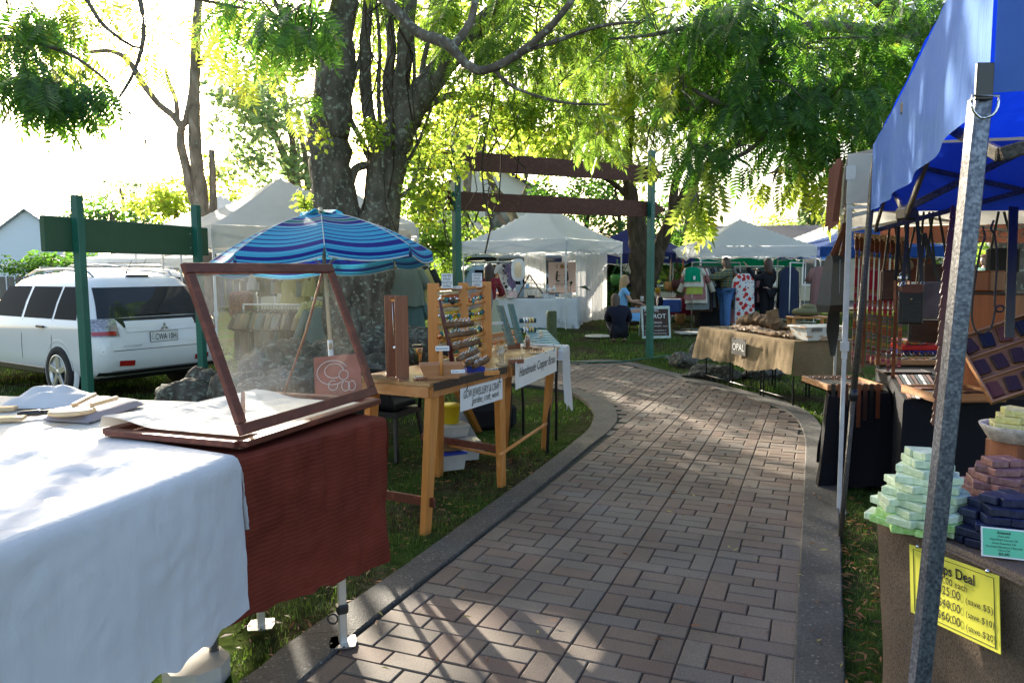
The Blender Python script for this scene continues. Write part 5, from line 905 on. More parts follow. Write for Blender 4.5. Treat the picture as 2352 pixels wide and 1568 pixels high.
# earring rack
ra, rb, rc = A(998, 830, 5.35), A(1066, 815, 5.55), A(1118, 790, 6.0)
ra.z = rb.z = rc.z = ZT; rk_ = solo_t('earring_rack', 'orange timber rack of dowels hung with rows of earrings', 'rack', ra); pts = [ra, rb, rc]
for i, (p, wd) in enumerate(zip(pts, (.085, .075, .08))): mb = MB(); mb.box(p+V((0, 0, .30)), (wd, .024, .60), .12, .003); mb.build('post', PINE, rk_)
EAR = []; random.seed(11)
for i in range(2):
    p, q = pts[i], pts[i+1]
    for j, z in enumerate((.56, .44, .315, .19, .07)):
        a, b_ = p+V((.03, -.012, z)), q+V((-.02, -.012, z-.0)); mb = MB(); mb.tube([a, b_], .013, 10); mb.build('dowel', PINE, rk_)
        mb = MB(); mb.box((a+b_)/2+V((0, -.012, -.03)), ((b_-a).length, .0015, .022), math.atan2((b_-a).y, (b_-a).x)); mb.build('chain_strip', SILV, rk_)
        for k in range(10 if j < 4 else 5): EAR.append((a.lerp(b_, (k+.7)/10.6)+V((0, -.016, -.045)), 'small earring hooked in the %s row from the top of the %s rack panel' % (ORD[j], ('left', 'right')[i])))
    for (z, hh, mt) in ((.345, .10, YELC), (.16, .12, YELC), (.50, .035, ORGC)):
        a, b_ = p+V((.05, .02, z)), q+V((-.03, .02, z)); mb = MB(); mb.box((a+b_)/2, ((b_-a).length*.9, .003, hh), math.atan2((b_-a).y, (b_-a).x)); mb.build('backing_card', mt, rk_)
protos = []
for i, mt in enumerate((SILV, COPR, BRASS, TURQ, M('dark bead', (.04, .035, .03), .3, .3, 30, 0))):
    mb = MB(); mb.tube([(0, 0, 0), (0, -.002, -.012)], .001, 4); mb.lathe([(0, -.003), (.009+.002*i, -.002), (.009+.002*i, .002), (0, .003)], (0, -.003, -.022-.002*i), 10, Matrix.Rotation(PI/2, 3, 'X')); protos.append(mb.build('earring', mt))
for i, (p, lab_) in enumerate(EAR):
    o = protos[i] if i < 5 else random.choice(protos).copy()
    if i >= 5: COL.objects.link(o)
    o.location = p; s_ = random.uniform(.8, 1.5); o.scale = (s_, s_, s_*random.uniform(.9, 1.5)); o.rotation_euler = (0, 0, random.uniform(-.4, .4)); tag(o, lab_, 'earring', 'earrings on the timber rack')
def card(lab, px, py, Y, w_, h, lines, rz=0., lean=.1, mat=WHITE, name='paper_sign'):
    c = A(px, py, Y); ex = V((math.cos(rz), math.sin(rz), 0)); ey = V((-math.sin(rz)*lean, math.cos(rz)*lean, 1)).normalized(); nn = ex.cross(ey); r_ = wthing(name, lab, 'sign', c-ey*h/2); mb = MB(); mb.box(c, (w_, h, .003), Matrix((ex, ey, nn)).transposed()); mb.build('card', mat, r_)
    for (s_, x, y, hh, ww) in lines: text(s_, hh, c+ex*(x-.5)*w_+ey*(.5-y)*h+nn*.003, ex, ey, INK, r_, width=ww*w_ if ww else None)
HM = [('HAND MADE', .08, .22, .026, .8), ('JEWELLERY', .12, .46, .026, .7), ('FROM RECYCLED', .05, .70, .026, .9), ('MATERIALS', .12, .94, .026, .7)]
card('white handmade jewellery notice on the left panel of the earring rack', 1027, 645, 5.35, .078, .105, HM, .1); card('white handmade jewellery notice on the right panel of the earring rack', 1096, 643, 5.75, .075, .105, HM, .1)
card('small white strip label on the top rail of the earring rack', 1050, 660, 5.4, .07, .02, [('EARRINGS', .1, .8, .014, .8)])
# logs with rings on a burgundy stand
ls = at_t(1045, 845); lg = solo_t('ring_stand', 'curved burgundy stand holding rough branches threaded with silver rings', 'stand', ls); mb = MB(); mb.tube([A(1010, 690, 5.0), A(1018, 730, 5.0), A(1030, 780, 5.0), A(1040, 842, 4.98)], [.008, .016, .016, .018], 8); mb.build('stand_spine', BURG, lg)
RINGS = []
for k, ((x0, y0), (x1, y1), r) in enumerate((((1022, 748), (1085, 742), .021), ((1030, 772), (1092, 762), .02), ((1040, 800), (1100, 783), .021), ((1052, 826), (1098, 805), .018), ((1068, 838), (1100, 824), .019), ((1088, 842), (1120, 826), .017))):
    a, b_ = A(x0, y0, 4.98-.0*k), A(x1, y1, 5.16); mb = MB(); mb.tube([a, a.lerp(b_, .3)+V((0, 0, .004)), a.lerp(b_, .7)-V((0, 0, .003)), b_], [r, r*1.08, r, r*.95], 12); o = mb.build('branch', LOG, lg)
    for j in range(6): RINGS.append((a.lerp(b_, .12+.15*j)+V((0, 0, r)), b_-a, ORD[k]))
mb = MB(); mb.tube([V((.0095*math.cos(a), 0, .0095*math.sin(a))) for a in [2*PI*k/12 for k in range(13)]], .0022, 6, False); mb.ball((0, 0, .0115), (.006, .005, .004), 8, 5); rg0 = mb.build('ring', SILV)
for i, (p, d, od_) in enumerate(RINGS):
    o = rg0 if i == 0 else rg0.copy()
    if i: COL.objects.link(o)
    o.location = p+V((0, -.004, .002)); o.rotation_euler = (random.uniform(-.5, .5), 0, math.atan2(d.y, d.x)+random.uniform(-.3, .3)); o.scale = (1.25,)*3; tag(o, 'silver ring on the %s rough branch down the burgundy stand' % od_, 'ring', 'silver rings on the rough branches')
# bargain basket
c = at_t(1015, 868); rz = .12; bk = solo_t('timber_basket', 'slope sided timber bargain basket with an upright handle', 'basket', c); rot = Matrix.Rotation(rz, 3, 'Z'); w0, w1, d0, d1_, hb = .105, .145, .06, .085, .095; vs_ = []
for (w_, d_, z) in ((w0, d0, .002), (w1, d1_, hb), (w1-.01, d1_-.01, hb), (w0-.008, d0-.008, .012)):
    for sx, sy in ((-1, -1), (1, -1), (1, 1), (-1, 1)): vs_.append(c+rot@V((sx*w_, sy*d_, z)))
mb = MB(); mb.add(vs_, [(3, 2, 1, 0)]+[(r*4+k, r*4+(k+1) % 4, r*4+4+(k+1) % 4, r*4+4+k) for r in range(3) for k in range(4)]+[(12, 13, 14, 15)]); mb.build('box', PALEW if False else wood('light red cedar', (.42, .2, .09), (.55, .3, .15), 'X', .5), bk)
for sy in (-1, 1): mb = MB(); mb.tube([c+rot@V((-.005, sy*(d1_+.0), .03)), c+rot@V((-.005, sy*(d1_+.004), .19))], .010, 8); mb.build('handle_post', PINE, bk)
mb = MB(); mb.beam(c+rot@V((-.005, -d1_-.01, .19)), c+rot@V((-.005, d1_+.01, .19)), .022, .018, bev=.004); mb.build('handle', PINE, bk)
card('white bargain basket label leaning on the basket handle', 1016, 800, 4.62, .085, .03, [('BARGAIN BASKET', .06, .75, .017, .88)], .15, .3); card('white price label reading 25 dollars each on the basket rim', 1052, 853, 4.58, .085, .022, [('$25 each or 3 for', .06, .75, .014, .88)], .15, .5)
c = at_t(1087, 852); mb = MB(); mb.box(c+V((0, 0, .002)), (.13, .09, .004), .45); 
for (dx_, dy_, sx, sy) in ((0, .045, .13, .004), (0, -.045, .13, .004), (.065, 0, .004, .094), (-.065, 0, .004, .094)): mb.box(c+Matrix.Rotation(.45, 3, 'Z')@V((dx_, dy_, .016)), (sx, sy, .03), .45)
mb.solo('plastic_tray', M('blue plastic', (.01, .04, .35), .35, .1, 5, 0), 'small blue plastic tray of cords beside the timber basket', 'tray')
mb = MB(); random.seed(3)
for k in range(9): a = random.uniform(0, 6); mb.tube([c+V((.04*math.cos(a+j*.7)*(1-.05*j), .028*math.sin(a+j*.7), .01+.012*random.random())) for j in range(8)], .0012, 4)
mb.solo('cord_bundle', BLM, 'tangle of thin black cords inside the blue plastic tray', 'cords')
# bangles on little uprights and rails
def bangle(r, t, mat): mb = MB(); mb.tube([V((r*math.cos(a), 0, r*math.sin(a))) for a in [2*PI*k/20 for k in range(21)]], t, 6, False); return mb.build('bangle', mat)
BG = [bangle(.032, .0016, COPR), bangle(.033, .0014, SILV), bangle(.031, .0016, BRASS)]; used = [0, 0, 0]
def put_bangle(k, p, rz, sc_, lab, grp):
    o = BG[k] if not used[k] else BG[k].copy()
    if used[k]: COL.objects.link(o)
    used[k] += 1; o.location = p; o.rotation_euler = (random.uniform(-.15, .15), 0, rz); o.scale = (sc_,)*3; tag(o, lab, 'bangle', grp)
for (lab, px, py, w_, h) in (('narrow pale timber upright with silver bangles beside the blue tray', 1152, 838, .034, .13), ('short pine upright holding brass bangles behind the branches', 1112, 826, .036, .12), ('dark timber upright holding silver bangles near the farther sign', 1212, 800, .036, .10), ('small pale upright with bangles at the far end of the table', 1243, 790, .03, .11)):
    c = at_t(px, py); s_ = solo_t('bangle_stand', lab, 'stand', c); mb = MB(); mb.box(c+V((0, 0, h/2+.012)), (w_, .03, h), .3, .006); mb.build('upright', PALEW if px in (1152, 1243) else (PINE if px == 1112 else REDW), s_); mb = MB(); mb.box(c+V((0, 0, .008)), (.075, .06, .015), .3, .003); mb.build('base', PALEW if px in (1152, 1243) else REDW, s_)
    for k in range(6): put_bangle(1 if px != 1112 else 2, c+V((-.018+.006*k, -.02, h*.62+.004*k)), 1.2+.12*k, 1., 'thin metal bangle hooped over the '+lab.split(' with')[0].split(' holding')[0]+{1152: ' beside the tray', 1112: ' behind the branches', 1212: ' near the sign', 1243: ' at the far end'}[px], 'bangles on the little timber uprights')
ba, bb = at_t(1100, 812), at_t(1190, 790); ba.z = bb.z = ZT; br_ = solo_t('bangle_rail', 'long timber rail lined with copper and silver bangles', 'rack', (ba+bb)/2); ex = (bb-ba).normalized()
mb = MB(); mb.box((ba+bb)/2+V((0, .04, .12)), ((bb-ba).length*1.02, .02, .045), math.atan2(ex.y, ex.x), .003); mb.build('back_board', PINEX, br_); mb = MB(); mb.tube([ba+V((0, 0, .07)), bb+V((0, 0, .07))], .012, 8); mb.build('dowel', PINE, br_)
for p in (ba, bb): mb = MB(); mb.box(p+V((0, .02, .065)), (.022, .06, .13), math.atan2(ex.y, ex.x), .003); mb.build('end_block', PINE, br_)
for k in range(34): put_bangle((0, 0, 2, 1, 0)[k % 5], ba.lerp(bb, .05+.9*k/33)+V((0, -.0, .058)), math.atan2(ex.y, ex.x)+PI/2+random.uniform(-.2, .2), random.uniform(.9, 1.1), 'bangle hanging on the long timber rail', 'bangles on the long timber rail')
card('white bangle price label on the long timber rail', 1143, 742, 6.1, .09, .02, [('Bangles from $30 to $60', .05, .75, .013, .9)], .3)
c = at_t(1212, 786); ts = solo_t('bracelet_stand', 'pale timber stand with two dark rolls of silver and brass cuffs', 'stand', c); mb = MB(); mb.beam(c+V((0, 0, .01)), c+V((0, .0, .22)), .03, .02, bev=.004); mb.box(c+V((0, 0, .008)), (.1, .08, .016), .2, .003); mb.build('upright', PALEW, ts)
for z in (.12, .21):
    a, b_ = c+V((-.08, -.03, z)), c+V((.08, -.01, z)); mb = MB(); mb.tube([a, b_], .022, 14); ro = mb.build('roll', DKT, ts)
    for k, mt in enumerate((SILV, SILV, BRASS, BRASS)): mb = MB(); mb.tube([a.lerp(b_, .24+.17*k), a.lerp(b_, .24+.17*k+.11)], .0245, 14); mb.build('cuff', mt, ro)
for (lab, p0, p1, w_) in (('turquoise necklace board leaning nearest the cushion', (1148, 702), (1174, 792), .06), ('second turquoise necklace board leaning behind the bangles', (1172, 698), (1196, 788), .05)):
    a, b_ = A(*p0, 6.5), A(*p1, 6.3); nb_ = solo_t('necklace_board', lab, 'board', b_); mb = MB(); mb.beam(a, b_, w_, .008); mb.build('board', M('cork board', (.35, .22, .12), .8, .3, 30, .2), nb_)
    for k in range(5): o = V((-w_/2+w_*k/4, -.012, 0)); mb = MB(); mb.tube([a+o, a.lerp(b_, .5)+o+V((random.uniform(-.004, .004), 0, 0)), b_+o], .0035, 5); mb.build('bead_string', TURQ, nb_)
tr_ = [at_t(1222, 794), at_t(1290, 797), A(1255, 757, 7.35), A(1205, 756, 7.2)]; nt_ = solo_t('necklace_tray', 'flat board covered with rows of turquoise bead strings at the far table end', 'tray', tr_[0]); mb = MB(); q = [tr_[0]+V((0, 0, .02)), tr_[1]+V((0, 0, .015)), tr_[2], tr_[3]]; mb.add(q+[p-V((0, 0, .012)) for p in q], [(0, 1, 2, 3), (7, 6, 5, 4)]+[(i, 4+i, 4+(i+1) % 4, (i+1) % 4) for i in range(4)]); mb.build('board', WHITE, nt_)
for k in range(9): t = (k+.5)/9; mb = MB(); mb.tube([q[0].lerp(q[3], t)+V((0, 0, .005)), q[0].lerp(q[3], t).lerp(q[1].lerp(q[2], t), .5)+V((0, 0, .007)), q[1].lerp(q[2], t)+V((0, 0, .005))], .0045, 5); mb.build('bead_string', TURQ, nt_)
c = at_t(1182, 808); mb = MB(); mb.lathe([(0, .014), (.035, .014), (.04, 0)], (c.x+.2, c.y+.15, ZT), 20); mb.solo('wooden_coaster', LOG, 'dark round bark edged slice between the bangle uprights', 'disc')
c = at_t(960, 830); mg = solo_t('steel_mug', 'steel travel mug with a black rim beside the necklace stand', 'mug', c); mb = MB(); mb.lathe([(.0, 0), (.03, 0), (.04, .11)], c, 18); mb.build('cup', SILV, mg); mb = MB(); mb.lathe([(.04, .11), (.043, .112), (.043, .13), (.036, .13), (.0, .125)], c, 18); mb.build('rim', BLP, mg)
# more small stock on the timber tables
for k, (lab, px, py, sx, sy, h, mt, it) in enumerate((('low pine ring block beside the timber basket', 1130, 862, .10, .03, .03, PINE, SILV), ('dark ring block in the middle of the farther table', 1185, 835, .12, .035, .03, REDW, SILV), ('flat pale tray of copper bands near the farther sign', 1235, 812, .14, .06, .012, PALEW, COPR), ('small cork block of brass rings behind the silver bangles', 1150, 806, .10, .04, .04, PALEW, BRASS), ('red brown block of copper rings at the back of the farther table', 1180, 800, .12, .03, .045, REDW, COPR), ('small dark tray of charms near the plank stand', 965, 872, .08, .06, .012, REDW, SILV))):
    c = at_t(px, py); r_ = solo_t('ring_block', lab, 'stand', c); mb = MB(); mb.box(c+V((0, 0, h/2+.002)), (sx, sy, h), .45, .003); mb.build('block', mt, r_)
    for j in range(6): mb = MB(); q = c+Matrix.Rotation(.45, 3, 'Z')@V((-sx*.4+sx*.16*j, 0, h+.008)); mb.tube([q+V((0, .009*math.cos(a), .009*math.sin(a))) for a in [2*PI*i/10 for i in range(11)]], .0028, 5, False); mb.build('ring', it, r_)
# folding table with draped white cloth at the far end
t4 = [tuple(tw2(1.30, -.03).xy), tuple(tw2(1.72, .02).xy), tuple(tw2(1.85, .60).xy), tuple(tw2(1.34, .62).xy)]; mb = MB(); drape(mb, t4, .93, [(.42, .66), (.3, .3), (.3, .3), (.1, .1)], amp=.02, flare=.01, n=50, m=14, seed=2.2, rag=.05, freq=12); mb.solo('tablecloth', MUSLIN, 'white cloth with a long trailing corner over the far end of the jewellery tables', 'tablecloth')
ft = trestle('folding_table', 'black legged folding table under the trailing white cloth', t4, .92, WHITE, legs=False)
for k, (a, b_) in enumerate((((1.3, .1), (1.68, .12)), ((1.35, .5), (1.8, .5)))): p, q = tw2(*a, .9), tw2(*b_, .9); mb = MB(); mb.tube([p, p.lerp(q, .2)-V((0, 0, .45)), p.lerp(q, -.05)-V((0, 0, .92))], .014, 8); mb.build('leg', BLM, ft); mb = MB(); mb.tube([q, q.lerp(p, .1)-V((0, 0, .35)), q+V((.0, .1, -.6)), q+V((.0, .15, -.92))], .014, 8); mb.build('leg', BLM, ft)
# black plastic chair
c = G(893, 1040); c = V((c.x-.0, c.y+.05, -.03)); ch = thing('plastic_chair', 'black plastic garden chair between the display case and the pine table', 'chair', c, 2.7); mb = MB()
mb.grid(10, 10, lambda u, v: V(((u-.5)*.44, (v-.5)*.42, .44-.03*math.sin(PI*u)*math.sin(PI*v)))); mb.grid(10, 1, lambda u, v: V(((u-.5)*.44, -.21, .44-.05*v))); mb.grid(10, 1, lambda u, v: V(((u-.5)*.44, .21, .44-.05*v))); mb.grid(10, 1, lambda u, v: V((-.22, (u-.5)*.42, .44-.05*v))); mb.grid(10, 1, lambda u, v: V((.22, (u-.5)*.42, .44-.05*v))); mb.build('seat', BLP, ch)
mb = MB(); mb.grid(8, 8, lambda u, v: V(((u-.5)*(.42-.06*v), .2+.09*v-.03*math.cos((u-.5)*3), .46+.40*v))); thick(mb.build('backrest', BLP, ch), .012)
for sx in (-1, 1):
    for sy in (-1, 1): mb = MB(); mb.beam((sx*.19, sy*.18, .42), (sx*.235, sy*.235, 0), .05, .03, bev=.008); mb.build('leg', BLP, ch)
    mb = MB(); mb.tube([(sx*.22, -.17, .43), (sx*.25, -.16, .62), (sx*.25, .1, .66), (sx*.22, .27, .66)], .018, 8); mb.build('armrest', BLP, ch)
mb = MB(); mb.box((c.x, c.y, .45), (.36, .36, .05), 2.7, .02); mb.solo('seat_cushion', cloth('black fabric', (.012, .012, .013), 0), 'black cushion on the black plastic chair', 'cushion')
# storage beneath the tables
CLR = M('cloudy clear plastic', (.45, .46, .45), .25, .1, 9, .05)
def tub(lab, px, py, w_, d_, h, mat, lid, rz=.4, z=0.):
    c = G(px, py, z); r_ = solo_t('storage_tub', lab, 'tub', c); mb = MB(); rot = Matrix.Rotation(rz, 3, 'Z'); vs_ = [c+rot@V((sx*w_*k/2, sy*d_*k/2, zz)) for (k, zz) in ((.86, 0), (1, h)) for sx, sy in ((-1, -1), (1, -1), (1, 1), (-1, 1))]
    mb.add(vs_, [(3, 2, 1, 0), (4, 5, 6, 7)]+[(i, (i+1) % 4, 4+(i+1) % 4, 4+i) for i in range(4)]); mb.build('tub_body', mat, r_); mb = MB(); mb.box(c+V((0, 0, h+.008)), (w_*1.05, d_*1.06, .02), rz, .006); mb.build('lid', lid, r_)
tub('lower clear tub with a blue clip on the grass under the nearer pine table', 1030, 1075, .26, .18, .13, CLR, M('blue lid', (.02, .05, .4), .4)); tub('second clear tub standing right of the blue clipped tub', 1068, 1052, .24, .18, .15, CLR, CLR, .3)
tub('woven brown box stacked on the clear tub under the table', 1035, 1030, .22, .17, .08, M('woven cane', (.22, .12, .05), .8, .4, 60, .5), CLR, .4, .16); tub('upper clear food tub on top of the woven box', 1040, 1000, .24, .17, .08, CLR, CLR, .4, .27)
c = G(1033, 972, .36); mb = MB(); mb.lathe([(0, 0), (.075, 0), (.088, .15), (.092, .15), (.092, .165), (0, .16)], c, 24); mb.solo('yellow_bucket', M('yellow plastic', (.75, .55, .01), .35, .05), 'small yellow bucket stacked on the tubs under the pine table', 'bucket')
c = G(1097, 985, .0); mb = MB(); mb.grid(10, 14, lambda u, v: c+V(((u-.5)*.16*(.6+.4*v), .1+.03*math.sin(u*9+v*3), .02+.42*v))); mb.solo('blue_cloth', cloth('bright blue cloth', (.02, .06, .45), .1, wr=.4), 'bright blue cloth hanging behind the tubs under the table', 'cloth')
mb = MB(); c = G(1085, 1040); mb.beam(c+V((.05, 0, .0)), c+V((-.2, .25, .38)), .16, .03, bev=.005); mb.solo('plastic_ramp', M('grey plastic', (.25, .26, .27), .5), 'grey plastic panel leaning diagonally under the pine table', 'panel')
c = G(1130, 975); mb = MB(); mb.box(c+V((0, 0, .1)), (.5, .3, .3), .4, .09); mb.solo('dark_bag', cloth('dark bag cloth', (.014, .014, .018), 0), 'dark soft bag on the ground behind the tubs', 'bag')
c = A(1113, 700, 8.6); mb = MB(); mb.ball(c, (.09, .07, .24), 16, 12, Matrix.Rotation(.15, 3, 'Y')); mb.solo('grey_cushion', cloth('grey blue linen', (.16, .19, .25), 0), 'grey blue cushion standing behind the right end of the earring rack', 'cushion')
c = GG(1268, 780); c = A(1267, 760, 12.4); mb = MB(); mb.lathe([(.0, 0), (.085, 0), (.085, .98), (.07, 1.0), (0, 1.0)], (c.x, c.y, -.03), 18); mb.solo('bollard', M('mossy timber', (.07, .09, .04), .9, .3, 8, .4), 'round green grey timber bollard in front of the white stall table', 'bollard')
# garden hose at the far edge of the path
mb = MB(); hp = [(1310, 832), (1360, 834), (1430, 832), (1490, 824), (1560, 815), (1620, 812)]; mb.tube([GG(*p)+V((0, 0, .015)) for p in hp], .013, 8); mb.solo('garden_hose', M('green hose', (.01, .10, .05), .4), 'thin green garden hose lying along the far edge of the path', 'hose')
# ================================================================ right foreground: blue gazebo, soap table
def galv():
    m, nt, b, o = newmat('galvanised steel'); f = ntex(nt, 150, 5); L(nt, ramp(nt, f, [(.35, (.07, .085, .12)), (.5, (.12, .14, .19)), (.66, (.2, .23, .29))]), b.inputs['Base Color']); b.inputs['Metallic'].default_value = .75; b.inputs['Roughness'].default_value = .38; bump(nt, b, f, .3, .002); return m
GALV = galv(); HAM = M('hammered bronze paint', (.10, .09, .075), .35, .6, 120, .6, .5)
BG1, BG2 = V((.94, 1.5, 0)), V((2.14, 4.5, 0)); ba = (BG2-BG1); Lb = ba.length; ba.normalize(); br = V((ba.y, -ba.x, 0)); BG4, BG3 = BG1+br*3, BG2+br*3; cb_ = (BG1+BG3)/2
bt = wthing('market_tent', 'royal blue tent with galvanised legs leaning over the right edge', 'tent', cb_); ez, vz, pz = 2.36, .385, 3.15
mb = MB(); BQ = [BG1, BG4, BG3, BG2]
def bcf(u, v):
    p = (BQ[0]*(1-u)+BQ[1]*u)*(1-v)+(BQ[3]*(1-u)+BQ[2]*u)*v; r = max(abs(2*u-1), abs(2*v-1)); return p+V((0, 0, ez+(pz-ez)*(1-r)**1.1-.03*math.sin(PI*r)+.015*nz(p.x*3, p.y*3)+.006*nz(p.x*11, p.y*11)))
mb.grid(36, 36, bcf); mb.build('canopy', C_BLUE, bt); mb = MB()
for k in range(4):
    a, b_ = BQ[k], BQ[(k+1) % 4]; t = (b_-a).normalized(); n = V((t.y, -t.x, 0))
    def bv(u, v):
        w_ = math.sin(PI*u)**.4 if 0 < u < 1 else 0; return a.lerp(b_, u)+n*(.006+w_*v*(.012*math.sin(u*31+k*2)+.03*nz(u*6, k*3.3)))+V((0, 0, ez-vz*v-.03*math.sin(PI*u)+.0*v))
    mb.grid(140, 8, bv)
mb.build('valance', cloth('sunlit blue valance', (.09, .19, .46), .22, wr=.3, tcol=(.02, .07, .7)), bt)  # paler than the canopy: sun and sky sheen set in the colour
mb = MB()
tp_ = A(2252, 225, 1.51); q_ = A(2112, 1568, 1.51); ft_ = tp_+(q_-tp_)*((tp_.z+.03)/(tp_.z-q_.z)); pass; mb.beam(tp_, ft_, .034, .034, up=(1, 0, 0), bev=.004); lg = mb.build('leg', GALV, bt)
mb = MB(); d = tp_+V((-.010, -.026, -.015)); mb.box(d+V((0, 0, .04)), (.034, .008, .07), 0, .002); sp_ = mb.build('strap', BLP, lg); mb = MB(); mb.tube([d+V((.026*math.cos(a), -.006, .0+.03*math.sin(a))) for a in [PI+PI*k/10 for k in range(11)]]+[d+V((.026, -.006, .012)), d+V((-.026, -.006, .012)), d+V((-.026, -.006, 0))], .0028, 6); mb.build('ring', SILV, sp_)
mb = MB(); tp2 = V((BG2.x+.01, BG2.y, 2.3)); f2 = G(1930, 1234); md = tp2.lerp(f2, .62); mb.tube([tp2, md], .019, 10); lg = mb.build('leg', HAM, bt); mb = MB(); mb.tube([md, f2-V((0, 0, .03))], .015, 10); mb.build('inner_leg', HAM, lg); mb = MB(); mb.tube([md+V((0, 0, .04)), md-V((0, 0, .03))], .026, 10); mb.build('collar', BLP, lg)
for c in (BG3, BG4): mb = MB(); mb.tube([(c.x, c.y, ez-.05), (c.x, c.y, -.03)], .019, 10); mb.build('leg', HAM, bt)
ctop = V((cb_.x, cb_.y, pz-.25))
for k in range(4):
    a, b_ = BQ[k]+V((0, 0, 0)), BQ[(k+1) % 4]; m_ = (a+b_)/2
    for (p0, z0_, p1, z1_) in ((a, ez-.08, m_, ez-.52), (a, ez-.5, m_, ez-.1), (m_, ez-.52, b_, ez-.08), (m_, ez-.1, b_, ez-.5)): mb = MB(); mb.beam(p0.lerp(cb_, .015)+V((0, 0, z0_)), p1.lerp(cb_, .015)+V((0, 0, z1_)), .014, .028, bev=.003); mb.build('truss_bar', HAM, bt)
    mb = MB(); mb.beam(m_+V((0, 0, ez-.1)), ctop, .014, .028, bev=.003); mb.build('truss_bar', HAM, bt); mb = MB(); mb.beam(m_+V((0, 0, ez-.5)), ctop-V((0, 0, .25)), .014, .028, bev=.003); mb.build('truss_bar', HAM, bt)
    mb = MB(); q = m_.lerp(cb_, .015); mb.box(q+V((0, 0, ez-.1)), (.06, .06, .05), .3, .008); mb.build('truss_joint', BLP, bt); mb = MB(); mb.box(q+V((0, 0, ez-.51)), (.06, .06, .05), .3, .008); mb.build('truss_joint', BLP, bt)
mb = MB(); mb.tube([ctop-V((0, 0, .3)), ctop+V((0, 0, .22))], .02, 10); mb.build('centre_pole', HAM, bt)
# soap table
def burlap(name, col):
    m, nt, b, o = newmat(name); f = ntex(nt, 260, 2, sxyz=(1, 1, .5)); f2 = ntex(nt, 3, 5); mx = nt.nodes.new('ShaderNodeMix'); mx.data_type = 'RGBA'; mx.blend_type = 'MULTIPLY'; mx.inputs[0].default_value = 1
    L(nt, ramp(nt, f2, [(.3, cm(col, .8)), (.7, cm(col, 1.15))]), mx.inputs[6]); L(nt, ramp(nt, f, [(.35, (.62,)*3), (.62, (1.2,)*3)]), mx.inputs[7]); L(nt, mx.outputs[2], b.inputs['Base Color']); b.inputs['Roughness'].default_value = .95; b.inputs['Specular IOR Level'].default_value = .1; bump(nt, b, f, .6, .003)
    t = nt.nodes.new('ShaderNodeBsdfTranslucent'); L(nt, mx.outputs[2], t.inputs[0]); ms = nt.nodes.new('ShaderNodeMixShader'); ms.inputs[0].default_value = .15; L(nt, b.outputs[0], ms.inputs[1]); L(nt, t.outputs[0], ms.inputs[2]); L(nt, ms.outputs[0], o.inputs[0]); return m
BUR = burlap('brown hessian', (.20, .15, .11)); BUR2 = burlap('golden hessian', (.25, .185, .11))
S1, S2 = V((1.285, 2.74, 0)), V((1.56, 1.55, 0)); sdir = (S1-S2).normalized(); srt = V((sdir.y, -sdir.x, 0)); S3, S4 = S2+srt*.9, S1+srt*.9
rad_ = .16; out = []                                            # rounded outline, counter-clockwise from above
for (c, a_in, a_out) in ((S2, -sdir, srt), (S3, srt, sdir), (S4, sdir, -srt), (S1, -srt, -sdir)):
    cc = c+(-a_in)*0; n1_, n2_ = None, None
    k1, k2 = (a_in*-1), a_out; ctr = c-a_in*rad_*1+a_out*rad_ if False else None
cen = (S1+S2+S3+S4)/4; hu, hv = (S1-S2).length/2, .45
for k in range(96):
    a = 2*PI*k/96; x, y = math.cos(a), math.sin(a); s_ = 1/((abs(x/hu))**7+(abs(y/hv))**7)**(1/7); out.append(cen+sdir*(x*s_)+(-srt)*(y*s_))
zt = .755; sc_ = wthing('soap_table', 'brown hessian covered table stacked with soap bars at the bottom right', 'table', cen)
mb = MB(); mb.smooth(); mb.add([cen+V((0, 0, zt))]+[cen+(p-cen)*.97+V((0, 0, zt)) for p in out], [(0, k+1, (k+1) % 96+1) for k in range(96)])
def sk(u, v):
    k = int(round(u*96)) % 96; p = out[k]; n = (p-cen).normalized()
    if v < .12: return cen+(p-cen)*(.97+.03*math.sin(v/.12*PI/2))+V((0, 0, zt+.012*math.sin(v/.12*PI)))
    w_ = (v-.12)/.88; return p+n*(-.05*w_+.018*w_*math.sin(u*60)+.03*w_*nz(u*14, w_*2))+V((0, 0, zt-(zt+.02)*w_))
mb.grid(96, 16, sk); mb.build('hessian_cover', BUR, sc_); mb = MB(); mb.tube([p+(p-cen).normalized()*.004+V((0, 0, zt-.012)) for p in out+out[:1]], .006, 5); mb.build('hem_seam', BUR, sc_)
def soap_mat(name, cols, tr=.15):
    m, nt, b, o = newmat(name); f = ntex(nt, 22, 6, dist=2.5); mx = nt.nodes.new('ShaderNodeMix'); mx.data_type = 'RGBA'; mx.blend_type = 'MULTIPLY'; mx.inputs[0].default_value = 1; oi = nt.nodes.new('ShaderNodeObjectInfo'); L(nt, ramp(nt, f, [(.3, cm(cols[0], .85)), (.5, cols[1]), (.7, cols[2])]), mx.inputs[6]); L(nt, ramp(nt, oi.outputs['Random'], [(0, (.74, .78, .7)), (1, (1.12, 1.1, 1.08))]), mx.inputs[7]); L(nt, mx.outputs[2], b.inputs['Base Color']); b.inputs['Roughness'].default_value = .42; b.inputs['Subsurface Weight'].default_value = tr; b.inputs['Subsurface Radius'].default_value = (.01, .01, .01); return m
MINT = soap_mat('mint soap', ((.56, .68, .44), (.64, .76, .55), (.72, .8, .66)), .3); LIME = soap_mat('lime streaked soap', ((.32, .62, .12), (.5, .78, .3), (.6, .82, .5)), .3); MAUV = soap_mat('mauve brown soap', ((.20, .085, .07), (.28, .14, .13), (.34, .2, .2))); NAVYS = soap_mat('charcoal navy soap', ((.006, .01, .035), (.014, .02, .06), (.03, .04, .09))); YELS = soap_mat('yellow soap', ((.7, .6, .15), (.8, .72, .3), (.85, .8, .45)), .3)
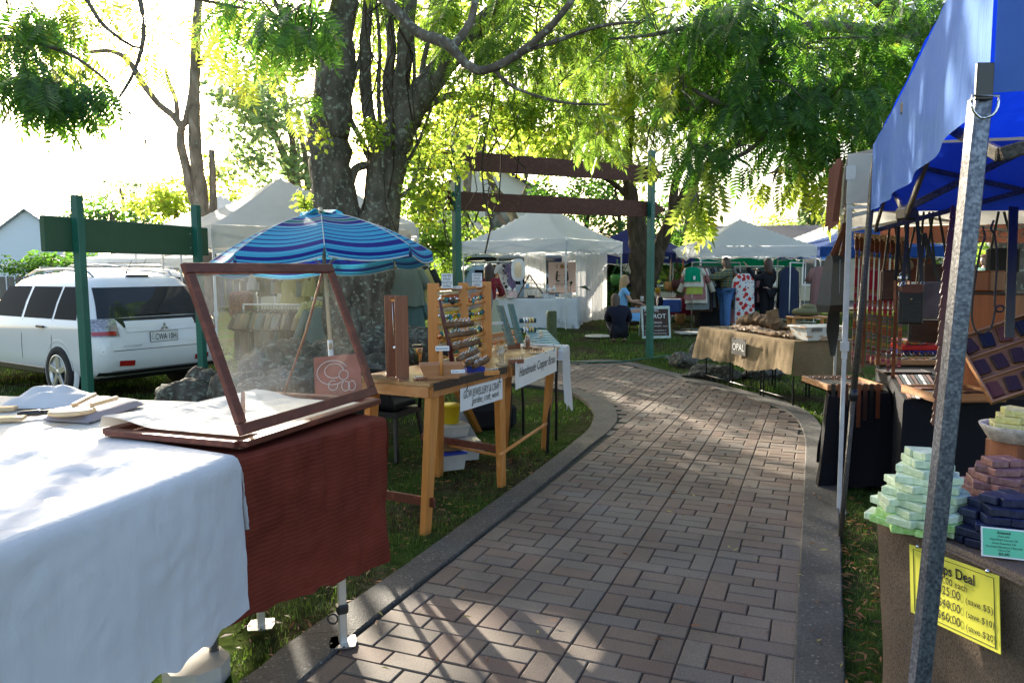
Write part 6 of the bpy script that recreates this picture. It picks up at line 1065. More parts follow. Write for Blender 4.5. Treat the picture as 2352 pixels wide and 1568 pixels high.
def bar(mat, nm='soap_bar'): mb = MB(); mb.box((0, 0, .0125), (.088, .056, .025), None, .0025); return mb.build(nm, mat)
def pile(c, rows, mats, lab, grp, seed, rz0=0.):
    random.seed(seed); pro = [bar(m) for m in mats]; used_ = [0]*len(mats); n = 0
    for lv, (nx, r) in enumerate(rows):
        for k in range(nx):
            a = 2*PI*k/nx+lv*.55+random.uniform(-.12, .12); rr = r*random.uniform(.86, 1.1); i = random.randrange(len(mats)) if lv < 2 else 0
            o = pro[i] if not used_[i] else pro[i].copy()
            if used_[i]: COL.objects.link(o)
            used_[i] += 1; o.location = (c[0]+rr*math.cos(a), c[1]+rr*math.sin(a), c[2]+lv*.0262); o.rotation_euler = (random.uniform(-.03, .03), random.uniform(-.03, .03), a+PI/2+random.uniform(-.8, .8)+rz0); tag(o, lab, 'soap', grp); n += 1
    for i, o in enumerate(pro):
        if not used_[i]: bpy.data.objects.remove(o)
R1 = [(10, .135), (10, .128), (9, .118), (8, .105), (8, .093), (7, .08), (6, .066), (5, .052), (3, .036), (2, .022)]
mc = G(2138, 1222, zt); pile((mc.x+.01, mc.y+.07, zt+.004), R1, [MINT, LIME], 'pale mint green soap bar in the conical pile nearest the path', 'mint soap bars in the conical pile', 4)
mc = G(2300, 1165, zt); pile((1.80, 2.70, zt+.004), [(9, .12), (8, .11), (8, .10), (7, .085), (6, .07), (4, .05), (2, .03)], [MAUV], 'mauve brown marbled soap bar in the pile behind the mint one', 'mauve brown soap bars in the back pile', 5)
mc = G(2322, 1255, zt); pile((mc.x+.0, mc.y+.03, zt+.004), [(9, .12), (9, .11), (8, .098), (6, .08), (5, .06), (3, .035)], [NAVYS], 'dark navy charcoal soap bar in the pile beside the green card', 'navy soap bars in the right pile', 6)
bk_c = V((1.94, 2.84, zt+.22)); mb = MB(); mb.lathe([(.0, 0), (.09, 0), (.12, .05), (.125, .06), (.11, .06), (.08, .01), (0, .01)], bk_c, 26); bs = mb.solo('wicker_basket', M('white wicker', (.6, .55, .47), .8, .3, 40, .9), 'white wicker basket of yellow soaps behind the brown pile', 'basket')
mb = MB(); mb.box((bk_c.x, bk_c.y, zt+.11), (.14, .14, .22), .3, .004); mb.solo('riser_box', REDW, 'low brown riser box under the wicker basket', 'box')
pile((bk_c.x, bk_c.y, bk_c.z+.045), [(5, .065), (4, .045), (2, .03)], [YELS], 'pale yellow soap bar heaped in the wicker basket', 'yellow soap bars in the basket', 7)
YELP = M('yellow laminated paper', (.62, .60, .07), .4, .03, 4, 0, coat=.3); GRNP = M('green laminated paper', (.06, .48, .26), .35, .03, 4, 0, coat=.3)
pn = -srt; p0 = S1.lerp(S2, .4)+pn*.035+V((0, 0, .5)); TL, TR, BL = RP(2089, 1249, p0, pn), RP(2295, 1322, p0, pn), RP(2065, 1387, p0, pn)
ex = (TR-TL).normalized(); ey = (TL-BL).normalized(); W_, H_ = (TR-TL).length, (TL-BL).length; ey = (ey-ex*ey.dot(ex)).normalized(); nn = ex.cross(ey); ysn = wthing('price_sign', 'yellow soap price sign pinned to the hessian cover', 'sign', BL); mb = MB(); mb.box(TL+ex*W_/2-ey*H_/2, (W_, H_, .002), Matrix((ex, ey, nn)).transposed()); mb.build('paper', YELP, ysn)
def tl(s_, x, y, h, w_=None, b_=0., par=ysn, o=TL, W=W_, H=H_): text(s_, h*H, o+ex*(x*W)-ey*(y*H)+nn*.002, ex, ey, INK, par, width=w_*W if w_ else None, bold=b_)
tl('4 Soaps Deal', .16, .24, .20, .6, .02); tl('1 for $7.00 each', .18, .37, .14, .5); tl('4 for $25.00', .14, .52, .17, .46); tl('(save $5)', .66, .52, .12, .28); tl('6 for $40.00', .14, .70, .17, .46); tl('(save $10)', .66, .70, .12, .29); tl('10 for $60.00', .08, .88, .17, .52); tl('(save $20)', .66, .88, .12, .3)
mb = MB()
for (a, b_) in (((.05, .05), (.95, .05)), ((.95, .05), (.95, .95)), ((.95, .95), (.05, .95)), ((.05, .95), (.05, .05))): mb.beam(TL+ex*a[0]*W_-ey*a[1]*H_+nn*.0018, TL+ex*b_[0]*W_-ey*b_[1]*H_+nn*.0018, .0012, .0012)
mb.build('border_line', INK, ysn)
for f in (.12, .9): mb = MB(); mb.ball(TL+ex*W_*f+ey*.004+nn*.006, .006, 8, 6); mb.build('pin', SILV, ysn)
q0 = RP(2268, 1228, p0+pn*.0, pn); q1 = RP(2345, 1250, p0, pn); gq = G(2306, 1290, zt+.0); ex = V((.55, -.83, 0)).normalized(); ex = V((.93, -.36, 0)); ey = V((.12, .3, 1)).normalized(); ey = (ey-ex*ey.dot(ex)).normalized(); nn = ex.cross(ey); W_, H_ = .118, .088; gc = gq+ey*.055
gs = wthing('soap_card', 'small green ingredients card standing in front of the navy soap', 'card', gq); mb = MB(); mb.box(gc, (W_, H_, .002), Matrix((ex, ey, nn)).transposed()); mb.build('border', WHITE, gs); mb = MB(); mb.box(gc+nn*.001, (W_*.92, H_*.9, .002), Matrix((ex, ey, nn)).transposed()); mb.build('paper', GRNP, gs); GT = gc-ex*W_/2+ey*H_/2+nn*.001
for (s_, y, h, w_, b_) in (('Aniseed', .2, .13, .3, .02), ('Made with', .31, .09, .26, 0), ('Palm/Palm Kernel Oil', .43, .10, .6, 0), ('Anise Essential Oil', .55, .10, .52, 0), ('Activated Bamboo Charcoal', .67, .10, .8, 0), ('Olive Oil', .78, .10, .26, 0), ('$5.00', .91, .12, .24, .02)): text(s_, h*H_, GT+ex*((.5-w_/2)*W_)-ey*(y*H_)+nn*.001, ex, ey, INK, gs, width=w_*W_, bold=b_)
# ================================================================ leather goods stall
c5, a5 = tent_from_corner((2.20, 4.98), PN.xy, 3, 3)
lt = gazebo('beige canvas tent with a white leg over the leather goods', c5, a5, 3, 3, -.02, 2.38, .32, 3.1, C_BEIGE, M('chalky white metal', (.6, .58, .54), .5, .12, 12, .1), legs=(0, 2, 3), valm=C_CREAM, seed=11., legw=.036)
BRC = cloth('brown striped drape', (.22, .10, .075), .3, wr=.5); o_ = V((2.17, 5.0, 0)); mb = MB(); mb.grid(30, 16, lambda u, v: o_+PD*(.02+.6*u)-PN*(.0+.05*u+.03*math.sin(u*17+v)+.02*v)+V((0, 0, 2.36-(.42+.1*nz(u*4, 2))*v))); mb.solo('drape', BRC, 'brown streaked drape hanging down the path side of the beige tent', 'drape')
LBRN = M('tan leather', (.15, .045, .018), .42, .15, 9, .15); LDRK = M('dark brown leather', (.05, .02, .012), .42, .2, 12, .2); LBLK = M('black leather', (.014, .014, .013), .38, .15, 14, .15); BLC = cloth('black table cloth', (.010, .010, .013), 0, wr=.3); CABW = wood('orange brown cabinet wood', (.26, .075, .02), (.38, .12, .035), 'Z', .4, 1.6, .15)
def far_line(t): return V((c5[0], c5[1], 0))+PD*1.5+PN*(t)
bn0, bn1 = far_line(-1.1), far_line(1.5); ban = wthing('banner', 'rust brown leather goods banner seen from behind with mirrored letters', 'banner', (bn0+bn1)/2+V((0, 0, 1.87))); mb = MB(); mb.grid(24, 2, lambda u, v: bn0.lerp(bn1, u)+V((0, 0, 1.87+.17*v+.012*math.sin(u*7)))); mb.build('cloth', cloth('rust banner cloth', (.30, .12, .08), .35), ban)
text('LEATHER GOODS', .12, bn1-PD*.012-PN*.12+V((0, 0, 1.91)), -PN, (0, 0, 1), M('pale banner letters', (.55, .42, .36), .7), ban, width=1.75, th=0)
# black cloth tables
Lp = [G(2077, 918, .76), None, None, None]; Lp[1] = Lp[0]+V((1.9, -.05, 0)); Lp[3] = Lp[0]+PD*2.6; Lp[2] = Lp[3]+V((1.9, -.2, 0)); P4 = [(p.x, p.y) for p in Lp]
mb = MB(); drape(mb, P4, .76, [(.78, .78)]*4, amp=.022, flare=.0, n=30, m=10, seed=12.1, rag=.0, freq=9); mb.solo('tablecloth', BLC, 'black cloth to the ground over the larger leather goods table', 'tablecloth'); trestle('folding_table', 'large table under the black cloth in the leather stall', P4, .75, WHITE)
Lq = [G(1905, 905, .70), None, None, None]; Lq[1] = Lq[0]+V((.46, .02, 0)); Lq[3] = Lq[0]+PD*.62; Lq[2] = Lq[1]+PD*.62; P4 = [(p.x, p.y) for p in Lq]; mb = MB(); drape(mb, P4, .70, [(.72, .72), (.72, .72), (.7, .7), (.72, .72)], amp=.03, flare=.03, n=30, m=10, seed=4.1, rag=.02, freq=10); mb.solo('tablecloth', BLC, 'black cloth over the small belt table beside the white leg', 'tablecloth'); trestle('folding_table', 'small low table under the black cloth beside the white leg', P4, .69, WHITE)
TANW = wood('tan tray wood', (.36, .17, .07), (.5, .27, .13), 'X', .5)
def tray(lab, o, ex, ey, w_, d_, h, nx, ny, par_mat=TANW, cat='tray'):
    ex, ey = V(ex).normalized(), V(ey).normalized(); ey = (ey-ex*ey.dot(ex)).normalized(); nn = ex.cross(ey); rot = Matrix((ex, ey, nn)).transposed(); o = V(o); r_ = wthing('display_tray', lab, cat, o); mb = MB(); t = .012
    mb.box(o+ex*w_/2+ey*d_/2+nn*t/2, (w_, d_, t), rot); mb.build('tray_floor', par_mat, r_); mb = MB()
    mb.box(o+ex*w_/2+ey*t/2+nn*h/2, (w_, t, h), rot); mb.box(o+ex*w_/2+ey*(d_-t/2)+nn*h/2, (w_, t, h), rot); mb.box(o+ex*t/2+ey*d_/2+nn*h/2, (t, d_-2*t, h), rot); mb.box(o+ex*(w_-t/2)+ey*d_/2+nn*h/2, (t, d_-2*t, h), rot); mb.build('tray_side', par_mat, r_)
    for i in range(1, nx): mb = MB(); mb.box(o+ex*w_*i/nx+ey*d_/2+nn*h*.4, (t*.7, d_-2*t, h*.8), rot); mb.build('divider', par_mat, r_)
    for i in range(1, ny): mb = MB(); mb.box(o+ex*w_/2+ey*d_*i/ny+nn*h*.4, (w_-2*t, t*.7, h*.8), rot); mb.build('divider', par_mat, r_)
    return o, ex, ey, nn, rot
def wallets(fr, w_, d_, nx, ny, lab, grp, mats, seed, sz=(.8, .75)):
    o, ex, ey, nn, rot = fr; random.seed(seed)
    for i in range(nx):
        for j in range(ny):
            mb = MB(); c = o+ex*w_*(i+.5)/nx+ey*d_*(j+.5)/ny+nn*random.uniform(.022, .035); rr = rot@Matrix.Rotation(random.uniform(-.2, .2), 3, 'Z'); mb.box(c, (w_/nx*sz[0], d_/ny*sz[1], .022), rr, .006); mb.box(c+nn*.0125, (w_/nx*sz[0]*.5, d_/ny*sz[1]*.98, .004), rr, .001); mb.solo('wallet', random.choice(mats), lab+', %s across in the %s row' % (ORD[i], ORD[j]), 'wallet', grp)
wm = [LDRK, LBLK, LBRN, LDRK]
fr = tray('long wooden tray with ten compartments on the black table', G(2012, 838, .77), (.97, -.14, 0), PD, .62, .24, .05, 5, 2); wallets(fr, .62, .24, 5, 2, 'small leather piece in a compartment of the long tray', 'leather pieces in the long tray', wm, 1, (.6, .5))
fr = tray('wooden tray of folded wallets nearest the galvanised pole', G(2150, 925, .77), (1, .02, 0), PD, .46, .42, .055, 2, 1); wallets(fr, .46, .42, 2, 3, 'folded leather wallet in the tray beside the galvanised pole', 'wallets in the near tray', wm, 2)
fr = tray('tilted wooden display rack with three rows of leather pouches', G(2276, 930, .80), V((.80, -.2, .34)), V((-.38, .55, .66)), .42, .46, .06, 1, 3); wallets(fr, .42, .46, 4, 3, 'dark leather pouch in the tilted display rack', 'pouches in the tilted rack', wm, 3, (.72, .62))
fr = tray('shallow wooden tray of rolled belts on the small table', G(1900, 900, .715), (1, .0, 0), PD, .42, .5, .055, 1, 1); 
for i in range(8):
    o, ex, ey, nn, rot = fr; c = o+ex*(.04+.048*i)+nn*.03; mb = MB(); mb.beam(c+ey*.06, c+ey*.47, .03, .006); mb.beam(c+ey*.06, c-ey*.01+V((0, 0, .03)), .03, .006); mb.beam(c-ey*.012+V((0, 0, .03)), c-ey*.02-V((0, 0, .2+.1*random.random())), .006, .03, up=(1, 0, 0)); q = wthing('belt', ORD[i]+' leather belt from the left over the front of the shallow tray', 'belt', c, 'belts on the shallow tray'); mb.build('strap', (LBLK, LBRN, LDRK)[i % 3], q); mb = MB(); mb.tube([c+ey*.45+ex*(.017*math.cos(a))+nn*(.01+.014*math.sin(a)) for a in [2*PI*k/10 for k in range(11)]], .0025, 5); mb.build('buckle', SILV, q)
for i in range(9):
    a = G(2058+i*9, 862, .77)+V((0, .0, .004)); b_ = G(2090+i*9.5, 916, .77)+V((0, 0, .004)); mb = MB(); mb.beam(a, b_, .02, .006); mb.solo('leather_bracelet', (LBRN, LBLK, WHITE, LDRK)[i % 4], ORD[i]+' flat leather bracelet from the left at the black table corner', 'bracelet', 'bracelets at the table corner')
fr = tray('dark board of thin leather cords behind the bracelets', G(2030, 858, .77), (1, -.1, 0), PD, .38, .2, .015, 1, 1, LDRK)
def ethnic(name, sx=.02):
    m, nt, b, o = newmat(name); f = ntex(nt, 1, 0, sxyz=(sx, sx, 34)); r = nt.nodes.new('ShaderNodeValToRGB'); r.color_ramp.interpolation = 'CONSTANT'; e = r.color_ramp.elements; st = [(0, (.02, .02, .03)), (.3, (.25, .01, .02)), (.38, (.45, .15, .01)), (.43, (.02, .15, .05)), (.48, (.3, .01, .03)), (.53, (.02, .1, .22)), (.57, (.5, .4, .3)), (.6, (.35, .02, .02)), (.66, (.02, .02, .02)), (.7, (.5, .3, .02))]
    while len(e) < len(st): e.new(.5)
    for k, (p, c) in enumerate(st): e[k].position = p; e[k].color = (*c, 1)
    L(nt, f, r.inputs[0]); L(nt, r.outputs[0], b.inputs['Base Color']); b.inputs['Roughness'].default_value = .85; return m
ETH = [ethnic('woven belt pattern'), ethnic('woven belt pattern two', .9), LBRN]
random.seed(2); ra_, rb_ = A(1962, 541, 6.3), A(2080, 552, 5.9); mb = MB(); mb.beam(ra_, rb_, .02, .05); rl = wthing('belt_rail', 'tan timber rail carrying the woven belts behind the white leg', 'rail', ra_); mb.build('rail', TANW, rl)
for i in range(10):
    p = ra_.lerp(rb_, (i+.5)/10); n = wthing('woven_belt', ORD[i]+' belt from the left hanging from the tan rail', 'belt', p-V((0, 0, .95)), 'woven belts hanging from the tan rail'); mb = MB(); l_ = random.uniform(.85, 1.05); mb.box(p+V((0, -.02, -.06-l_/2)), (.028, .004, l_), random.uniform(-.3, .3)); mb.build('strap', ETH[i % 3], n)
    mb = MB(); mb.box(p+V((0, -.02, -.06)), (.045, .008, .1)); tb_ = mb.build('leather_end', LBRN, n); mb = MB(); mb.tube([p+V((.024*math.cos(a), -.025, -.0+.018*math.sin(a))) for a in [2*PI*k/10 for k in range(11)]], .003, 5); mb.build('buckle', BLM, tb_)
# hanging bags on the near rail
mb = MB(); ra2, rb2 = V((2.18, 4.93, 2.03)), V((2.18, 4.93, 2.03))+PN*2.9; mb.beam(ra2, rb2, .02, .02); rr_ = wthing('hanging_rail', 'pale rail under the tent edge from which the bags hang', 'rail', ra2); mb.build('rail', M('chalky white metal', (1, 1, 1)), rr_)
def atn(px, py, off=0.): return RP(px, py, ra2+V((0, -.01-off, 0)), V((PD.x, PD.y, 0)))
# tote bag on the path side
c = A(1912, 700, 5.15); tb = wthing('tote_bag', 'tall black leather tote bag with tan straps hanging on the white leg', 'bag', c); e_ = V((.86, .5, 0)).normalized(); n_ = V((e_.y, -e_.x, 0)); z0, z1 = A(1, 728, 5.15).z, A(1, 598, 5.15).z; vs_ = []
for (w_, d_, z) in ((.098, .045, z0), (.10, .055, z0+.05), (.075, .035, z1-.05), (.07, .02, z1)):
    xo = .02*(z-z0)/(z1-z0); vs_ += [c.xy.to_3d()+e_*(sx*w_+xo)+n_*(sy*d_)+V((0, 0, z)) for sx, sy in ((-1, -1), (1, -1), (1, 1), (-1, 1))]
mb = MB(); mb.add(vs_, [(3, 2, 1, 0)]+[(r*4+k, r*4+(k+1) % 4, r*4+4+(k+1) % 4, r*4+4+k) for r in range(3) for k in range(4)]); mb.build('bag_body', LBLK, tb); top = V((2.19, 5.02, 2.0))
for s_ in (-1, 1): mb = MB(); q = c.xy.to_3d()+e_*(.03*s_)+V((0, 0, z1-.04)); 
for (q0_, q1_) in ((c.xy.to_3d()+e_*(-.045)+V((0, 0, z1-.03)), A(1945, 512, 5.1)), (c.xy.to_3d()+e_*.06+V((0, 0, z1-.08)), A(1948, 512, 5.1)), (c.xy.to_3d()+e_*.02+V((0, 0, z1)), A(1940, 512, 5.1))): mb = MB(); mb.beam(q0_, q1_, .028, .005, up=(0, 1, 0)); mb.build('strap', LBRN, tb)
mb = MB(); mb.tube([c.xy.to_3d()+n_*.057*.9+e_*(.0)+V((0, 0, z0+.06)), c.xy.to_3d()+n_*.04+e_*.01+V((0, 0, z1-.03))], .0012, 4); mb.build('stitching', WHITE, tb)
c = A(1915, 760, 5.3); fb = wthing('fringe_bag', 'black leather fringe hanging below the tote bag', 'bag', c)
for k in range(14): mb = MB(); x = (k-7)*.006; mb.tube([c+V((x, 0, .14)), c+V((x*1.1, .01, 0)), c+V((x*.4, .0, -.16-.01*(k % 3)))], .0035, 4, False); mb.build('tassel', LBLK, fb)
# bottle in a leather holder
c = atn(2072, 670); bo = wthing('bottle_holder', 'steel bottle in a tan leather sling hanging on black straps', 'bottle', c); mb = MB(); mb.lathe([(0, -.125), (.034, -.125), (.036, -.11), (.036, .03), (.022, .055), (.022, .07), (.03, .075), (.03, .10), (0, .105)], c, 20); mb.build('bottle', SILV, bo); mb = MB(); mb.tube([c+V((.022*math.cos(a), 0, .105+.02*math.sin(a))) for a in [PI*k/8 for k in range(9)]], .003, 5); mb.build('bottle_handle', SILV, bo)
for z in (-.11, -.04, .02): mb = MB(); mb.lathe([(.039, -.016), (.041, 0), (.039, .016)], c+V((0, 0, z)), 20); mb.build('leather_band', LBRN, bo)
for s_ in (-1, 1): mb = MB(); mb.beam(c+V((.04*s_, 0, -.12)), c+V((.044*s_, 0, .07)), .01, .03, up=(0, 1, 0)); mb.build('leather_band', LBRN, bo); mb = MB(); mb.beam(c+V((.044*s_, 0, .07)), atn(2072+6*s_, 482), .022, .003, up=(0, 1, 0)); mb.build('strap', LBLK, bo)
# phone bag
c = atn(2092, 705, .03); pb = wthing('shoulder_bag', 'small dark rectangular leather bag with a gold stud on wide black straps', 'bag', c); mb = MB(); mb.box(c, (.145, .035, .215), -.39, .014); mb.build('bag_body', LBLK, pb); mb = MB(); mb.box(c+V((0, -.004, .115)), (.13, .03, .06), -.39, .01); mb.build('top_band', LBRN, pb); mb = MB(); mb.box(c+V((-.008, -.02, -.03)), (.10, .006, .13), -.39, .003); mb.build('pocket', LBLK, pb); mb = MB(); mb.ball(c+V((-.012, -.026, .05)), .006, 8, 6); mb.build('stud', BRASS, pb)
for s_ in (-1, 1): mb = MB(); mb.beam(c+V((.06*s_, -.01, .13)), atn(2096+9*s_, 482), .026, .003, up=(0, 1, 0)); mb.build('strap', LBLK, pb); mb = MB(); mb.tube([c+V((.06*s_+.011*math.cos(a), -.012, .15+.011*math.sin(a))) for a in [2*PI*k/8 for k in range(9)]], .003, 5); mb.build('ring', SILV, pb)
c = atn(2132, 690, -.12); mb = MB(); mb.box(c, (.15, .04, .24), -.3, .03); bb_ = wthing('suede_bag', 'grey and tan suede bag behind the small dark bag', 'bag', c); mb.build('bag_body', M('suede', (.16, .12, .10), .9, .4, 7, .1), bb_); mb = MB(); mb.beam(c+V((-.06, 0, .1)), atn(2122, 535, -.1), .02, .003, up=(0, 1, 0)); mb.beam(c+V((.07, 0, .1)), atn(2124, 535, -.1), .02, .003, up=(0, 1, 0)); mb.build('strap', LBLK, bb_)
# more bags hanging deeper in the stall
def bag(lab, px, py, Y, w_, h, mat, top_py=486):
    c = A(px, py, Y); r_ = wthing('leather_bag', lab, 'bag', c); mb = MB(); mb.box(c, (w_, .06, h), -.3, .018); mb.build('bag_body', mat, r_); mb = MB(); mb.box(c+V((0, -.034, h*.14)), (w_*.96, .01, h*.66), -.3, .006); mb.build('flap', mat, r_)
    for s_ in (-1, 1): mb = MB(); mb.beam(c+V((s_*w_*.42, 0, h*.45)), A(px+s_*6, top_py, Y), .018, .004, up=(0, 1, 0)); mb.build('strap', LBLK, r_)
bag('dark brown flap bag hanging between the phone bag and the scaled strap', 2150, 640, 5.6, .20, .22, LDRK); bag('tan leather satchel hanging deeper behind the small dark bag', 2108, 620, 6.4, .22, .2, LBRN, 520); bag('large black leather bag hanging low in the middle of the stall', 2128, 760, 5.9, .26, .18, LBLK); bag('brown bag hanging at the back beside the wooden cabinet', 2205, 640, 6.2, .22, .24, LDRK, 520); bag('black bag hanging behind the braided leash', 2300, 610, 5.6, .2, .26, LBLK); bag('chestnut brown bag hanging behind the steel bottle', 2050, 655, 5.9, .18, .24, LDRK, 520)
# long scaled leather strap
q0_, q1_ = A(2188, 492, 3.7), A(2156, 960, 3.5); ssp = wthing('scaled_strap', 'long reddish strap of overlapping leather scales beside the galvanised pole', 'strap', q1_)
for k in range(17):
    t = k/16; p = q0_.lerp(q1_, t); mb = MB(); w_ = .018+.026*min(1, t*3.5); mb.prism([(w_*math.cos(a)*(1 if math.sin(a) < 0 else .75), .045*math.sin(a)) for a in [2*PI*j/16 for j in range(16)]], p+V((0, -.004*(k % 2), 0)), (1, 0, 0), (0, .15, 1), (0, -1, .1), .005); o = mb.build('scale', LBRN, ssp)
    mb = MB(); mb.ball(p+V((.022*min(1, t*3.5)-.004, -.010, -.012)), .0035, 6, 4); mb.build('stud', BRASS, o)
# braided leash, wood cabinet, black strap
pt = [(2262, 480), (2258, 520), (2262, 545), (2252, 575), (2240, 640), (2232, 720), (2240, 758), (2258, 766), (2276, 752), (2284, 720), (2288, 706), (2300, 702), (2306, 708), (2298, 716), (2286, 710), (2285, 680), (2290, 600), (2284, 540), (2276, 525), (2284, 500), (2276, 480)]
pt = [(.5*(2*b1[0]+(c1x[0]-a1x[0])*t+(2*a1x[0]-5*b1[0]+4*c1x[0]-d1x[0])*t*t+(3*b1[0]-a1x[0]-3*c1x[0]+d1x[0])*t**3), .5*(2*b1[1]+(c1x[1]-a1x[1])*t+(2*a1x[1]-5*b1[1]+4*c1x[1]-d1x[1])*t*t+(3*b1[1]-a1x[1]-3*c1x[1]+d1x[1])*t**3)) for a1x, b1, c1x, d1x in zip(pt, pt[1:], pt[2:], pt[3:]) for t in (0, .25, .5, .75)]
mb = MB(); mb.tube([A(x, y, 3.9) for x, y in pt], .0055, 7); mb.solo('leash', M('braided cord', (.05, .04, .03), .5, .8, 200, .5), 'long braided black and cream leash looped over the wooden cabinet', 'leash')
cb2 = wthing('cabinet', 'tall orange brown wooden cabinet behind the tilted display rack', 'cabinet', A(2262, 980, 5.3).xy.to_3d()+V((0, 0, .76))); c0, c1_ = A(2178, 700, 5.45), A(2328, 700, 5.05); zt_, zb_ = A(1, 690, 5.2).z, .765; ex = (c1_-c0).xy.to_3d(); W_ = ex.length; ex.normalize(); ey = V((-ex.y, ex.x, 0)); cc = ((c0+c1_)/2).xy.to_3d(); rz_ = math.atan2(ex.y, ex.x)
mb = MB(); mb.box(cc+ey*.15+V((0, 0, (zt_+zb_)/2)), (W_, .3, zt_-zb_), rz_, .004); mb.build('carcass', CABW, cb2); mb = MB(); mb.box(cc+ey*.15+V((0, 0, zt_+.008)), (W_*1.02, .32, .014), rz_, .003); mb.build('cabinet_top', BLM, cb2)
mb = MB(); mb.box(cc+ey*.15-ex*W_*.18+V((0, 0, zt_+.09)), (W_*.5, .2, .15), rz_, .012); mb.solo('wooden_box', CABW, 'wooden box sitting on the black cabinet top', 'box')
mb = MB(); mb.beam(A(2328, 475, 3.6), A(2318, 775, 3.5), .045, .006, up=(0, 1, 0)); mb.solo('wide_belt', LBLK, 'wide black leather strap hanging at the right edge', 'strap')
# folded blankets and the hat, more stock at the back
STR = ethnic('bright woven stripes', 6.)
for k, (px, w_, mt, lab) in enumerate(((2115, .5, M('cobalt blanket', (.02, .05, .35), .9), 'folded cobalt blue blanket at the bottom of the pile'), (2110, .46, M('red blanket', (.5, .02, .02), .9), 'folded red blanket in the middle of the pile'), (2095, .3, STR, 'folded striped blanket on top of the pile'))): c = G(px, 815, .77); mb = MB(); mb.box((c.x, c.y, .80+.055*k), (w_, .3, .05), -.15+.1*k, .024); mb.solo('folded_blanket', mt, lab, 'blanket', 'folded blankets on the black table')
mb = MB(); random.seed(9)
ks = wthing('keyring_display', 'low rail thick with dangling leather key rings behind the long tray', 'rack', G(2080, 805, .77)); mb.beam(G(2010, 806, .80), G(2150, 812, .80), .02, .04); mb.build('rail', LDRK, ks)
for k in range(46): p = G(2012+k*3, 808, .82)+V((0, random.uniform(-.05, .05), 0)); mb = MB(); mb.tube([p, p+V((random.uniform(-.02, .02), -.02, -.02)), p+V((random.uniform(-.03, .03), -.05, -.035))], .006, 4); mb.build('key_ring', (LBLK, LDRK, SILV, LBRN)[k % 4], ks)
c = A(2072, 610, 6.4); mb = MB(); mb.ball(c, (.085, .1, .07), 16, 8); mb.grid(8, 3, lambda u, v: c+V((-.07+.14*u, -.08-.08*v*math.sin(PI*(.1+.8*u)), -.03))); mb.solo('cap', cloth('khaki cap cloth', (.3, .25, .16), 0), 'khaki cap hanging among the woven belts', 'cap')
# black table frame legs seen under small table, and brown folding legs
# ================================================================ opal table
O1, O2 = V((2.80, 11.1, 0)), V((3.32, 8.75, 0)); od = (O1-O2).normalized(); orr = V((od.y, -od.x, 0)); O3, O4 = O2+orr*.8, O1+orr*.8
P4 = [(p.x, p.y) for p in (O2, O3, O4, O1)]; mb = MB(); drape(mb, P4, .79, [(.42, .42), (.42, .42), (.42, .42), (.46, .38)], amp=.04, flare=.05, n=34, m=14, seed=21.3, rag=.03, freq=7); mb.solo('tablecloth', BUR2, 'golden hessian cloth with a loose fraying hem over the opal table', 'tablecloth')
ot = wthing('opal_table', 'black steel framed table under the golden hessian', 'table', (O1+O3)/2); mb = MB(); q = [V((p[0], p[1], .75)) for p in P4]; mb.add(q+[p+V((0, 0, .03)) for p in q], [(3, 2, 1, 0), (4, 5, 6, 7)]+[(i, (i+1) % 4, 4+(i+1) % 4, 4+i) for i in range(4)]); mb.build('table_top', BLM, ot)
for t in (.04, .33, .36, .66, .69, .96):
    a, b_ = O1.lerp(O2, t)+orr*.06, O1.lerp(O2, t)+orr*.72; mb = MB(); mb.tube([a+V((0, 0, .75)), a+V((0, 0, -.03))], .011, 6); mb.build('leg', BLM, ot); mb = MB(); mb.tube([b_+V((0, 0, .75)), b_+V((0, 0, -.03))], .011, 6); mb.build('leg', BLM, ot)
    if t in (.33, .66, .96, .04): mb = MB(); e2_ = O1.lerp(O2, min(.96, t+.28) if t != .96 else .7)+orr*.06; mb.tube([a+V((0, 0, .08)), e2_+V((0, 0, .08))], .009, 6); mb.build('rail', BLM, ot)
sp = RP(1681, 774, O1-orr*.09, -orr); sq = RP(1713, 779, O1-orr*.09, -orr); osn = hung(sp, sq-sp, (sq-sp).length, .22, .0, 'small black OPAL sign hanging on the golden hessian', [('OPAL', .08, .74, .13, .84, 0)], mat=M('blackboard', (.02, .02, .022), .7), ink=WHITE)
DRIFT = bark('weathered driftwood', (.10, .065, .04), (.34, .26, .18), (.26, .2, .14), -.1)
def slab(lab, pts, w_, th, seed):
    mb = MB(); mb.smooth(); P_ = [V(p) for p in pts]; nu = 60; vs_ = []; k1 = 12
    for i in range(nu+1):
        t = i/nu*(len(P_)-1); j = min(int(t), len(P_)-2); c = P_[j].lerp(P_[j+1], t-j); d = (P_[j+1]-P_[j]).normalized(); s_ = V((-d.y, d.x, 0)); ww = w_*(.55+.45*math.sin(PI*(i+3)/(nu+6))**.5)*(1+.35*nz(i*.35, seed))
        for k in range(k1): a = 2*PI*k/k1; vs_.append(c+s_*(math.cos(a)*ww)+V((0, 0, math.sin(a)*th*(1+.8*nz(i*.6, k*.9, seed))+.035*nz(i*.25, k*.5, seed+3))))
    mb.add(vs_, [(i*k1+k, (i+1)*k1+k, (i+1)*k1+(k+1) % k1, i*k1+(k+1) % k1) for i in range(nu) for k in range(k1)]+[tuple(range(k1)), tuple(range(nu*k1+k1-1, nu*k1-1, -1))]); return mb.solo('driftwood_board', DRIFT, lab, 'driftwood')
ov = lambda s_, l, z=.82: O1+(O2-O1)*s_+orr*l+V((0, 0, z))
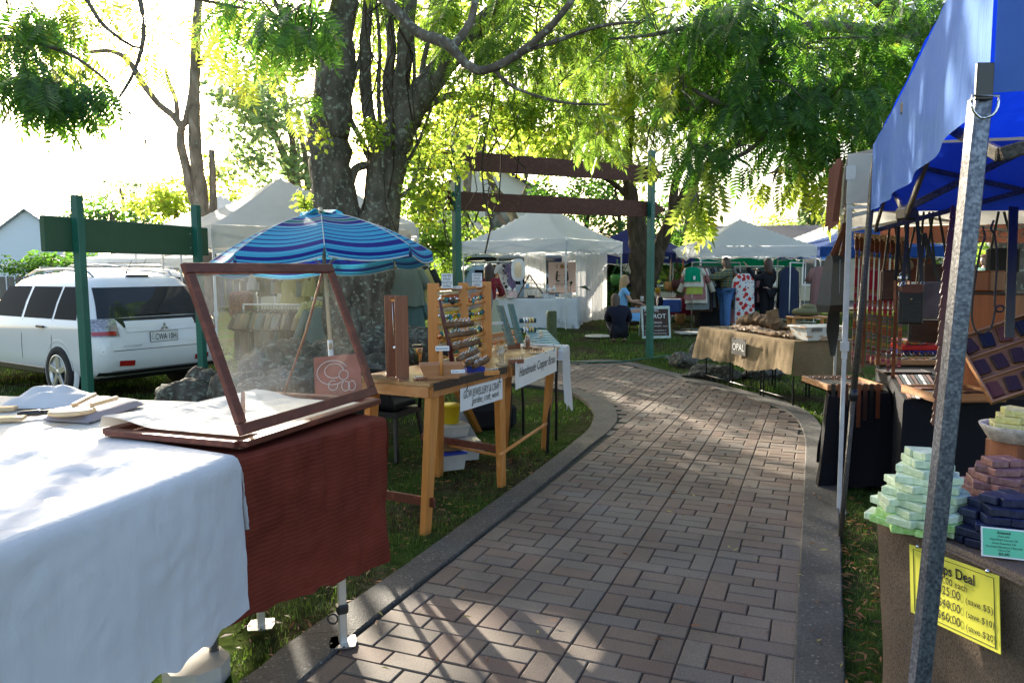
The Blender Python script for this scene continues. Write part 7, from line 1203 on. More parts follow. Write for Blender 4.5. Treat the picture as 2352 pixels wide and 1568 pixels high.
slab('long low driftwood board hung with opal pendants along the table front', [ov(.28, .2, .83), ov(.5, .16, .84), ov(.78, .13, .83), ov(.93, .16, .82)], .10, .03, 1.); slab('tall gnarled driftwood piece at the back of the opal table', [ov(.12, .5, .86), ov(.3, .45, .94), ov(.48, .48, .92), ov(.56, .5, .84)], .12, .07, 2.); slab('flat driftwood board behind the plastic tub', [ov(.5, .62, .86), ov(.7, .55, .90), ov(.95, .5, .84)], .14, .03, 3.)
random.seed(8); DSH = M('dark polished stone', (.03, .03, .03), .2, .5, 40, 0); mb = MB(); mb.tube([(0, 0, .035), (.0, 0, 0)], .0018, 4); mb.ball((0, -.004, -.022), (.014, .005, .022), 10, 6); pd0 = mb.build('pendant', DSH); nP = 0
for (s0, s1, l, z, n) in ((.30, .93, .085, .855, 26), (.14, .5, .38, .95, 16), (.55, .9, .46, .90, 9)):
    for k in range(n):
        o = pd0 if nP == 0 else pd0.copy()
        if nP: COL.objects.link(o)
        nP += 1; p = ov(s0+(s1-s0)*(k+.5)/n, l+random.uniform(-.015, .015), z+random.uniform(-.015, .01)); o.location = p; o.rotation_euler = (random.uniform(.3, 1.0), random.uniform(-.3, .3), math.atan2(od.y, od.x)+PI/2*0-.6); o.scale = (random.uniform(.8, 1.3),)*3; tag(o, 'dark polished opal pendant hanging against the driftwood', 'pendant', 'opal pendants on the driftwood')
for k in range(14):
    o = pd0.copy(); COL.objects.link(o); o.location = ov(random.uniform(.02, .26), random.uniform(.05, .3), .80); o.rotation_euler = (PI/2, 0, random.uniform(0, 6)); tag(o, 'dark pendant lying flat at the left end of the opal table', 'pendant', 'loose pendants on the opal table')
tbp = wthing('plastic_tub', 'cloudy plastic tub with rusty stains at the right end of the opal table', 'tub', ov(.98, .3, .8)); c = ov(.97, .34, .8); rot = Matrix.Rotation(math.atan2(orr.y, orr.x), 3, 'Z'); vs_ = [c+rot@V((sx*.26*k, sy*.17*k, zz)) for (k, zz) in ((.84, 0), (1, .15), (1.08, .152), (1.08, .165), (.97, .165), (.82, .01)) for sx, sy in ((-1, -1), (1, -1), (1, 1), (-1, 1))]
def stain():
    m, nt, b, o = newmat('stained cloudy plastic'); L(nt, ramp(nt, ntex(nt, 7, 7, sxyz=(1, 1, 2.2)), [(.5, (.62, .64, .64)), (.6, (.42, .22, .08)), (.66, (.62, .6, .56))]), b.inputs['Base Color']); b.inputs['Roughness'].default_value = .35; b.inputs['Subsurface Weight'].default_value = .3; b.inputs['Subsurface Radius'].default_value = (.05, .05, .05); return m
mb = MB(); mb.add(vs_, [(3, 2, 1, 0)]+[(r*4+k, r*4+(k+1) % 4, r*4+4+(k+1) % 4, r*4+4+k) for r in range(5) for k in range(4)]+[(20, 21, 22, 23)]); mb.build('tub_body', stain(), tbp); mb = MB(); mb.box(c+rot@V((-.12, -.178, .13)), (.13, .004, .04), rot); mb.build('label', M('grey tape', (.12, .12, .12), .6), tbp)
mb = MB(); c = ov(.52, .42, 1.0); ex, ey, nn = V((.8, -.5, .3)).normalized(), V((.2, .5, .9)), None; ey = (ey-ex*ey.dot(ex)).normalized(); nn = ex.cross(ey); mb.box(c, (.16, .22, .02), Matrix((ex, ey, nn)).transposed(), .004); mb.solo('picture_frame', DRIFT, 'small tilted frame leaning on the gnarled driftwood', 'frame')
for i, ((px, py), r, lab) in enumerate((((1575, 838), (.22, .25, .16), 'dark rock at the left foot of the opal table'), ((1615, 822), (.25, .2, .22), 'jagged rock under the left end of the opal table'), ((1640, 868), (.42, .2, .13), 'long flat rock in the grass below the opal table'), ((1760, 865), (.3, .25, .12), 'low shaded rock under the middle of the opal table'), ((1545, 822), (.15, .12, .08), 'small rock beside the garden hose'))): p = GG(px, py); rock((p.x, p.y+.1, r[2]*.4), r, 30+i, lab, 'rocks beside the opal table')
# ================================================================ people
SKIN = M('skin', (.46, .27, .19), .5, .06, 9, 0); HAIRD = M('dark brown hair', (.035, .018, .012), .45, .3, 30, .4, sxyz=(3, 3, .4)); HAIRB = M('blonde hair', (.34, .22, .10), .45, .25, 30, .4, sxyz=(3, 3, .4)); HAIRM = M('light brown hair', (.065, .04, .024), .5, .25, 30, .4, sxyz=(3, 3, .4))
def fingers(pts, edges, rad, w, d, side_, curl=.35):
    """five short chains from the wrist node w, pointing along d"""
    d = V(d).normalized(); s_ = d.cross(V((0, 0, 1))); s_ = s_.normalized() if s_.length > .1 else V((1, 0, 0)); n_ = s_.cross(d).normalized(); base = len(pts); palm = pts[w]+d*.045; pts.append(palm); rad.append((.030, .016)); edges.append((w, base))
    for k, (o, l) in enumerate(((-.028, .055), (-.010, .07), (.010, .075), (.028, .065))):
        a = palm+s_*o+d*.035; m_ = a+d*l*.5-n_*l*curl*.3; e = m_+d*l*.45*(1-curl)-n_*l*curl*.8; i = len(pts); pts += [a, m_, e]; rad += [.0095, .0085, .007]; edges += [(base, i), (i, i+1), (i+1, i+2)]
    a = pts[w]+d*.02+s_*side_*.035; e = a+d*.04+s_*side_*.015-n_*.012; i = len(pts); pts += [a, e]; rad += [.011, .008]; edges += [(w, i), (i, i+1)]
def person(lab, P_, H, top_m, bot_m, hair_m, hair_len, shoe_m=None, face=(0, -1, 0), skirt=None, sleeve=1., topw=1., group=None, name='person', hand_dirs=None, jacket_drop=.0, extra=None, hat=None, headlean=(0, 0, 0)):
    """P_: world positions of head, neck, chest, waist, pelvis, shL, elL, wrL, shR, elR, wrR, hiL, knL, anL, toL, hiR, knR, anR, toR"""
    k = H/1.68; p = {a: V(b) for a, b in P_.items()}; order = ['pelvis', 'waist', 'chest', 'neck', 'head', 'shL', 'elL', 'wrL', 'shR', 'elR', 'wrR', 'hiL', 'knL', 'anL', 'toL', 'hiR', 'knR', 'anR', 'toR']
    R_ = dict(pelvis=.115, waist=.10, chest=.118, neck=.05, head=.05, shL=.055, elL=.040, wrL=.025, shR=.055, elR=.040, wrR=.025, hiL=.080, knL=.058, anL=.036, toL=.028, hiR=.080, knR=.058, anR=.036, toR=.028)
    E_ = [('pelvis', 'waist'), ('waist', 'chest'), ('chest', 'neck'), ('neck', 'head'), ('chest', 'shL'), ('shL', 'elL'), ('elL', 'wrL'), ('chest', 'shR'), ('shR', 'elR'), ('elR', 'wrR'), ('pelvis', 'hiL'), ('hiL', 'knL'), ('knL', 'anL'), ('anL', 'toL'), ('pelvis', 'hiR'), ('hiR', 'knR'), ('knR', 'anR'), ('anR', 'toR')]
    idx = {n: i for i, n in enumerate(order)}; pts = [p[n] for n in order]; sc1 = lambda r: tuple(x*k for x in r) if isinstance(r, tuple) else r*k; rad = [sc1(R_[n]) for n in order]; edges = [(idx[a], idx[b]) for a, b in E_]
    for w_, el, s_ in (('wrL', 'elL', 1), ('wrR', 'elR', -1)): fingers(pts, edges, rad, idx[w_], (hand_dirs or {}).get(w_, p[w_]-p[el]), s_)
    z0 = min(p[n].z for n in ('anL', 'anR', 'toL', 'toR'))-.05; root = wthing(name, lab, 'person', V((p['pelvis'].x, p['pelvis'].y, z0)), group)
    body = MB(); absorb(body, skin_mesh(pts, edges, rad, 1)); f = V(face).normalized(); u = (V((0, 0, 1))+V(headlean)).normalized(); r_ = f.cross(u).normalized(); f = u.cross(r_); rot = Matrix((r_, f, u)).transposed(); hc = p['head']+u*.065*k
    vs_ = []; n1, n2 = 18, 14
    for i in range(n2+1):
        t = PI*i/n2
        for j in range(n1):
            a = 2*PI*j/n1; q = V((.074*math.sin(t)*math.cos(a), .092*math.sin(t)*math.sin(a), .115*math.cos(t)))
            fr_ = max(0, math.sin(a))
            if q.z < 0: q.x *= 1-.25*(-q.z/.115); q.y -= .018*(1-fr_)*(-q.z/.115)*-1
            if fr_ > .97 and -.045 < q.z < .01: q.y += .020*(1-abs(q.z+.02)/.035)
            vs_.append(hc+rot@(q*k))
    body.smooth(True); body.add(vs_, [(i*n1+j, (i+1)*n1+j, (i+1)*n1+(j+1) % n1, i*n1+(j+1) % n1) for i in range(n2) for j in range(n1)])
    for s_ in (-1, 1): body.ball(hc+rot@(V((s_*.074, -.005, -.005))*k), (.010*k, .018*k, .028*k), 8, 6, rot)
    body.build('body', SKIN, root); WE = MB(); 
    for s_ in (-1, 1): e_ = MB(); e_.ball(hc+rot@(V((s_*.030, .082, .008))*k), .009*k, 8, 6); e_.build('eye', INK, root)
    m_ = MB(); m_.ball(hc+rot@(V((0, .084, -.052))*k), (.022*k, .010*k, .007*k), 8, 6, rot); m_.build('mouth', M('lips', (.40, .14, .12), .4, .05), root)
    def clothes(names, grow, mat, nm, cut=None, sub=1):
        ids = [n for n in names if n in p]; q = [p[n].copy() for n in ids]
        if cut:
            for n, (par, t) in cut.items():
                if n in ids: q[ids.index(n)] = p[par].lerp(p[n], t)
        rr = [tuple(x*k+grow for x in (R_[n] if isinstance(R_[n], tuple) else (R_[n], R_[n]))) for n in ids]; ed = [(ids.index(a), ids.index(b)) for a, b in E_ if a in ids and b in ids]; m_ = MB(); absorb(m_, skin_mesh(q, ed, rr, sub)); return m_.build(nm, mat, root)
    clothes(['waist', 'chest', 'neck', 'shL', 'elL', 'wrL', 'shR', 'elR', 'wrR'] if not jacket_drop else ['pelvis', 'waist', 'chest', 'neck', 'shL', 'elL', 'wrL', 'shR', 'elR', 'wrR'], .020*topw, top_m, 'top', {'neck': ('chest', .8), 'wrL': ('elL', sleeve), 'wrR': ('elR', sleeve)} if sleeve >= 0 else {'neck': ('chest', .6), 'wrL': ('shL', .4), 'wrR': ('shR', .4), 'elL': ('shL', .35), 'elR': ('shR', .35)})
    if bot_m: clothes(['pelvis', 'hiL', 'knL', 'anL', 'hiR', 'knR', 'anR'], .038, bot_m, 'trousers')
    if skirt:
        top, bot, r0, r1, mt = skirt; top, bot = V(top), V(bot); m_ = MB(); m_.grid(40, 10, lambda a, v: top.lerp(bot, v)+V(((r0+(r1-r0)*v)*math.cos(a*2*PI)*(1+.06*v*math.sin(a*50)), (r0*.75+(r1*.85-r0*.75)*v)*math.sin(a*2*PI)*(1+.06*v*math.sin(a*50)), 0))); m_.build('skirt', mt, root)
    for a, b in (('anL', 'toL'), ('anR', 'toR')): m_ = MB(); absorb(m_, skin_mesh([p[a]+V((0, 0, -.02)), p[a].lerp(p[b], .5), p[b]], [(0, 1), (1, 2)], [.045*k, .045*k, .038*k], 1)); m_.build('shoe', shoe_m or INK, root)
    if hair_m:
        m_ = MB(); n1, n2 = 28, 12
        def hf(a_, v):
            a = a_*2*PI; fr_ = math.sin(a); lim = PI*(.72 if fr_ < .25 else .72-.42*min(1, (fr_-.25)/.5)); t = lim*v; q = V((.084*math.sin(t)*math.cos(a), (.100 if fr_ > 0 else .106)*math.sin(t)*math.sin(a), .126*math.cos(t)))
            q = rot@(q*k); w_ = max(0, v-.62)/.38
            if fr_ < .35: l_ = hair_len*(1-.35*max(0, fr_)/.35); q += V((0, 0, -l_*w_))+(-f*.03*w_)*(1 if hair_len > .1 else 0)
            return hc+q*(1+.035*nz(a_*22, v*2))
        m_.grid(44, n2, hf); thick(m_.build('hair', hair_m, root), .012)
    if hat:
        m_ = MB(); m_.lathe([(.088*k, .0), (.094*k, .02), (.092*k, .07*k), (.07*k, .12*k), (.03*k, .15*k), (.012*k, .165*k), (0, .175*k)], hc+u*.015, 20, rot); m_.lathe([(.097*k, -.005), (.1*k, .01), (.097*k, .028)], hc+u*.012, 20, rot); m_.build('beanie', hat, root)
    return root
def stand(x, y, z, H, face, wd=1.):
    f = V(face).normalized(); r = V((f.y, -f.x, 0)); k = H/1.68; b = V((x, y, z)); o = lambda a, h, d=0: b+r*(a*k)+f*(d*k)+V((0, 0, h*k))
    return dict(pelvis=o(0, .93), waist=o(0, 1.08), chest=o(0, 1.27), neck=o(0, 1.43), head=o(0, 1.50, .015), shL=o(-.165, 1.36), shR=o(.165, 1.36), elL=o(-.21, 1.09), elR=o(.21, 1.09), wrL=o(-.22, .85, .06), wrR=o(.22, .85, .06), hiL=o(-.09, .88), hiR=o(.09, .88), knL=o(-.1, .48, .01), knR=o(.1, .48, .01), anL=o(-.1, .07), anR=o(.1, .07), toL=o(-.12, .03, .15), toR=o(.12, .03, .15)), o
def plaid():
    m, nt, b, o = newmat('plaid flannel'); tc = nt.nodes.new('ShaderNodeTexCoord'); cols = None
    fs = []
    for ax, s_ in (('Z', 8.), ('X', 9.)):
        wv = nt.nodes.new('ShaderNodeTexWave'); wv.bands_direction = ax; wv.inputs['Scale'].default_value = s_/3; wv.inputs['Distortion'].default_value = .4; L(nt, tc.outputs['Object'], wv.inputs[0]); fs.append(wv.outputs['Fac'])
    c1 = ramp(nt, fs[0], [(.2, (.12, .11, .05)), (.45, (.32, .27, .15)), (.7, (.05, .17, .2)), (.9, (.1, .08, .04))]); c2 = ramp(nt, fs[1], [(.2, (1, .9, .7)), (.5, (.5, .6, .55)), (.8, (.55, .8, .9))]); mx = nt.nodes.new('ShaderNodeMix'); mx.data_type = 'RGBA'; mx.blend_type = 'MULTIPLY'; mx.inputs[0].default_value = 1; L(nt, c1, mx.inputs[6]); L(nt, c2, mx.inputs[7]); L(nt, mx.outputs[2], b.inputs['Base Color']); b.inputs['Roughness'].default_value = .95; return m
def floral(name, bg, c1, c2, sc_=9):
    m, nt, b, o = newmat(name); tc = nt.nodes.new('ShaderNodeTexCoord'); v = nt.nodes.new('ShaderNodeTexVoronoi'); v.inputs['Scale'].default_value = sc_; v.inputs['Randomness'].default_value = .8; L(nt, tc.outputs['Object'], v.inputs[0]); v2 = nt.nodes.new('ShaderNodeTexVoronoi'); v2.inputs['Scale'].default_value = sc_*1.7; L(nt, tc.outputs['Object'], v2.inputs[0])
    m1 = nt.nodes.new('ShaderNodeMix'); m1.data_type = 'RGBA'; L(nt, ramp(nt, v2.outputs['Distance'], [(.22, (1, 1, 1)), (.28, (0, 0, 0))]), m1.inputs[0]); m1.inputs[6].default_value = (*bg, 1); m1.inputs[7].default_value = (*c2, 1); m2 = nt.nodes.new('ShaderNodeMix'); m2.data_type = 'RGBA'; L(nt, ramp(nt, v.outputs['Distance'], [(.36, (1, 1, 1)), (.42, (0, 0, 0))]), m2.inputs[0]); L(nt, m1.outputs[2], m2.inputs[6]); m2.inputs[7].default_value = (*c1, 1); L(nt, m2.outputs[2], b.inputs['Base Color']); b.inputs['Roughness'].default_value = .9; return m
DENIM = cloth('blue denim', (.06, .14, .32), 0, wr=.3); BLKC = cloth('black cotton', (.012, .012, .016), 0, wr=.3); FLOR = floral('red floral print', (.6, .6, .58), (.42, .02, .02), (.05, .09, .35), 8); REDF = floral('red shirt print', (.16, .008, .02), (.22, .01, .02), (.3, .2, .15), 22); SKYB = cloth('light blue cotton', (.18, .40, .66), 0, wr=.3); NVYC = cloth('navy jumper', (.012, .014, .028), 0, wr=.3)
# woman in the plaid jacket, reaching left to the rack
b = A(1668, 620, 16.9); P1, o = stand(b.x, 16.9, .26, 1.63, (-1, -.15, 0)); P1['elL'], P1['wrL'] = o(-.14, 1.24, .26), o(-.12, 1.24, .50); P1['elR'], P1['wrR'] = o(.14, 1.22, .24), o(.08, 1.22, .50)
pw = person('woman in a plaid jacket and flared jeans looking through the clothing rack', P1, 1.63, plaid(), DENIM, HAIRM, .09, face=(-1, -.25, 0), jacket_drop=1, topw=2.4)
mb = MB(); q = P1['head']; mb.tube([q+V((.05, -.08, .14)), q+V((.0, -.09, .17)), q+V((-.05, -.07, .16))], .012, 6); mb.build('sunglasses', BLP, pw)
# woman in black holding up a floral garment
b = A(1764, 620, 17.2); P2, o = stand(b.x, 17.2, .27, 1.60, (-.45, .9, 0)); P2['elL'], P2['wrL'] = o(-.36, 1.30, .14), o(-.46, 1.48, .34); P2['elR'], P2['wrR'] = o(.28, 1.22, .1), o(.3, 1.34, .3)
P2['elL'] = A(1733, 640, 17.2); P2['wrL'] = A(1716, 612, 17.25); P2['shL'] = A(1750, 636, 17.2); P2['wrR'] = A(1740, 622, 17.5); P2['elR'] = A(1776, 650, 17.6)
person('woman in dark clothes with raised arms holding up the floral garment', P2, 1.60, BLKC, cloth('black trousers', (.01, .01, .014), 0), M('auburn hair', (.05, .02, .012), .45, .3, 30, .4), .17, face=(-.55, .8, 0), jacket_drop=1, topw=1.6)
def garment(name, lab, cat, c, rz, w_, l_, dp, mat, sleeve=.22, group=None, neck=True, flare=1.15, hanger=True, seed=0., strap=False):
    root = thing(name, lab, cat, c, rz, group); mb = MB(); sh = w_*.5
    def fn(u, v):
        a = u*2*PI; hw = sh*(1+(flare-1)*v)*(1 if v > .06 else .45+.55*(v/.06)**.5); dd = dp*(.35+.65*min(1, v*4)); x = math.copysign(abs(math.cos(a))**.8, math.cos(a))*hw; y = math.sin(a)*dd*(1+.35*math.sin(a*9+seed+v*2)*v)
        return V((x+.02*v*nz(v*3, seed), y, -v*l_-.02*(abs(x)/sh)**2*(1-v)-.02*nz(a*1.3, seed)*v))
    mb.grid(32, 10, fn); 
    if sleeve and not strap:
        for s_ in (-1, 1):
            a, b_ = V((s_*sh*.82, 0, -.05)), V((s_*(sh*.95+sleeve*.35), 0, -.05-sleeve)); mb.tube([a, a.lerp(b_, .5), b_], [.055, .06, .062], 8)
    mb.build('fabric', mat, root)
    if hanger: mb = MB(); mb.tube([(-sh*.85, 0, -.03), (0, 0, .03), (sh*.85, 0, -.03)], .005, 5); mb.tube([(0, 0, .03), (0, 0, .07), (.016, 0, .09), (.01, 0, .11), (-.008, 0, .105)], .003, 5); mb.build('hanger', BLP, root)
    return root
g_ = garment('floral_robe', 'white garment with big red flowers held up by the woman in black', 'garment', A(1712, 628, 17.15), .15, .42, 1.28, .05, FLOR, 0, hanger=False, flare=1.25)
mb = MB(); mb.tube([V((-.12, 0, -.04)), V((-.32, -.01, -.32)), V((-.50, 0, -.60))], [.08, .09, .11], 10); mb.build('sleeve', FLOR, g_)
# woman in the red shirt, seen from behind
b = A(1123, 620, 14.2); P3, o = stand(b.x, 14.2, .1, 1.66, (.25, .95, 0)); P3['elL'] = o(-.22, 1.10, .1); P3['wrL'] = o(-.05, 1.12, .28); P3['elR'] = o(.24, 1.1, .12); P3['wrR'] = o(.08, 1.1, .3)
person('woman in a dark red patterned shirt standing behind the earring rack', P3, 1.66, REDF, None, HAIRD, .22, face=(.3, .95, 0), jacket_drop=1, topw=1.5, skirt=(o(0, 1.0), o(0, .25), .17, .26, cloth('pale green skirt', (.42, .45, .33), .1)))
# seated woman in blue facing right and crouching woman in navy
def at2(px, py, Y): return A(px, py, Y)
b = at2(1430, 700, 16.4); gz_ = gz(b.x, 16.4); q = lambda dx, h, dy=0: V((b.x+dx, 16.4+dy, gz_+h))
P4_ = dict(pelvis=q(-.02, .44), waist=q(-.01, .60), chest=q(.01, .82), neck=q(.03, 1.0), head=q(.05, 1.06), shL=q(.02, .92, .15), shR=q(.02, .92, -.15), elL=q(.14, .70, .2), elR=q(.16, .68, -.18), wrL=q(.42, .62, .12), wrR=q(.32, .70, -.16), hiL=q(.05, .43, .09), hiR=q(.05, .43, -.09), knL=q(.42, .48, .1), knR=q(.44, .48, -.08), anL=q(.46, .12, .1), anR=q(.56, .12, -.08), toL=q(.6, .05, .1), toR=q(.7, .05, -.08))
sw = person('seated woman with long blonde hair and a light blue dress holding a coffee cup', P4_, 1.62, SKYB, None, HAIRB, .26, M('tan shoe', (.3, .18, .1)), (1, -.2, 0), sleeve=-1, jacket_drop=1, topw=1.4)
mb = MB(); mb.grid(20, 8, lambda u, v: q(-.1+.60*v, .48+.045*math.sin(PI*v)-.0, 0)+V((0, -math.cos(u*PI)*.21, -abs(math.cos(u*PI))**3*.26+.03*math.sin(u*17)*v))); mb.build('skirt', SKYB, sw)
c = P4_['wrR']+V((.07, -.03, .03)); mb = MB(); mb.lathe([(0, -.05), (.028, -.05), (.038, .05), (.04, .052), (.04, .06), (0, .062)], c, 14); mb.solo('coffee_cup', WHITE, 'small takeaway coffee cup in the seated woman hand', 'cup')
st_ = thing('camp_stool', 'low dark stool the woman in blue is sitting on', 'stool', q(-.03, 0)); mb = MB(); mb.box((0, 0, .36), (.36, .36, .04), 0, .01); mb.build('seat', BLP, st_)
for sx in (-1, 1):
    for sy in (-1, 1): mb = MB(); mb.tube([(sx*.15, sy*.15, .35), (sx*.17, sy*.17, 0)], .012, 6); mb.build('leg', BLM, st_)
b2 = GG(1420, 788); gz2 = b2.z; b = V((at2(1421, 700, b2.y).x, b2.y, 0)); q2 = lambda dx, h, dy=0: V((b.x+dx, b.y+dy, gz2+h))
P5 = dict(pelvis=q2(.02, .26), waist=q2(.01, .42), chest=q2(-.0, .62, .06), neck=q2(-.04, .76, .1), head=q2(-.05, .80, .11), shL=q2(-.17, .66, .06), shR=q2(.17, .66, .06), elL=q2(-.20, .46, .2), elR=q2(.24, .46, .18), wrL=q2(-.05, .50, .38), wrR=q2(.16, .50, .38), hiL=q2(-.09, .25), hiR=q2(.11, .25), knL=q2(-.14, .42, .34), knR=q2(.17, .42, .34), anL=q2(-.08, .07, .04), anR=q2(.13, .07, .06), toL=q2(-.08, .03, .2), toR=q2(.13, .03, .2))
person('crouching woman in a dark navy jumper with her back to the path', P5, 1.55, NVYC, cloth('dark trousers', (.012, .014, .02), 0), HAIRM, .17, face=(.3, .95, 0), jacket_drop=1, topw=2.2)
# child in the yellow beanie, woman in green at far right
b = A(1516, 690, 17.6); q3 = lambda dx, h, dy=0: V((b.x+dx, 17.6+dy, gz(b.x, 17.6)+h)); PC = dict(pelvis=q3(0, .30), waist=q3(0, .42), chest=q3(-.01, .58), neck=q3(-.02, .70), head=q3(-.03, .74), shL=q3(0, .64, .1), shR=q3(0, .64, -.1), elL=q3(-.05, .46, .12), elR=q3(-.05, .46, -.12), wrL=q3(-.2, .4, .08), wrR=q3(-.2, .4, -.08), hiL=q3(0, .28, .06), hiR=q3(0, .28, -.06), knL=q3(-.22, .3, .06), knR=q3(-.22, .3, -.06), anL=q3(-.24, .07, .06), anR=q3(-.24, .07, -.06), toL=q3(-.34, .03, .06), toR=q3(-.34, .03, -.06))
person('small child in a mustard yellow beanie beside the blue crate', PC, 1.15, NVYC, DENIM, None, 0, face=(-1, -.5, -.1), headlean=(-.3, 0, 0), hat=cloth('mustard knit', (.50, .28, .02), 0, 90, bmp=.6))
b = A(2262, 620, 14.5); P6, o = stand(b.x, 14.5, .33, 1.55, (-.9, -.4, 0)); person('person in a pale green top with red brown hair beyond the leather stall', P6, 1.55, cloth('pale green top', (.2, .36, .3), 0), DENIM, M('red brown hair', (.25, .09, .04), .5), .05, face=(-.9, -.3, 0), jacket_drop=1)
# ================================================================ centre stall: table, curtains, stock
t5 = [tuple(A(1105, 700, 17.7).xy), tuple(A(1322, 700, 17.5).xy), tuple(A(1334, 700, 18.4).xy), tuple(A(1125, 700, 18.5).xy)]; ztb = .98; WCL = cloth('white woven throw', (.66, .70, .72), .15, 300, wr=.5)
mb = MB(); drape(mb, t5, ztb, [(.70, .70), (.70, .72), (.7, .7), (.7, .7)], amp=.035, flare=.03, n=26, m=12, seed=31.7, rag=.01, freq=5); tcl = mb.solo('tablecloth', WCL, 'white tufted cloth with tassels covering the centre stall table', 'tablecloth')
trestle('folding_table', 'long table under the white tufted cloth in the centre stall', t5, ztb-.01, WHITE)
for i, px in enumerate((1282, 1290, 1300, 1316)): c = A(px, 735+4*i, 17.4); mb = MB(); mb.lathe([(0, .06), (.012, .05), (.022, .04), (.018, .02), (.03, -.06), (0, -.06)], c, 8); mb.solo('tassel', WCL, 'white cotton tassel hanging on the front of the tufted cloth', 'tassel', 'tassels on the white tufted cloth')
def sheer():
    m, nt, b, o = newmat('sheer white curtain'); b.inputs['Base Color'].default_value = (.75, .75, .76, 1); t = nt.nodes.new('ShaderNodeBsdfTranslucent'); t.inputs[0].default_value = (.8, .8, .8, 1); tr = nt.nodes.new('ShaderNodeBsdfTransparent'); m1 = nt.nodes.new('ShaderNodeMixShader'); m1.inputs[0].default_value = .55; L(nt, b.outputs[0], m1.inputs[1]); L(nt, t.outputs[0], m1.inputs[2]); m2 = nt.nodes.new('ShaderNodeMixShader'); m2.inputs[0].default_value = .30; L(nt, m1.outputs[0], m2.inputs[1]); L(nt, tr.outputs[0], m2.inputs[2]); L(nt, m2.outputs[0], o.inputs[0]); return m
SHR = sheer(); sd_ = V((.55, .83, 0)).normalized()
def curtain(lab, a, b_, z1, z0, folds, amp, seed):
    a, b_ = V((a[0], a[1], 0)), V((b_[0], b_[1], 0)); d = (b_-a).normalized(); n = V((d.y, -d.x, 0)); mb = MB(); mb.grid(70, 10, lambda u, v: a.lerp(b_, u)+n*(amp*(.3+.7*v)*math.sin(u*folds+2*nz(u*4, seed)+.4*v))+d*(.03*nz(v*3, u*4+seed))+V((0, 0, z1+(z0-z1)*v+.05*v*nz(u*5, seed)))); return mb.solo('sheer_curtain', SHR, lab, 'curtain')
n1_ = V((1.26, 17.3, 0)); curtain('long sheer white curtain on the right side of the centre tent', (n1_+sd_*.45).xy, (n1_+sd_*2.1).xy, 2.12, .40, 60, .035, 1.); curtain('narrow sheer curtain at the back between the mirror and the poster', A(1204, 600, 20).xy, A(1254, 600, 20).xy, 2.1, .6, 34, .03, 2.); curtain('pale sheer curtain hanging behind the poster', A(1290, 600, 19.8).xy, A(1345, 600, 19.6).xy, 2.1, .6, 30, .02, 3.)
# poster
PKB = M('blush poster board', (.56, .40, .33), .7, .03, 4, 0); BRN = M('bronze ink', (.25, .12, .03), .5); c = A(1291, 637, 18.7); W_, H_ = .68, .76; po_ = wthing('poster', 'blush poster with moons and two kneeling figures hanging behind the table', 'poster', c-V((0, 0, H_/2))); mb = MB(); mb.box(c, (W_, .012, H_)); mb.build('board', PKB, po_)
mb = MB(); mb.lathe([(0, 0), (.055, 0)], c+V((0, -.009, .27)), 20, Matrix.Rotation(PI/2, 3, 'X')); mb.build('moon', BRN, po_)
for s_ in (-1, 1):
    o_ = c+V((s_*.125, -.009, .27)); ou = [(.055*math.cos(a)*-s_*-1, .055*math.sin(a)) for a in [(-PI/2+PI*k/10) for k in range(11)]]; inn = [(.03*math.cos(a)*-s_*-1, .055*math.sin(a)) for a in [(PI/2-PI*k/10) for k in range(11)]]; mb = MB(); v_ = [o_+V((x-s_*.03, 0, z)) for x, z in ou]+[o_+V((x-s_*.03, 0, z)) for x, z in inn]; mb.add(v_, [(k, k+1, 20-k, 21-k) for k in range(10)]); mb.build('crescent', BRN, po_)
    fg = c+V((s_*.12, -.010, 0)); mb = MB(); mb.ball(fg+V((0, 0, .13)), (.025, .003, .03), 10, 6); mb.tube([fg+V((.01*s_, 0, .11)), fg+V((.015*s_, 0, .0)), fg+V((.02*s_, 0, -.07))], [.018, .024, .022], 8); mb.tube([fg+V((.02*s_, 0, -.09)), fg+V((-.07*s_, 0, -.09))], [.02, .012], 8); mb.tube([fg+V((.0*s_, 0, .08)), fg+V((-.035*s_, 0, .02)), fg+V((-.075*s_, 0, .07))], .008, 6); mb.build('figure', INK, po_)
text('MYSTIC', .12, c+V((-.15, -.009, -.22)), (1, 0, 0), (0, 0, 1), M('grey ink', (.12, .1, .09)), po_, width=.34)
# mirror
c = A(1190, 620, 17.9); mi = wthing('mirror', 'oval mirror in a white scalloped frame hanging from the tent bar', 'mirror', c-V((0, 0, .27))); mb = MB(); n = 96; vs_ = []
for k in range(n): a = 2*PI*k/n; sc2 = 1+.045*abs(math.sin(a*11)); ex_, ez_ = math.copysign(abs(math.cos(a))**.7, math.cos(a)), math.copysign(abs(math.sin(a))**.7, math.sin(a)); vs_ += [c+V((.16*ex_*sc2, -.02, .26*ez_*sc2)), c+V((.09*ex_, -.03, .185*ez_)), c+V((.16*ex_*sc2, .01, .26*ez_*sc2))]
mb.add(vs_, [(k*3, k*3+1, (k+1) % n*3+1, (k+1) % n*3) for k in range(n)]+[(k*3, (k+1) % n*3, (k+1) % n*3+2, k*3+2) for k in range(n)]); mb.build('frame', WHITE, mi); mb = MB(); mb.add([vs_[k*3+1]+V((0, .012, 0)) for k in range(n)], [tuple(range(n))]); mb.build('glass', M('mirror glass', (.8, .8, .8), .02, 0, 1, 0, 1.), mi)
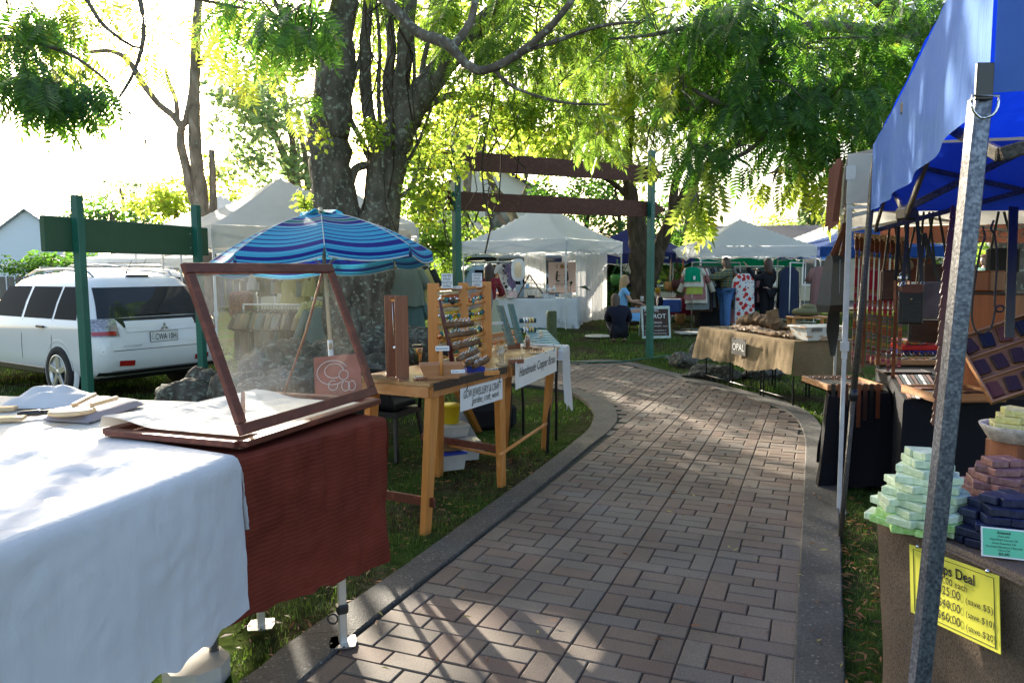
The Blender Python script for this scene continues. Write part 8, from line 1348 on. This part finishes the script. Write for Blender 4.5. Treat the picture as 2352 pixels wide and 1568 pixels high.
# clothing at the back left of the centre stall
for i, (px, mt, w_, l_, lab) in enumerate(((1147, M('brown knit', (.10, .05, .03), .9), .3, .7, 'dark brown garment at the left end of the centre stall rail'), (1156, M('white blouse cloth', (.68, .68, .7), .9), .36, .85, 'long white blouse on the centre stall rail'), (1168, floral('black white print', (.5, .5, .5), (.02, .02, .02), (.02, .02, .02), 9), .3, .8, 'black and white patterned garment on the centre stall rail'), (1174, M('mauve cloth', (.16, .13, .25), .9), .22, .7, 'dull purple garment beside the mirror'))): garment('hanging_garment', lab, 'garment', A(px, 604, 19.3), .5, w_, l_, .05, mt, seed=i*2.)
mb = MB(); mb.tube([A(1140, 592, 19.2), A(1188, 590, 19.4)], .012, 6); mb.solo('clothes_rail', WHM, 'white rail across the back left of the centre tent', 'rail')
# triangle shelves
def tri_shelf(lab, pxl, pxr, pxa, yb, yt, Y, mat):
    l_, r_, a_ = A(pxl, yb, Y), A(pxr, yb, Y), A(pxa, yt, Y); l_.z = r_.z = ztb; root = wthing('triangle_shelf', lab, 'shelf', (l_+r_)/2)
    for (p, q_) in ((l_, a_), (r_, a_)): mb = MB(); mb.beam(p, q_, .12, .022, up=(0, 1, 0)) if False else mb.beam(p, q_, .022 if False else .03, .14, up=(0, 1, 0)); mb.build('side', mat, root)
    for t in (.03, .42, .76): mb = MB(); mb.beam(l_.lerp(a_, t), r_.lerp(a_, t), .12, .018, up=(0, 0, 1)) if False else mb.box((l_.lerp(a_, t)+r_.lerp(a_, t))/2, ((r_-l_).x*(1-t), .13, .016)); mb.build('shelf', mat, root)
tri_shelf('dark brown triangular shelf in the middle of the centre stall table', 1187, 1253, 1216, 700, 631, 17.8, wood('walnut shelf', (.08, .035, .018), (.14, .07, .035), 'X')); tri_shelf('light pine triangular shelf behind the woman in the red shirt', 1128, 1164, 1142, 690, 627, 18.1, PINEX)
BUST = M('white bust', (.72, .72, .7), .6, .02, 3, 0)
for i, (px, h, s_, lab) in enumerate(((1170, .17, .055, 'larger white necklace bust left of the dark triangular shelf'), (1183, .13, .042, 'smaller white necklace bust left of the dark triangular shelf'), (1262, .14, .045, 'left pale necklace bust below the poster'), (1273, .18, .05, 'tall pale necklace bust below the poster'), (1287, .10, .035, 'small white necklace bust near the poster end of the table'))):
    c = A(px, 690, 17.9); r_ = wthing('necklace_bust', lab, 'bust', V((c.x, c.y, ztb))); z0 = ztb+(.12 if i < 4 else .02); mb = MB(); mb.lathe([(0, 0), (.02, 0), (s_, h*.45), (s_*1.05, h*.6), (s_*.8, h*.72), (s_*.35, h*.8), (s_*.3, h), (0, h)], V((c.x, c.y, z0)), 14); mb.build('bust', BUST, r_); mb = MB(); mb.box((c.x, c.y, (ztb+z0)/2+.005), (.03, .03, z0-ztb+.02)); mb.build('stand', PALEW, r_); mb = MB(); mb.tube([V((c.x+s_*.6*math.cos(a), c.y-s_*1.0, z0+h*.62+h*.28*math.sin(a))) for a in [PI+PI*k/8 for k in range(9)]], .0025, 4); mb.build('necklace', BRASS, r_)
def small(lab, nm, cat, px, s_, mat, dz=0, Y=17.75, rz=0, tilt=0, parts=None):
    c = A(px, 690, Y); c.z = ztb+dz+s_[2]/2; mb = MB(); mb.box(c, s_, Matrix.Rotation(rz, 3, 'Z')@Matrix.Rotation(tilt, 3, 'X'), .004); return mb.solo(nm, mat, lab, cat)
small('small black carry case under the dark triangular shelf', 'carry_case', 'case', 1220, (.17, .08, .07), BLM); small('low brown riser shelf left of the poster end', 'riser_shelf', 'shelf', 1279, (.36, .1, .015), REDW, .12); small('pink earring card stand at the front of the centre table', 'card_stand', 'stand', 1178, (.20, .02, .15), M('pink cards', (.62, .42, .4), .7, .3, 40, 0), .02, 17.65, 0, -.3); small('tilted white ring tray near the centre stall pole', 'ring_tray', 'tray', 1260, (.30, .22, .02), floral('ring tray', (.6, .6, .58), (.05, .1, .1), (.3, .3, .3), 40), .05, 17.7, .2, .5); small('small pale tray on the left of the centre table', 'ring_tray', 'tray', 1172, (.2, .14, .02), floral('ring tray two', (.6, .5, .4), (.05, .1, .1), (.3, .3, .3), 40), .03, 17.62, 0, .4); small('blue leaflet standing on the dark triangular shelf', 'leaflet', 'leaflet', 1211, (.08, .01, .09), M('blue leaflet', (.2, .4, .65)), .25, 17.75, 0, -.2); small('little wooden shelf box at the left end of the centre table', 'wooden_box', 'box', 1150, (.14, .1, .22), PINEX, 0, 17.9); small('small arched wooden sign right of the dark triangle', 'arched_sign', 'sign', 1256, (.07, .015, .12), M('terracotta card', (.45, .25, .17)), .03, 17.85); small('little framed card at the left front of the centre table', 'framed_card', 'frame', 1152, (.10, .015, .08), PALEW, .0, 17.6)
c = A(1309, 690, 17.75); c.z = ztb; vp = wthing('potted_plant', 'glass vase with three long dark green leaves beside the tent pole', 'plant', c); mb = MB(); mb.lathe([(0, 0), (.04, 0), (.045, .07), (.05, .13), (.045, .13), (.04, .01)], c, 16); mb.build('vase', CLR, vp)
for (dx_, dz_, ln_, w_) in ((-.14, .36, 1, .035), (.04, .40, 1, .035), (.50, .22, 1.4, .04)):
    mb = MB(); m_ = c+V((dx_*.4, 0, .26)); tip = c+V((dx_, -.05, dz_-(.06 if dx_ > .3 else 0))); mid = m_.lerp(tip, .5)+V((0, 0, .05)); side_ = V((tip-m_).cross(V((0, 1, 0)))).normalized(); mb.tube([c+V((0, 0, .05)), m_], .005, 5); mb.add([m_, mid+side_*w_, tip, mid-side_*w_], [(0, 1, 2, 3)]); mb.build('leaf', M('glossy leaf', (.01, .05, .018), .25), vp)
# bunting along the tent bar
mb = MB(); k_ = 0
for i in range(7): p = V((1.3, 17.42, 2.02))+sd_*(.12+.24*i)+V((0, 0, -.07*math.sin(PI*i/6))); q_ = p+sd_*.24; mb.add([p, q_, q_-V((0, 0, .13)), (p+q_)/2-V((0, 0, .17)), p-V((0, 0, .13))], [(0, 1, 2, 3, 4)])
mb.solo('bunting', cloth('cream bunting', (.65, .6, .5), .3), 'cream hand printed bunting under the right eave of the centre tent', 'bunting')
# ================================================================ a-frame sign, crate, round table, bags
c = GG(1508, 778); rz_ = .05; Wd, Hd = .60, .68; ex = V((1, .06, 0)).normalized(); ey = V((0, .22, 1)).normalized(); ey = (ey-ex*ey.dot(ex)).normalized(); nn = ex.cross(ey); o_ = c-ex*Wd/2; asn = wthing('a_frame_sign', 'brown chalk A frame sign advertising psychic tarot readings behind the right post', 'sign', c); rot = Matrix((ex, ey, nn)).transposed(); CHK = M('brown chalkboard', (.055, .03, .022), .85, .3, 9, 0); MINTP = M('chipped mint white paint', (.42, .5, .46), .7, .2, 12, .2)
mb = MB(); mb.box(o_+ex*Wd/2+ey*(Hd/2+.03), (Wd*.9, Hd*.86, .012), rot); mb.build('chalkboard', CHK, asn)
for (cx, cy, sx, sy) in ((.5, .96, 1., .09), (.5, .05, 1., .08), (.03, .5, .06, .84), (.97, .5, .06, .84)): mb = MB(); mb.box(o_+ex*Wd*cx+ey*Hd*cy+nn*.004, (Wd*sx, Hd*sy, .022), rot); mb.build('frame', MINTP, asn)
for px in (.02, .98): mb = MB(); mb.beam(o_+ex*Wd*px+ey*Hd*.96, o_+ex*Wd*(px+.04)+V((0, .55, .03)), .03, .05); mb.build('rear_leg', MINTP, asn)
for (s_, x, y, h, w_) in (('PSYCHIC', .12, .86, .08, .5), ('TAROT', .12, .66, .13, .74), ('READINGS', .2, .50, .05, .5), ('www  SOUTHSAY  www', .1, .40, .035, .8), ('30 min   CONSULT', .1, .27, .03, .75), ('30 min   BOOKINGS', .1, .18, .03, .75)): text(s_, h, o_+ex*Wd*x+ey*(Hd*(y-.03))+nn*.008, ex, ey, WHITE, asn, width=w_*Wd)
c = GG(1556, 738); cr = wthing('plastic_crate', 'blue plastic crate of papers beside the A frame sign', 'crate', c+V((0, .3, 0))); mb = MB(); cc = A(1540, 702, 17.9); mb.box(cc, (.50, .4, .30), -.3, .02); mb.build('crate_body', M('blue crate plastic', (.02, .10, .45), .4), cr); mb = MB(); mb.box(cc+V((0, 0, .155)), (.46, .36, .02), -.3, .005); mb.build('papers', WHITE, cr)
c = A(1572, 700, 19.4); rt_ = wthing('round_table', 'round table under a maroon cloth in front of the navy tent', 'table', V((c.x, c.y, .33))); mb = MB(); mb.lathe([(0, .0), (.5, .0), (.53, -.02), (.54, -.3), (.5, -.42)], V((c.x, c.y, A(1572, 684, 19.4).z)), 30); mb.build('cloth', cloth('maroon cloth', (.14, .008, .025), .1), rt_)
for k in range(4): a = k*PI/2+.4; mb = MB(); mb.tube([V((c.x+.35*math.cos(a), c.y+.35*math.sin(a), .9)), V((c.x+.42*math.cos(a), c.y+.42*math.sin(a), .3))], .014, 6); mb.build('leg', WHITE, rt_)
BASK = M('woven basket straw', (.35, .18, .06), .85, .3, 50, .5)
for i, (px, py, Y, s_, mt, lab) in enumerate(((1540, 655, 20.2, .17, BASK, 'round tan woven bag hanging under the navy tent'), (1556, 650, 20.0, .16, M('dark striped bag', (.07, .02, .02), .9, .6, 20, 0, sxyz=(.2, .2, 8)), 'dark striped woven bag hanging under the navy tent'), (1568, 655, 20.1, .18, M('orange woven', (.42, .14, .03), .9, .2, 40, .4), 'orange woven bag hanging under the navy tent'), (1418, 640, 20.5, .2, M('green woven', (.04, .16, .03), .9, .2, 30, .4), 'tall green woven bag hanging beside the sheer curtain'), (1444, 640, 20.6, .22, M('black woven', (.015, .015, .017), .9, .2, 30, .3), 'big black woven bag hanging left of the brown trunk'))):
    c = A(px, py, Y); r_ = wthing('woven_bag', lab, 'bag', c-V((0, 0, s_))); mb = MB(); mb.lathe([(0, -s_), (s_*.75, -s_*.9), (s_, -s_*.2), (s_*.85, s_*.6), (s_*.8, s_*.6)], c, 18); mb.build('bag_body', mt, r_)
    for sx in (-1, 1): mb = MB(); mb.tube([c+V((sx*s_*.7, 0, s_*.6)), c+V((sx*s_*.2, 0, s_*1.6)), c+V((0, 0, A(1, 604, Y).z-c.z))], .009, 5); mb.build('strap', mt, r_)
c = GG(1583, 745); mb = MB(); mb.lathe([(0, 0), (.11, 0), (.13, .24), (.12, .24)], c+V((-.15, .3, 0)), 14); sb_ = mb.solo('straw_basket', BASK, 'small straw shopping basket standing by the white clothes rack legs', 'basket')
c = GG(1372, 772); mb = MB(); mb.lathe([(0, .03), (.25, .025), (.28, 0)], c, 24); mb.solo('woven_mat', M('cream woven mat', (.5, .44, .36), .9, .3, 30, .5), 'round cream mat on the lawn left of the crouching woman', 'mat')
mb = MB(); c = GG(1590, 766); mb.box(c+V((0, 0, .02)), (.7, .4, .04), .1, .01); mb.solo('floor_rug', M('pale quilted rug', (.4, .38, .34), .95, .2, 20, .4), 'pale quilted rug lying on the lawn right of the A frame sign', 'rug')
mb = MB(); c = A(1478, 712, 16.6); mb.box((c.x+.05, c.y, c.z-.05), (.5, .35, .3), .1, .05); mb.solo('draped_box', floral('dark floral cloth', (.10, .02, .02), (.3, .2, .05), (.02, .02, .02), 12), 'low box under a dark floral cloth beside the seated woman knees', 'box')
# ================================================================ clothing racks
def rack(lab, a, b_, z1, z0, mat=WHM, group=None, lower=.06):
    a, b_ = V((a[0], a[1], 0)), V((b_[0], b_[1], 0)); d = (b_-a).normalized(); n = V((d.y, -d.x, 0)); r_ = wthing('clothes_rack', lab, 'rack', (a+b_)/2+V((0, 0, z0)), group); mb = MB(); mb.tube([a+V((0, 0, z1)), b_+V((0, 0, z1))], .014, 8); mb.build('top_rail', mat, r_)
    for p in (a, b_): mb = MB(); mb.tube([p+V((0, 0, z1)), p+V((0, 0, z0))], .014, 8); mb.build('upright', mat, r_); mb = MB(); mb.tube([p-n*.25+V((0, 0, z0+.03)), p+n*.25+V((0, 0, z0+.03))], .012, 6); mb.build('foot', mat, r_)
    return r_
def cl(name, c, tr=.25): return cloth('garment '+name, c, tr, wr=.5)
KH, SG, OL, CH_, TAN_, YLW, TEAL, PWH = cl('khaki', (.30, .26, .17)), cl('sage', (.24, .29, .25)), cl('olive', (.14, .13, .075)), cl('charcoal', (.05, .055, .055)), cl('tan', (.38, .29, .17)), cl('pale yellow', (.55, .50, .22)), cl('dusty teal', (.13, .22, .22)), cl('pale grey', (.5, .52, .5))
# back-left shirts, seen through the glass lid
ra_ = rack('white rack crowded with khaki and olive shirts beneath the cream tent', A(556, 620, 11.6).xy, A(746, 620, 11.2).xy, 1.14, -.02); a, b_ = A(556, 620, 11.6).xy.to_3d(), A(746, 620, 11.2).xy.to_3d(); random.seed(14); pal = [PWH, KH, KH, OL, SG, TEAL, TAN_, CH_, OL, SG, KH, YLW, CH_, TAN_, OL]
d = (b_-a).normalized(); rz0 = math.atan2(d.y, d.x)+PI/2
for i in range(27): garment('hanging_shirt', ORD[i]+' muted shirt from the left on the lower rack', 'shirt', a.lerp(b_, .03+.94*i/26)+V((0, 0, 1.04)), rz0+random.uniform(-.5, .5), random.uniform(.36, .42), random.uniform(.66, .8), .032, random.choice(pal), .22, 'shirts on the lower rack', seed=i*1.7)
ru = rack('taller white rail behind the khaki shirts beneath the cream tent', A(550, 620, 12.4).xy, A(790, 620, 12.2).xy, 1.85, -.02); a, b_ = A(560, 620, 12.4).xy.to_3d(), A(780, 620, 12.2).xy.to_3d()
for i, (mt, w_, l_) in enumerate(((KH, .3, .42), (PWH, .3, .4), (OL, .3, .5), (SG, .36, .45), (TAN_, .34, .45), (YLW, .42, .62), (SG, .4, .5), (YLW, .38, .5), (OL, .36, .5), (KH, .42, .45))): garment('hanging_shirt', ORD[i]+' cotton top from the left on the taller rail', 'shirt', a.lerp(b_, (i+.4)/10)+V((0, 0, 1.74)), random.uniform(-.3, .3), w_, l_, .05, mt, .2, 'tops on the taller rail', seed=i*3.1)
g_ = garment('hanging_shirt', 'pale yellow shirt with a round black and white symbol', 'shirt', A(726, 690, 10.6), .1, .36, .5, .05, YLW, .2, seed=2); mb = MB(); rX = Matrix.Rotation(PI/2, 3, 'X'); mb.lathe([(0, 0), (.06, 0)], (0, -.062, -.2), 20, rX); sy = mb.build('symbol', INK, g_); mb = MB(); mb.lathe([(0, 0), (.030, 0)], (0, -.064, -.17), 14, rX); mb.lathe([(.0, 0), (.010, 0)], (0, -.065, -.23), 10, rX); mb.build('symbol_dot', YLW, sy)
garment('hanging_shirt', 'long grey green shirt hanging alone left of the trunk', 'shirt', A(734, 706, 10.4), -.1, .44, .78, .06, SG, .5, seed=5); 
for (px, Y, mt, w_, l_, lab) in ((908, 10.6, TAN_, .38, .95, 'long tan garment hanging right of the big trunk'), (935, 10.5, SG, .42, .55, 'grey blue shirt hanging right of the big trunk'), (955, 10.7, YLW, .3, .6, 'yellowish shirt hanging behind the grey blue shirt'), (972, 10.8, CH_, .3, .62, 'dark shirt at the right end beside the earring rack')): garment('hanging_shirt', lab, 'shirt', A(px, 612, Y), random.uniform(-.5, .3), w_, l_, .07, mt, .25, seed=px)
garment('hanging_shirt', 'teal shirt hanging low right of the big trunk', 'shirt', A(950, 690, 10.6), .3, .3, .55, .06, TEAL, .2, seed=3)
rack('pale rail hung with shirts right of the big trunk', A(893, 620, 10.7).xy, A(985, 620, 10.8).xy, 1.72, -.02)
mb = MB(); c = A(572, 700, 11.9); mb.box(c+V((-.12, 0, -.0)), (.34, .3, .42), .2, .05); mb.solo('wicker_hamper', M('brown wicker', (.22, .10, .05), .9, .5, 40, .8), 'brown wicker hamper on the left end of the shirt rack', 'hamper')
# right racks
r1a, r1b = A(1590, 620, 16.6), A(1700, 620, 18.6); rack('clothes rack running back under the right white tent', r1a.xy, r1b.xy, A(1, 612, 16.6).z, .28, STEEL); d = (r1b-r1a).xy.to_3d().normalized(); rzr = 0.15; zr = A(1, 612, 16.6).z-.10; GREENK = cl('green knit', (.0, .24, .12), .1); LACE = cl('cream lace', (.62, .6, .52), .2); ROSE = cl('dusty rose', (.30, .14, .14), .1); LIMEG = cl('lime', (.4, .45, .08), .2); BLKG = cl('black', (.013, .013, .015), 0); NAVG = cl('navy', (.02, .028, .06), .05); BRNG = cl('brown', (.09, .05, .03), .05); GREYG = cl('grey', (.16, .18, .18), .1); CORAL = cl('coral', (.5, .2, .1), .1)
for i, (mt, w_, l_, s_, off, lab) in enumerate(((GREENK, .34, .32, 0, 0, 'bright green knitted crop top at the front of the rack'), (LACE, .40, .44, .14, .06, 'cream lace top behind the green crop top'), (LIMEG, .34, .60, .12, .10, 'lime green top hanging below the cream lace top'), (ROSE, .44, .72, .3, .14, 'dusty rose shirt near the front of the rack'), (LACE, .46, .80, .5, .2, 'white long sleeved shirt behind the dusty rose one'), (GREYG, .48, .95, .4, .3, 'grey garment near the front of the rack'))): garment('hanging_garment', lab, 'garment', V((r1a.x, r1a.y, zr))+d*off+V((0, -.05+off*.1, 0)), rzr, w_, l_, .05, mt, s_, strap=(i == 0), seed=i*1.3)
mb = MB(); c = V((r1a.x+.02, r1a.y-.12, zr-.24)); mb.box(c, (.045, .003, .08)); mb.solo('price_tag', WHITE, 'white price tag pinned on the green crop top', 'tag')
random.seed(21); pal2 = [BLKG, BRNG, NAVG, GREYG, BLKG, TEAL, BRNG, NAVG, CH_]
for i in range(15): garment('hanging_garment', ORD[i]+' dark garment from the front of the receding rack', 'garment', V((r1a.x, r1a.y, zr))+d*(.4+.115*i), rzr+random.uniform(-.3, .3), random.uniform(.40, .5), random.uniform(.85, 1.05), .05, pal2[i % 9], .4, 'dark garments on the receding rack', seed=i*2.3)
r2a, r2b = A(1690, 620, 18.8), A(1752, 620, 18.8); rack('white clothes rack behind the two standing women', A(1688, 620, 18.8).xy, A(1800, 620, 19.0).xy, A(1, 622, 18.8).z, .33)
PURP = cl('purple', (.09, .03, .25), .1); MAG = cl('magenta', (.3, .02, .1), .1)
for i, mt in enumerate((PURP, LACE, MAG, BLKG, FLOR, NAVG, ROSE, BLKG)): garment('hanging_garment', ('deep purple', 'cream', 'magenta', 'black', 'floral', 'navy', 'rose', 'short black')[i]+' garment on the white rack behind the women', 'garment', A(1694+9*i, 630, 18.8), .9, .4, .7+.1*(i % 3), .05, mt, .3, seed=i*1.9)
r3a = A(1815, 620, 17.0); rack('white stand with long dresses beside the olive backpack', r3a.xy, A(1850, 620, 18.8).xy, A(1, 614, 17.).z, .28); z3 = A(1, 624, 17.).z
for i, (dx_, Y, mt, w_, l_, lab) in enumerate(((0, 17.05, NAVG, .42, 1.15, 'long navy sleeveless dress at the front of the white stand'), (.1, 17.3, BLKG, .44, 1.0, 'black dress behind the navy one'), (.2, 17.6, CORAL, .4, 1.0, 'coral edged dress on the white stand'), (.26, 17.8, TEAL, .42, 1.0, 'teal dress on the white stand'), (.34, 18.1, BLKG, .45, 1.1, 'long black dress at the back of the white stand'))): garment('hanging_garment', lab, 'garment', V((r3a.x+dx_, Y, z3)), .1, w_, l_, .06, mt, 0, strap=True, seed=i*2.9)
garment('hanging_garment', 'dusty mauve dress with ties hanging from the right tent leg', 'garment', A(1882, 612, 17.6), .0, .36, 1.05, .06, cl('dusty mauve', (.26, .14, .13), .1), .3, seed=7)
mb = MB(); c = GG(1632, 750); mb.box(c+V((0, .2, .2)), (.55, .4, .42), .1, .02); mb.solo('black_box', BLKG, 'black draped box on the ground under the receding rack', 'box'); mb = MB(); c = GG(1690, 748); mb.box(c+V((.0, .6, .24)), (.5, .35, .48), .1, .02); mb.solo('pink_box', M('pink plush', (.5, .25, .28), .95), 'pink box behind the jeans of the woman in plaid', 'box')
c = A(1850, 742, 14.6); bn = wthing('bench', 'small orange brown wooden bench carrying the olive backpack', 'bench', V((c.x, c.y, .25))); zt2 = A(1, 737, 14.6).z; mb = MB(); mb.box((c.x+.05, c.y, zt2-.02), (.75, .35, .04), .05, .006); mb.build('seat', PINEX, bn)
for sx in (-1, 1):
    for sy in (-1, 1): mb = MB(); mb.box((c.x+.05+sx*.33, c.y+sy*.13, (zt2+.2)/2), (.05, .05, zt2-.22), .05); mb.build('leg', PINE, bn)
mb = MB(); mb.ball((c.x+.02, c.y, zt2+.085), (.30, .17, .09), 18, 10); mb.ball((c.x+.05, c.y, zt2+.17), (.15, .11, .07), 14, 8); bp = mb.solo('backpack', cloth('olive canvas', (.16, .15, .08), 0, wr=.6), 'olive canvas backpack slumped on the small wooden bench', 'backpack')
